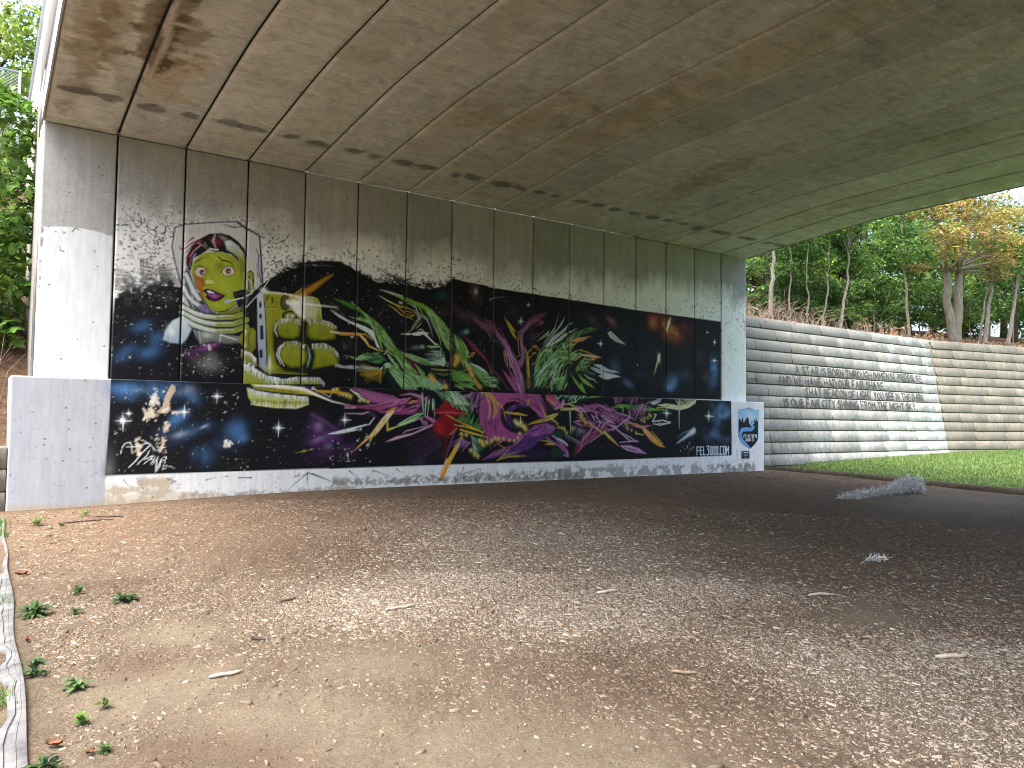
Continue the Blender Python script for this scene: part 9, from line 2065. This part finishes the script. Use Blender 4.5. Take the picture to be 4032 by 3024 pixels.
# ======================= chain link fence =============================================
fe = tag(empty('chain_link_fence', (-1.37, 9.0, 8.9)), 'galvanised chain link fence panel on the bank left of the bridge', 'fence')
for x in (0, -2.4, -4.8): MB().tube([(x, 0, -.9), (x, 0, 2.22)], .032, 8).build('post', M_STEEL, fe)
for z in (.05, 2.19): MB().tube([(0, 0, z), (-4.8, 0, z)], .024, 8).build('rail', M_STEEL, fe)
for z in (1.50, .95): MB().tube([(0, 0, z), (.24, 0, z)], .024, 8).build('brace', M_STEEL, fe)
mb = MB()
for i in range(-26, 56):
    a = i * .088
    for sg in (1, -1):
        p = []
        for z in np.linspace(.06, 2.18, 3):
            x = -(a + (z if sg > 0 else 2.24 - z)); p.append((x, .004 * sg, z))
        lo, hi = sorted((p[0][0], p[-1][0]))
        if hi > 0 or lo < -4.8:
            (x0, _, z0), (x1, _, z1) = p[0], p[-1]
            t0 = max(0, min(1, (0 - x0) / (x1 - x0))) if x0 > 0 or x1 > 0 else None
            cl = lambda x: min(0, max(-4.8, x)); q0, q1 = cl(x0), cl(x1)
            if q0 == q1: continue
            f0, f1 = (q0 - x0) / (x1 - x0), (q1 - x0) / (x1 - x0); p = [(q0, .004 * sg, z0 + (z1 - z0) * f0), (q1, .004 * sg, z0 + (z1 - z0) * f1)]
        mb.tube(p, .0055, 3, False)
mb.build('wire_mesh', M_STEEL, fe)

# ======================= small things on the ground ===================================
def weed(label, x, y, n, L, hgt, wide, pal, seed, up=.35, name='weed'):
    L, hgt, wide, n = L * .7, hgt * .8, wide * .62, int(n * 1.5); pal = [tuple(v * .62 for v in p) for p in pal]
    rg = np.random.default_rng(seed); V, Q, C = [], [], []; z = float(gz(x, y))
    for i in range(n):
        t = rg.uniform(0, 6.28); l = L * rg.uniform(.5, 1.2); e = rg.normal(up, .25); w_ = wide * rg.uniform(.7, 1.3); r0 = rg.uniform(0, L * .35); h0 = rg.uniform(0, hgt); tt = rg.uniform(0, 6.28)
        o_ = np.array([r0 * math.cos(tt), r0 * math.sin(tt), h0]); d = np.array([math.cos(t), math.sin(t), 0]); s = np.array([-math.sin(t), math.cos(t), 0]); b = len(V); c = np.array(pal[rg.integers(len(pal))]) * rg.uniform(.7, 1.3)
        for f, ww, k in ((0, .15, 0), (.35, 1., .5), (.7, .8, .75), (1, .05, .7)):
            p = o_ + d * l * f * math.cos(e) + np.array([0, 0, 1]) * l * (math.sin(e) * k - .25 * f * f * .5); p[2] = max(p[2], .004)
            for sg in (-1, 1): V.append(p + s * w_ * ww * sg + np.array([0, 0, .25 * w_ * ww])); C.append((*c, 1))
            V.append(p); C.append((*(c * .85), 1))
        for k in range(3):
            A = b + k * 3; Q += [[A, A + 2, A + 5, A + 3], [A + 2, A + 1, A + 4, A + 5]]
    me = mesh_np(name, np.array(V), Q); colattr(me, 'col', np.array(C)); o = obj(name, me, M_LEAF); o.location = (x, y, z); return tag(o, label, 'weed', 'weeds in the mulch')
WG = [(.10, .20, .06), (.14, .25, .075), (.075, .16, .05)]; WD = [(.055, .12, .035), (.08, .16, .045), (.04, .09, .03)]
weed('dark low rosette weed nearest the middle of the mulch', -.79, -8.06, 30, .20, .05, .028, WD, 1)
weed('wide leafy weed sprawling over the metal edging', -1.50, -8.2, 60, .20, .07, .022, WG, 2)
weed('small feathery weed behind the dark rosette', -1.12, -7.56, 26, .12, .08, .012, WG, 3, .6)
weed('tiny weed between the sprawling weed and the rosette', -1.20, -8.32, 16, .09, .05, .014, WG, 4, .5)
weed('broad leaved pale green weed in the left foreground', -1.38, -10.35, 16, .13, .06, .035, [(.16, .30, .09), (.20, .34, .12)], 5, .25)
weed('upright leafy weed against the metal edging', -1.58, -9.95, 22, .12, .12, .026, WG, 6, .5)
weed('small bright weed low in the left foreground', -1.42, -11.0, 12, .08, .07, .024, [(.20, .36, .07)], 7, .5)
weed('dark ground weed at the lower left corner', -1.62, -11.55, 40, .13, .05, .018, WD, 8)
weed('little weed nearest the bottom edge', -1.36, -11.45, 12, .07, .04, .016, WG, 9)
weed('bright weed by the grey end of the footing', -1.20, -2.5, 20, .20, .12, .03, [(.20, .34, .07), (.15, .28, .06)], 10, .5)
weed('small bright weed in front of the footing, right of the other', -.50, -1.75, 14, .15, .1, .025, [(.22, .36, .08)], 11, .5)
weed('flat weed in front of the footing between two bright ones', -.90, -2.85, 14, .13, .05, .02, WG, 12)
weed('feathery weed below the broad leaved one', -1.28, -10.8, 16, .09, .05, .012, [(.16, .22, .05)], 13, .5)
for i, (x, y) in enumerate(((18.55, -1.6), (18.45, -3.3), (18.5, -4.6), (18.4, -8.3))): weed(['weed at the timber edging nearest the pier', 'second weed along the timber edging from the pier', 'yellow green weed behind the fibre clump at the timber edging', 'weed at the far right end of the timber edging'][i], x, y, 16, .22, .16, .03, [(.2, .32, .07), (.14, .26, .06)], 20 + i, .6)
rg = np.random.default_rng(66)
def tuft(label, x, y, n, h, spread, seed):
    rg = np.random.default_rng(seed); V = []; C = []
    for _ in range(n):
        a, b = rg.normal(0, spread, 2); t = rg.uniform(0, 6.28); l = h * rg.uniform(.5, 1.2); dx, dy = rg.normal(0, .4, 2) * l; w_ = .005; s = (-math.sin(t) * w_, math.cos(t) * w_); V += [(a - s[0], b - s[1], 0), (a + s[0], b + s[1], 0), (a + dx, b + dy, l)]; c = np.array([.12, .20, .05]) * rg.uniform(.6, 1.5); C += [(*c, 1)] * 3
    me = mesh_np('grass_tuft', np.array(V), None, np.arange(3 * n).reshape(-1, 3)); colattr(me, 'col', np.array(C)); o = obj('grass_tuft', me, M_GRASS); o.location = (x, y, float(gz(x, y))); tag(o, label, 'grass tuft', 'grass tufts outside the metal edging', 'stuff')
tuft('grass tuft outside the metal edging near the footing corner', -1.72, -3.4, 160, .16, .08, 1); tuft('grass tuft outside the metal edging beside the sprawling weed', -1.82, -7.6, 140, .10, .08, 2); tuft('grass tuft outside the metal edging at the left edge, low down', -1.83, -10.4, 160, .10, .07, 3); tuft('sparse grass tuft outside the edging by the footing', -1.66, -2.2, 120, .14, .06, 4)
# curled dead leaves
for i, (x, y, s_, lab) in enumerate(((-1.52, -6.35, .055, 'curled orange brown dead leaf beside the far metal edging'), (-1.58, -9.05, .035, 'small rusty dead leaf below the sprawling weed'), (-1.56, -11.25, .042, 'red brown dead leaf in the lower left corner'), (-1.42, -11.45, .03, 'dark dead leaf by the lowest weed'), (10.5, -7.6, .06, 'reddish dead leaf on the dark mulch'))):
    mb = MB(); k = 7
    for a in range(k + 1):
        u = a / k * 2 - 1
        for b_ in range(5): v = b_ / 4 * 2 - 1; w_ = (1 - u * u) ** .6 * .55; mb.v.append((u * s_, v * w_ * s_, .012 + s_ * (.5 * v * v * .8 + .25 * u * u + .08 * math.sin(u * 6 + v * 3))))
    for a in range(k):
        for b_ in range(4): A = a * 5 + b_; mb.q.append([A, A + 1, A + 6, A + 5])
    o = mb.build('dead_leaf', mat_plain('rust brown leaf', (.15, .065, .035), .85, 0, 18, .4) if i == 0 else bpy.data.materials['rust brown leaf'], None, True); o.location = (x, y, float(gz(x, y))); o.rotation_euler = (0, 0, i * 1.3); tag(o, lab, 'leaf', 'dead leaves on the mulch')
# sticks and bigger slivers of wood that stand out from the mulch
ST = [(-.55, -2.5, .75, .012, .15, (.07, .05, .04), 'long dark stick in front of the grey footing end'), (-.2, -2.15, .45, .012, -.2, (.06, .045, .035), 'short dark stick right of the long one'), (-.15, -9.9, .16, .012, 2.2, (.06, .05, .04), 'dark twig on the sandy patch'), (-.55, -10.6, .22, .016, .1, (.42, .35, .27), 'pale flat sliver of wood in the left foreground'), (.45, -8.8, .20, .012, .35, (.08, .06, .05), 'dark twig left of the pale chips'), (1.2, -9.6, .30, .015, 0, (.45, .38, .29), 'long pale sliver of wood in the middle of the mulch'), (3.2, -10.1, .26, .018, -.1, (.48, .42, .34), 'pale wood sliver on the bleached patch'), (3.9, -13.0, .24, .02, -.5, (.42, .36, .28), 'broad pale sliver in the right foreground'), (2.0, -12.2, .17, .014, -.8, (.22, .16, .11), 'brown stick on the dark brown patch'), (4.9, -11.3, .28, .015, -.5, (.40, .34, .27), 'pale stick at the right edge of the chips')]
for i, (x, y, L, r, t, col, lab) in enumerate(ST):
    m_ = mat_plain('wood ' + str(i), col, .9, 0, 30, .35); rg = np.random.default_rng(i); mb = MB(); P = [((f - .5) * L, rg.normal(0, L * .02), .012 + .008 * rg.random()) for f in np.linspace(0, 1, 6)]; mb.tube(P, [r * .5, r, r * .9, r, r * .8, r * .35], 5)
    if i not in (3, 5, 6, 7): mb.tube([P[3], (P[3][0] + L * .12, L * .10, .03)], [r * .6, r * .25], 4)
    o = mb.build('stick', m_); o.location = (x, y, float(gz(x, y))); o.rotation_euler = (0, 0, t); tag(o, lab, 'stick', 'sticks on the mulch')
# tangled fibre stuffing
def fluff(name, label, path, rad, nf, flen, seed, cat='stuffing'):
    rg = np.random.default_rng(seed); base = Vector((path[0][0], path[0][1], float(gz(path[0][0], path[0][1])))); root = tag(empty(name, base), label, cat); P, R = [], []
    for i in range(len(path) - 1):
        for f in np.linspace(0, 1, 9)[:-1]:
            p = np.array(path[i]) * (1 - f) + np.array(path[i + 1]) * f; r = rad[i] * (1 - f) + rad[i + 1] * f; P.append(p); R.append(r * rg.uniform(.8, 1.2))
    V, Q, C = [], [], []
    for p, r in zip(P, R):              # lumpy core
        zc = p[2]; sg = 10
        for k in range(sg):
            a = 2 * math.pi * k / sg; q = r * rg.uniform(.35, .8); V.append((p[0] + .25 * q * math.cos(a) - base.x, p[1] + q * math.cos(a) - base.y, max(zc + q * math.sin(a), float(gz(p[0], p[1])) + .002) - base.z)); g_ = rg.uniform(.35, .6); C.append((g_, g_ * .98, g_ * .94, 1))
    for i in range(len(P) - 1):
        for k in range(10): Q.append([i * 10 + k, i * 10 + (k + 1) % 10, i * 10 + 10 + (k + 1) % 10, i * 10 + 10 + k])
    me = mesh_np('core', np.array(V), Q); colattr(me, 'col', np.array(C)); obj('core', me, M_FLUFF, root)
    V, Q, C = [], [], []
    for _ in range(nf):
        i = rg.integers(len(P)); p, r = P[i], R[i]; a = rg.uniform(-.3, 3.44); q = r * rg.uniform(.7, 1.05); s = np.array([p[0] + rg.normal(0, r * .5), p[1] + q * math.cos(a), p[2] + q * math.sin(a)]); d = rg.normal(0, 1, 3); nr = np.array([0, math.cos(a), math.sin(a)]); d -= .97 * (d @ nr) * nr; d[2] *= .5; d /= np.linalg.norm(d); w_ = rg.uniform(.003, .007); g_ = rg.uniform(.25, .9); b = len(V); side = np.cross(d, rg.normal(0, 1, 3)); side /= np.linalg.norm(side) + 1e-6; c2 = rg.normal(0, .8, 3)
        for k in range(4):
            f = k / 3; pt = s + d * flen * f + c2 * flen * .4 * f * f; pt[2] = max(pt[2], float(gz(pt[0], pt[1])) + .004)
            for sg in (-1, 1): V.append(pt + side * w_ * sg - np.array(base)); C.append((g_, g_ * .99, g_ * .97, 1))
        for k in range(3): A = b + 2 * k; Q.append([A, A + 1, A + 3, A + 2])
    me = mesh_np('fibres', np.array(V), Q); colattr(me, 'col', np.array(C)); obj('fibres', me, M_FLUFF, root)
z0 = .05
fluff('fibre_stuffing', 'long tangled clump of grey white fibre stuffing lying near the lawn edging', [(13.55, -6.1, z0 + .03), (14.1, -6.12, z0 + .07), (14.6, -6.05, z0 + .06), (15.1, -6.08, z0 + .08), (15.55, -6.05, z0 + .10), (15.95, -6.03, z0 + .14), (16.2, -6.02, z0 + .17), (16.5, -6.05, z0 + .16), (16.68, -6.05, z0 + .06)], [.03, .07, .045, .07, .05, .10, .22, .20, .05], 5200, .12, 71)
fluff('fibre_tuft', 'small tuft of grey fibre alone on the dark mulch', [(6.95, -10.55, .05), (7.1, -10.58, .08), (7.25, -10.62, .05)], [.015, .03, .015], 90, .06, 72)
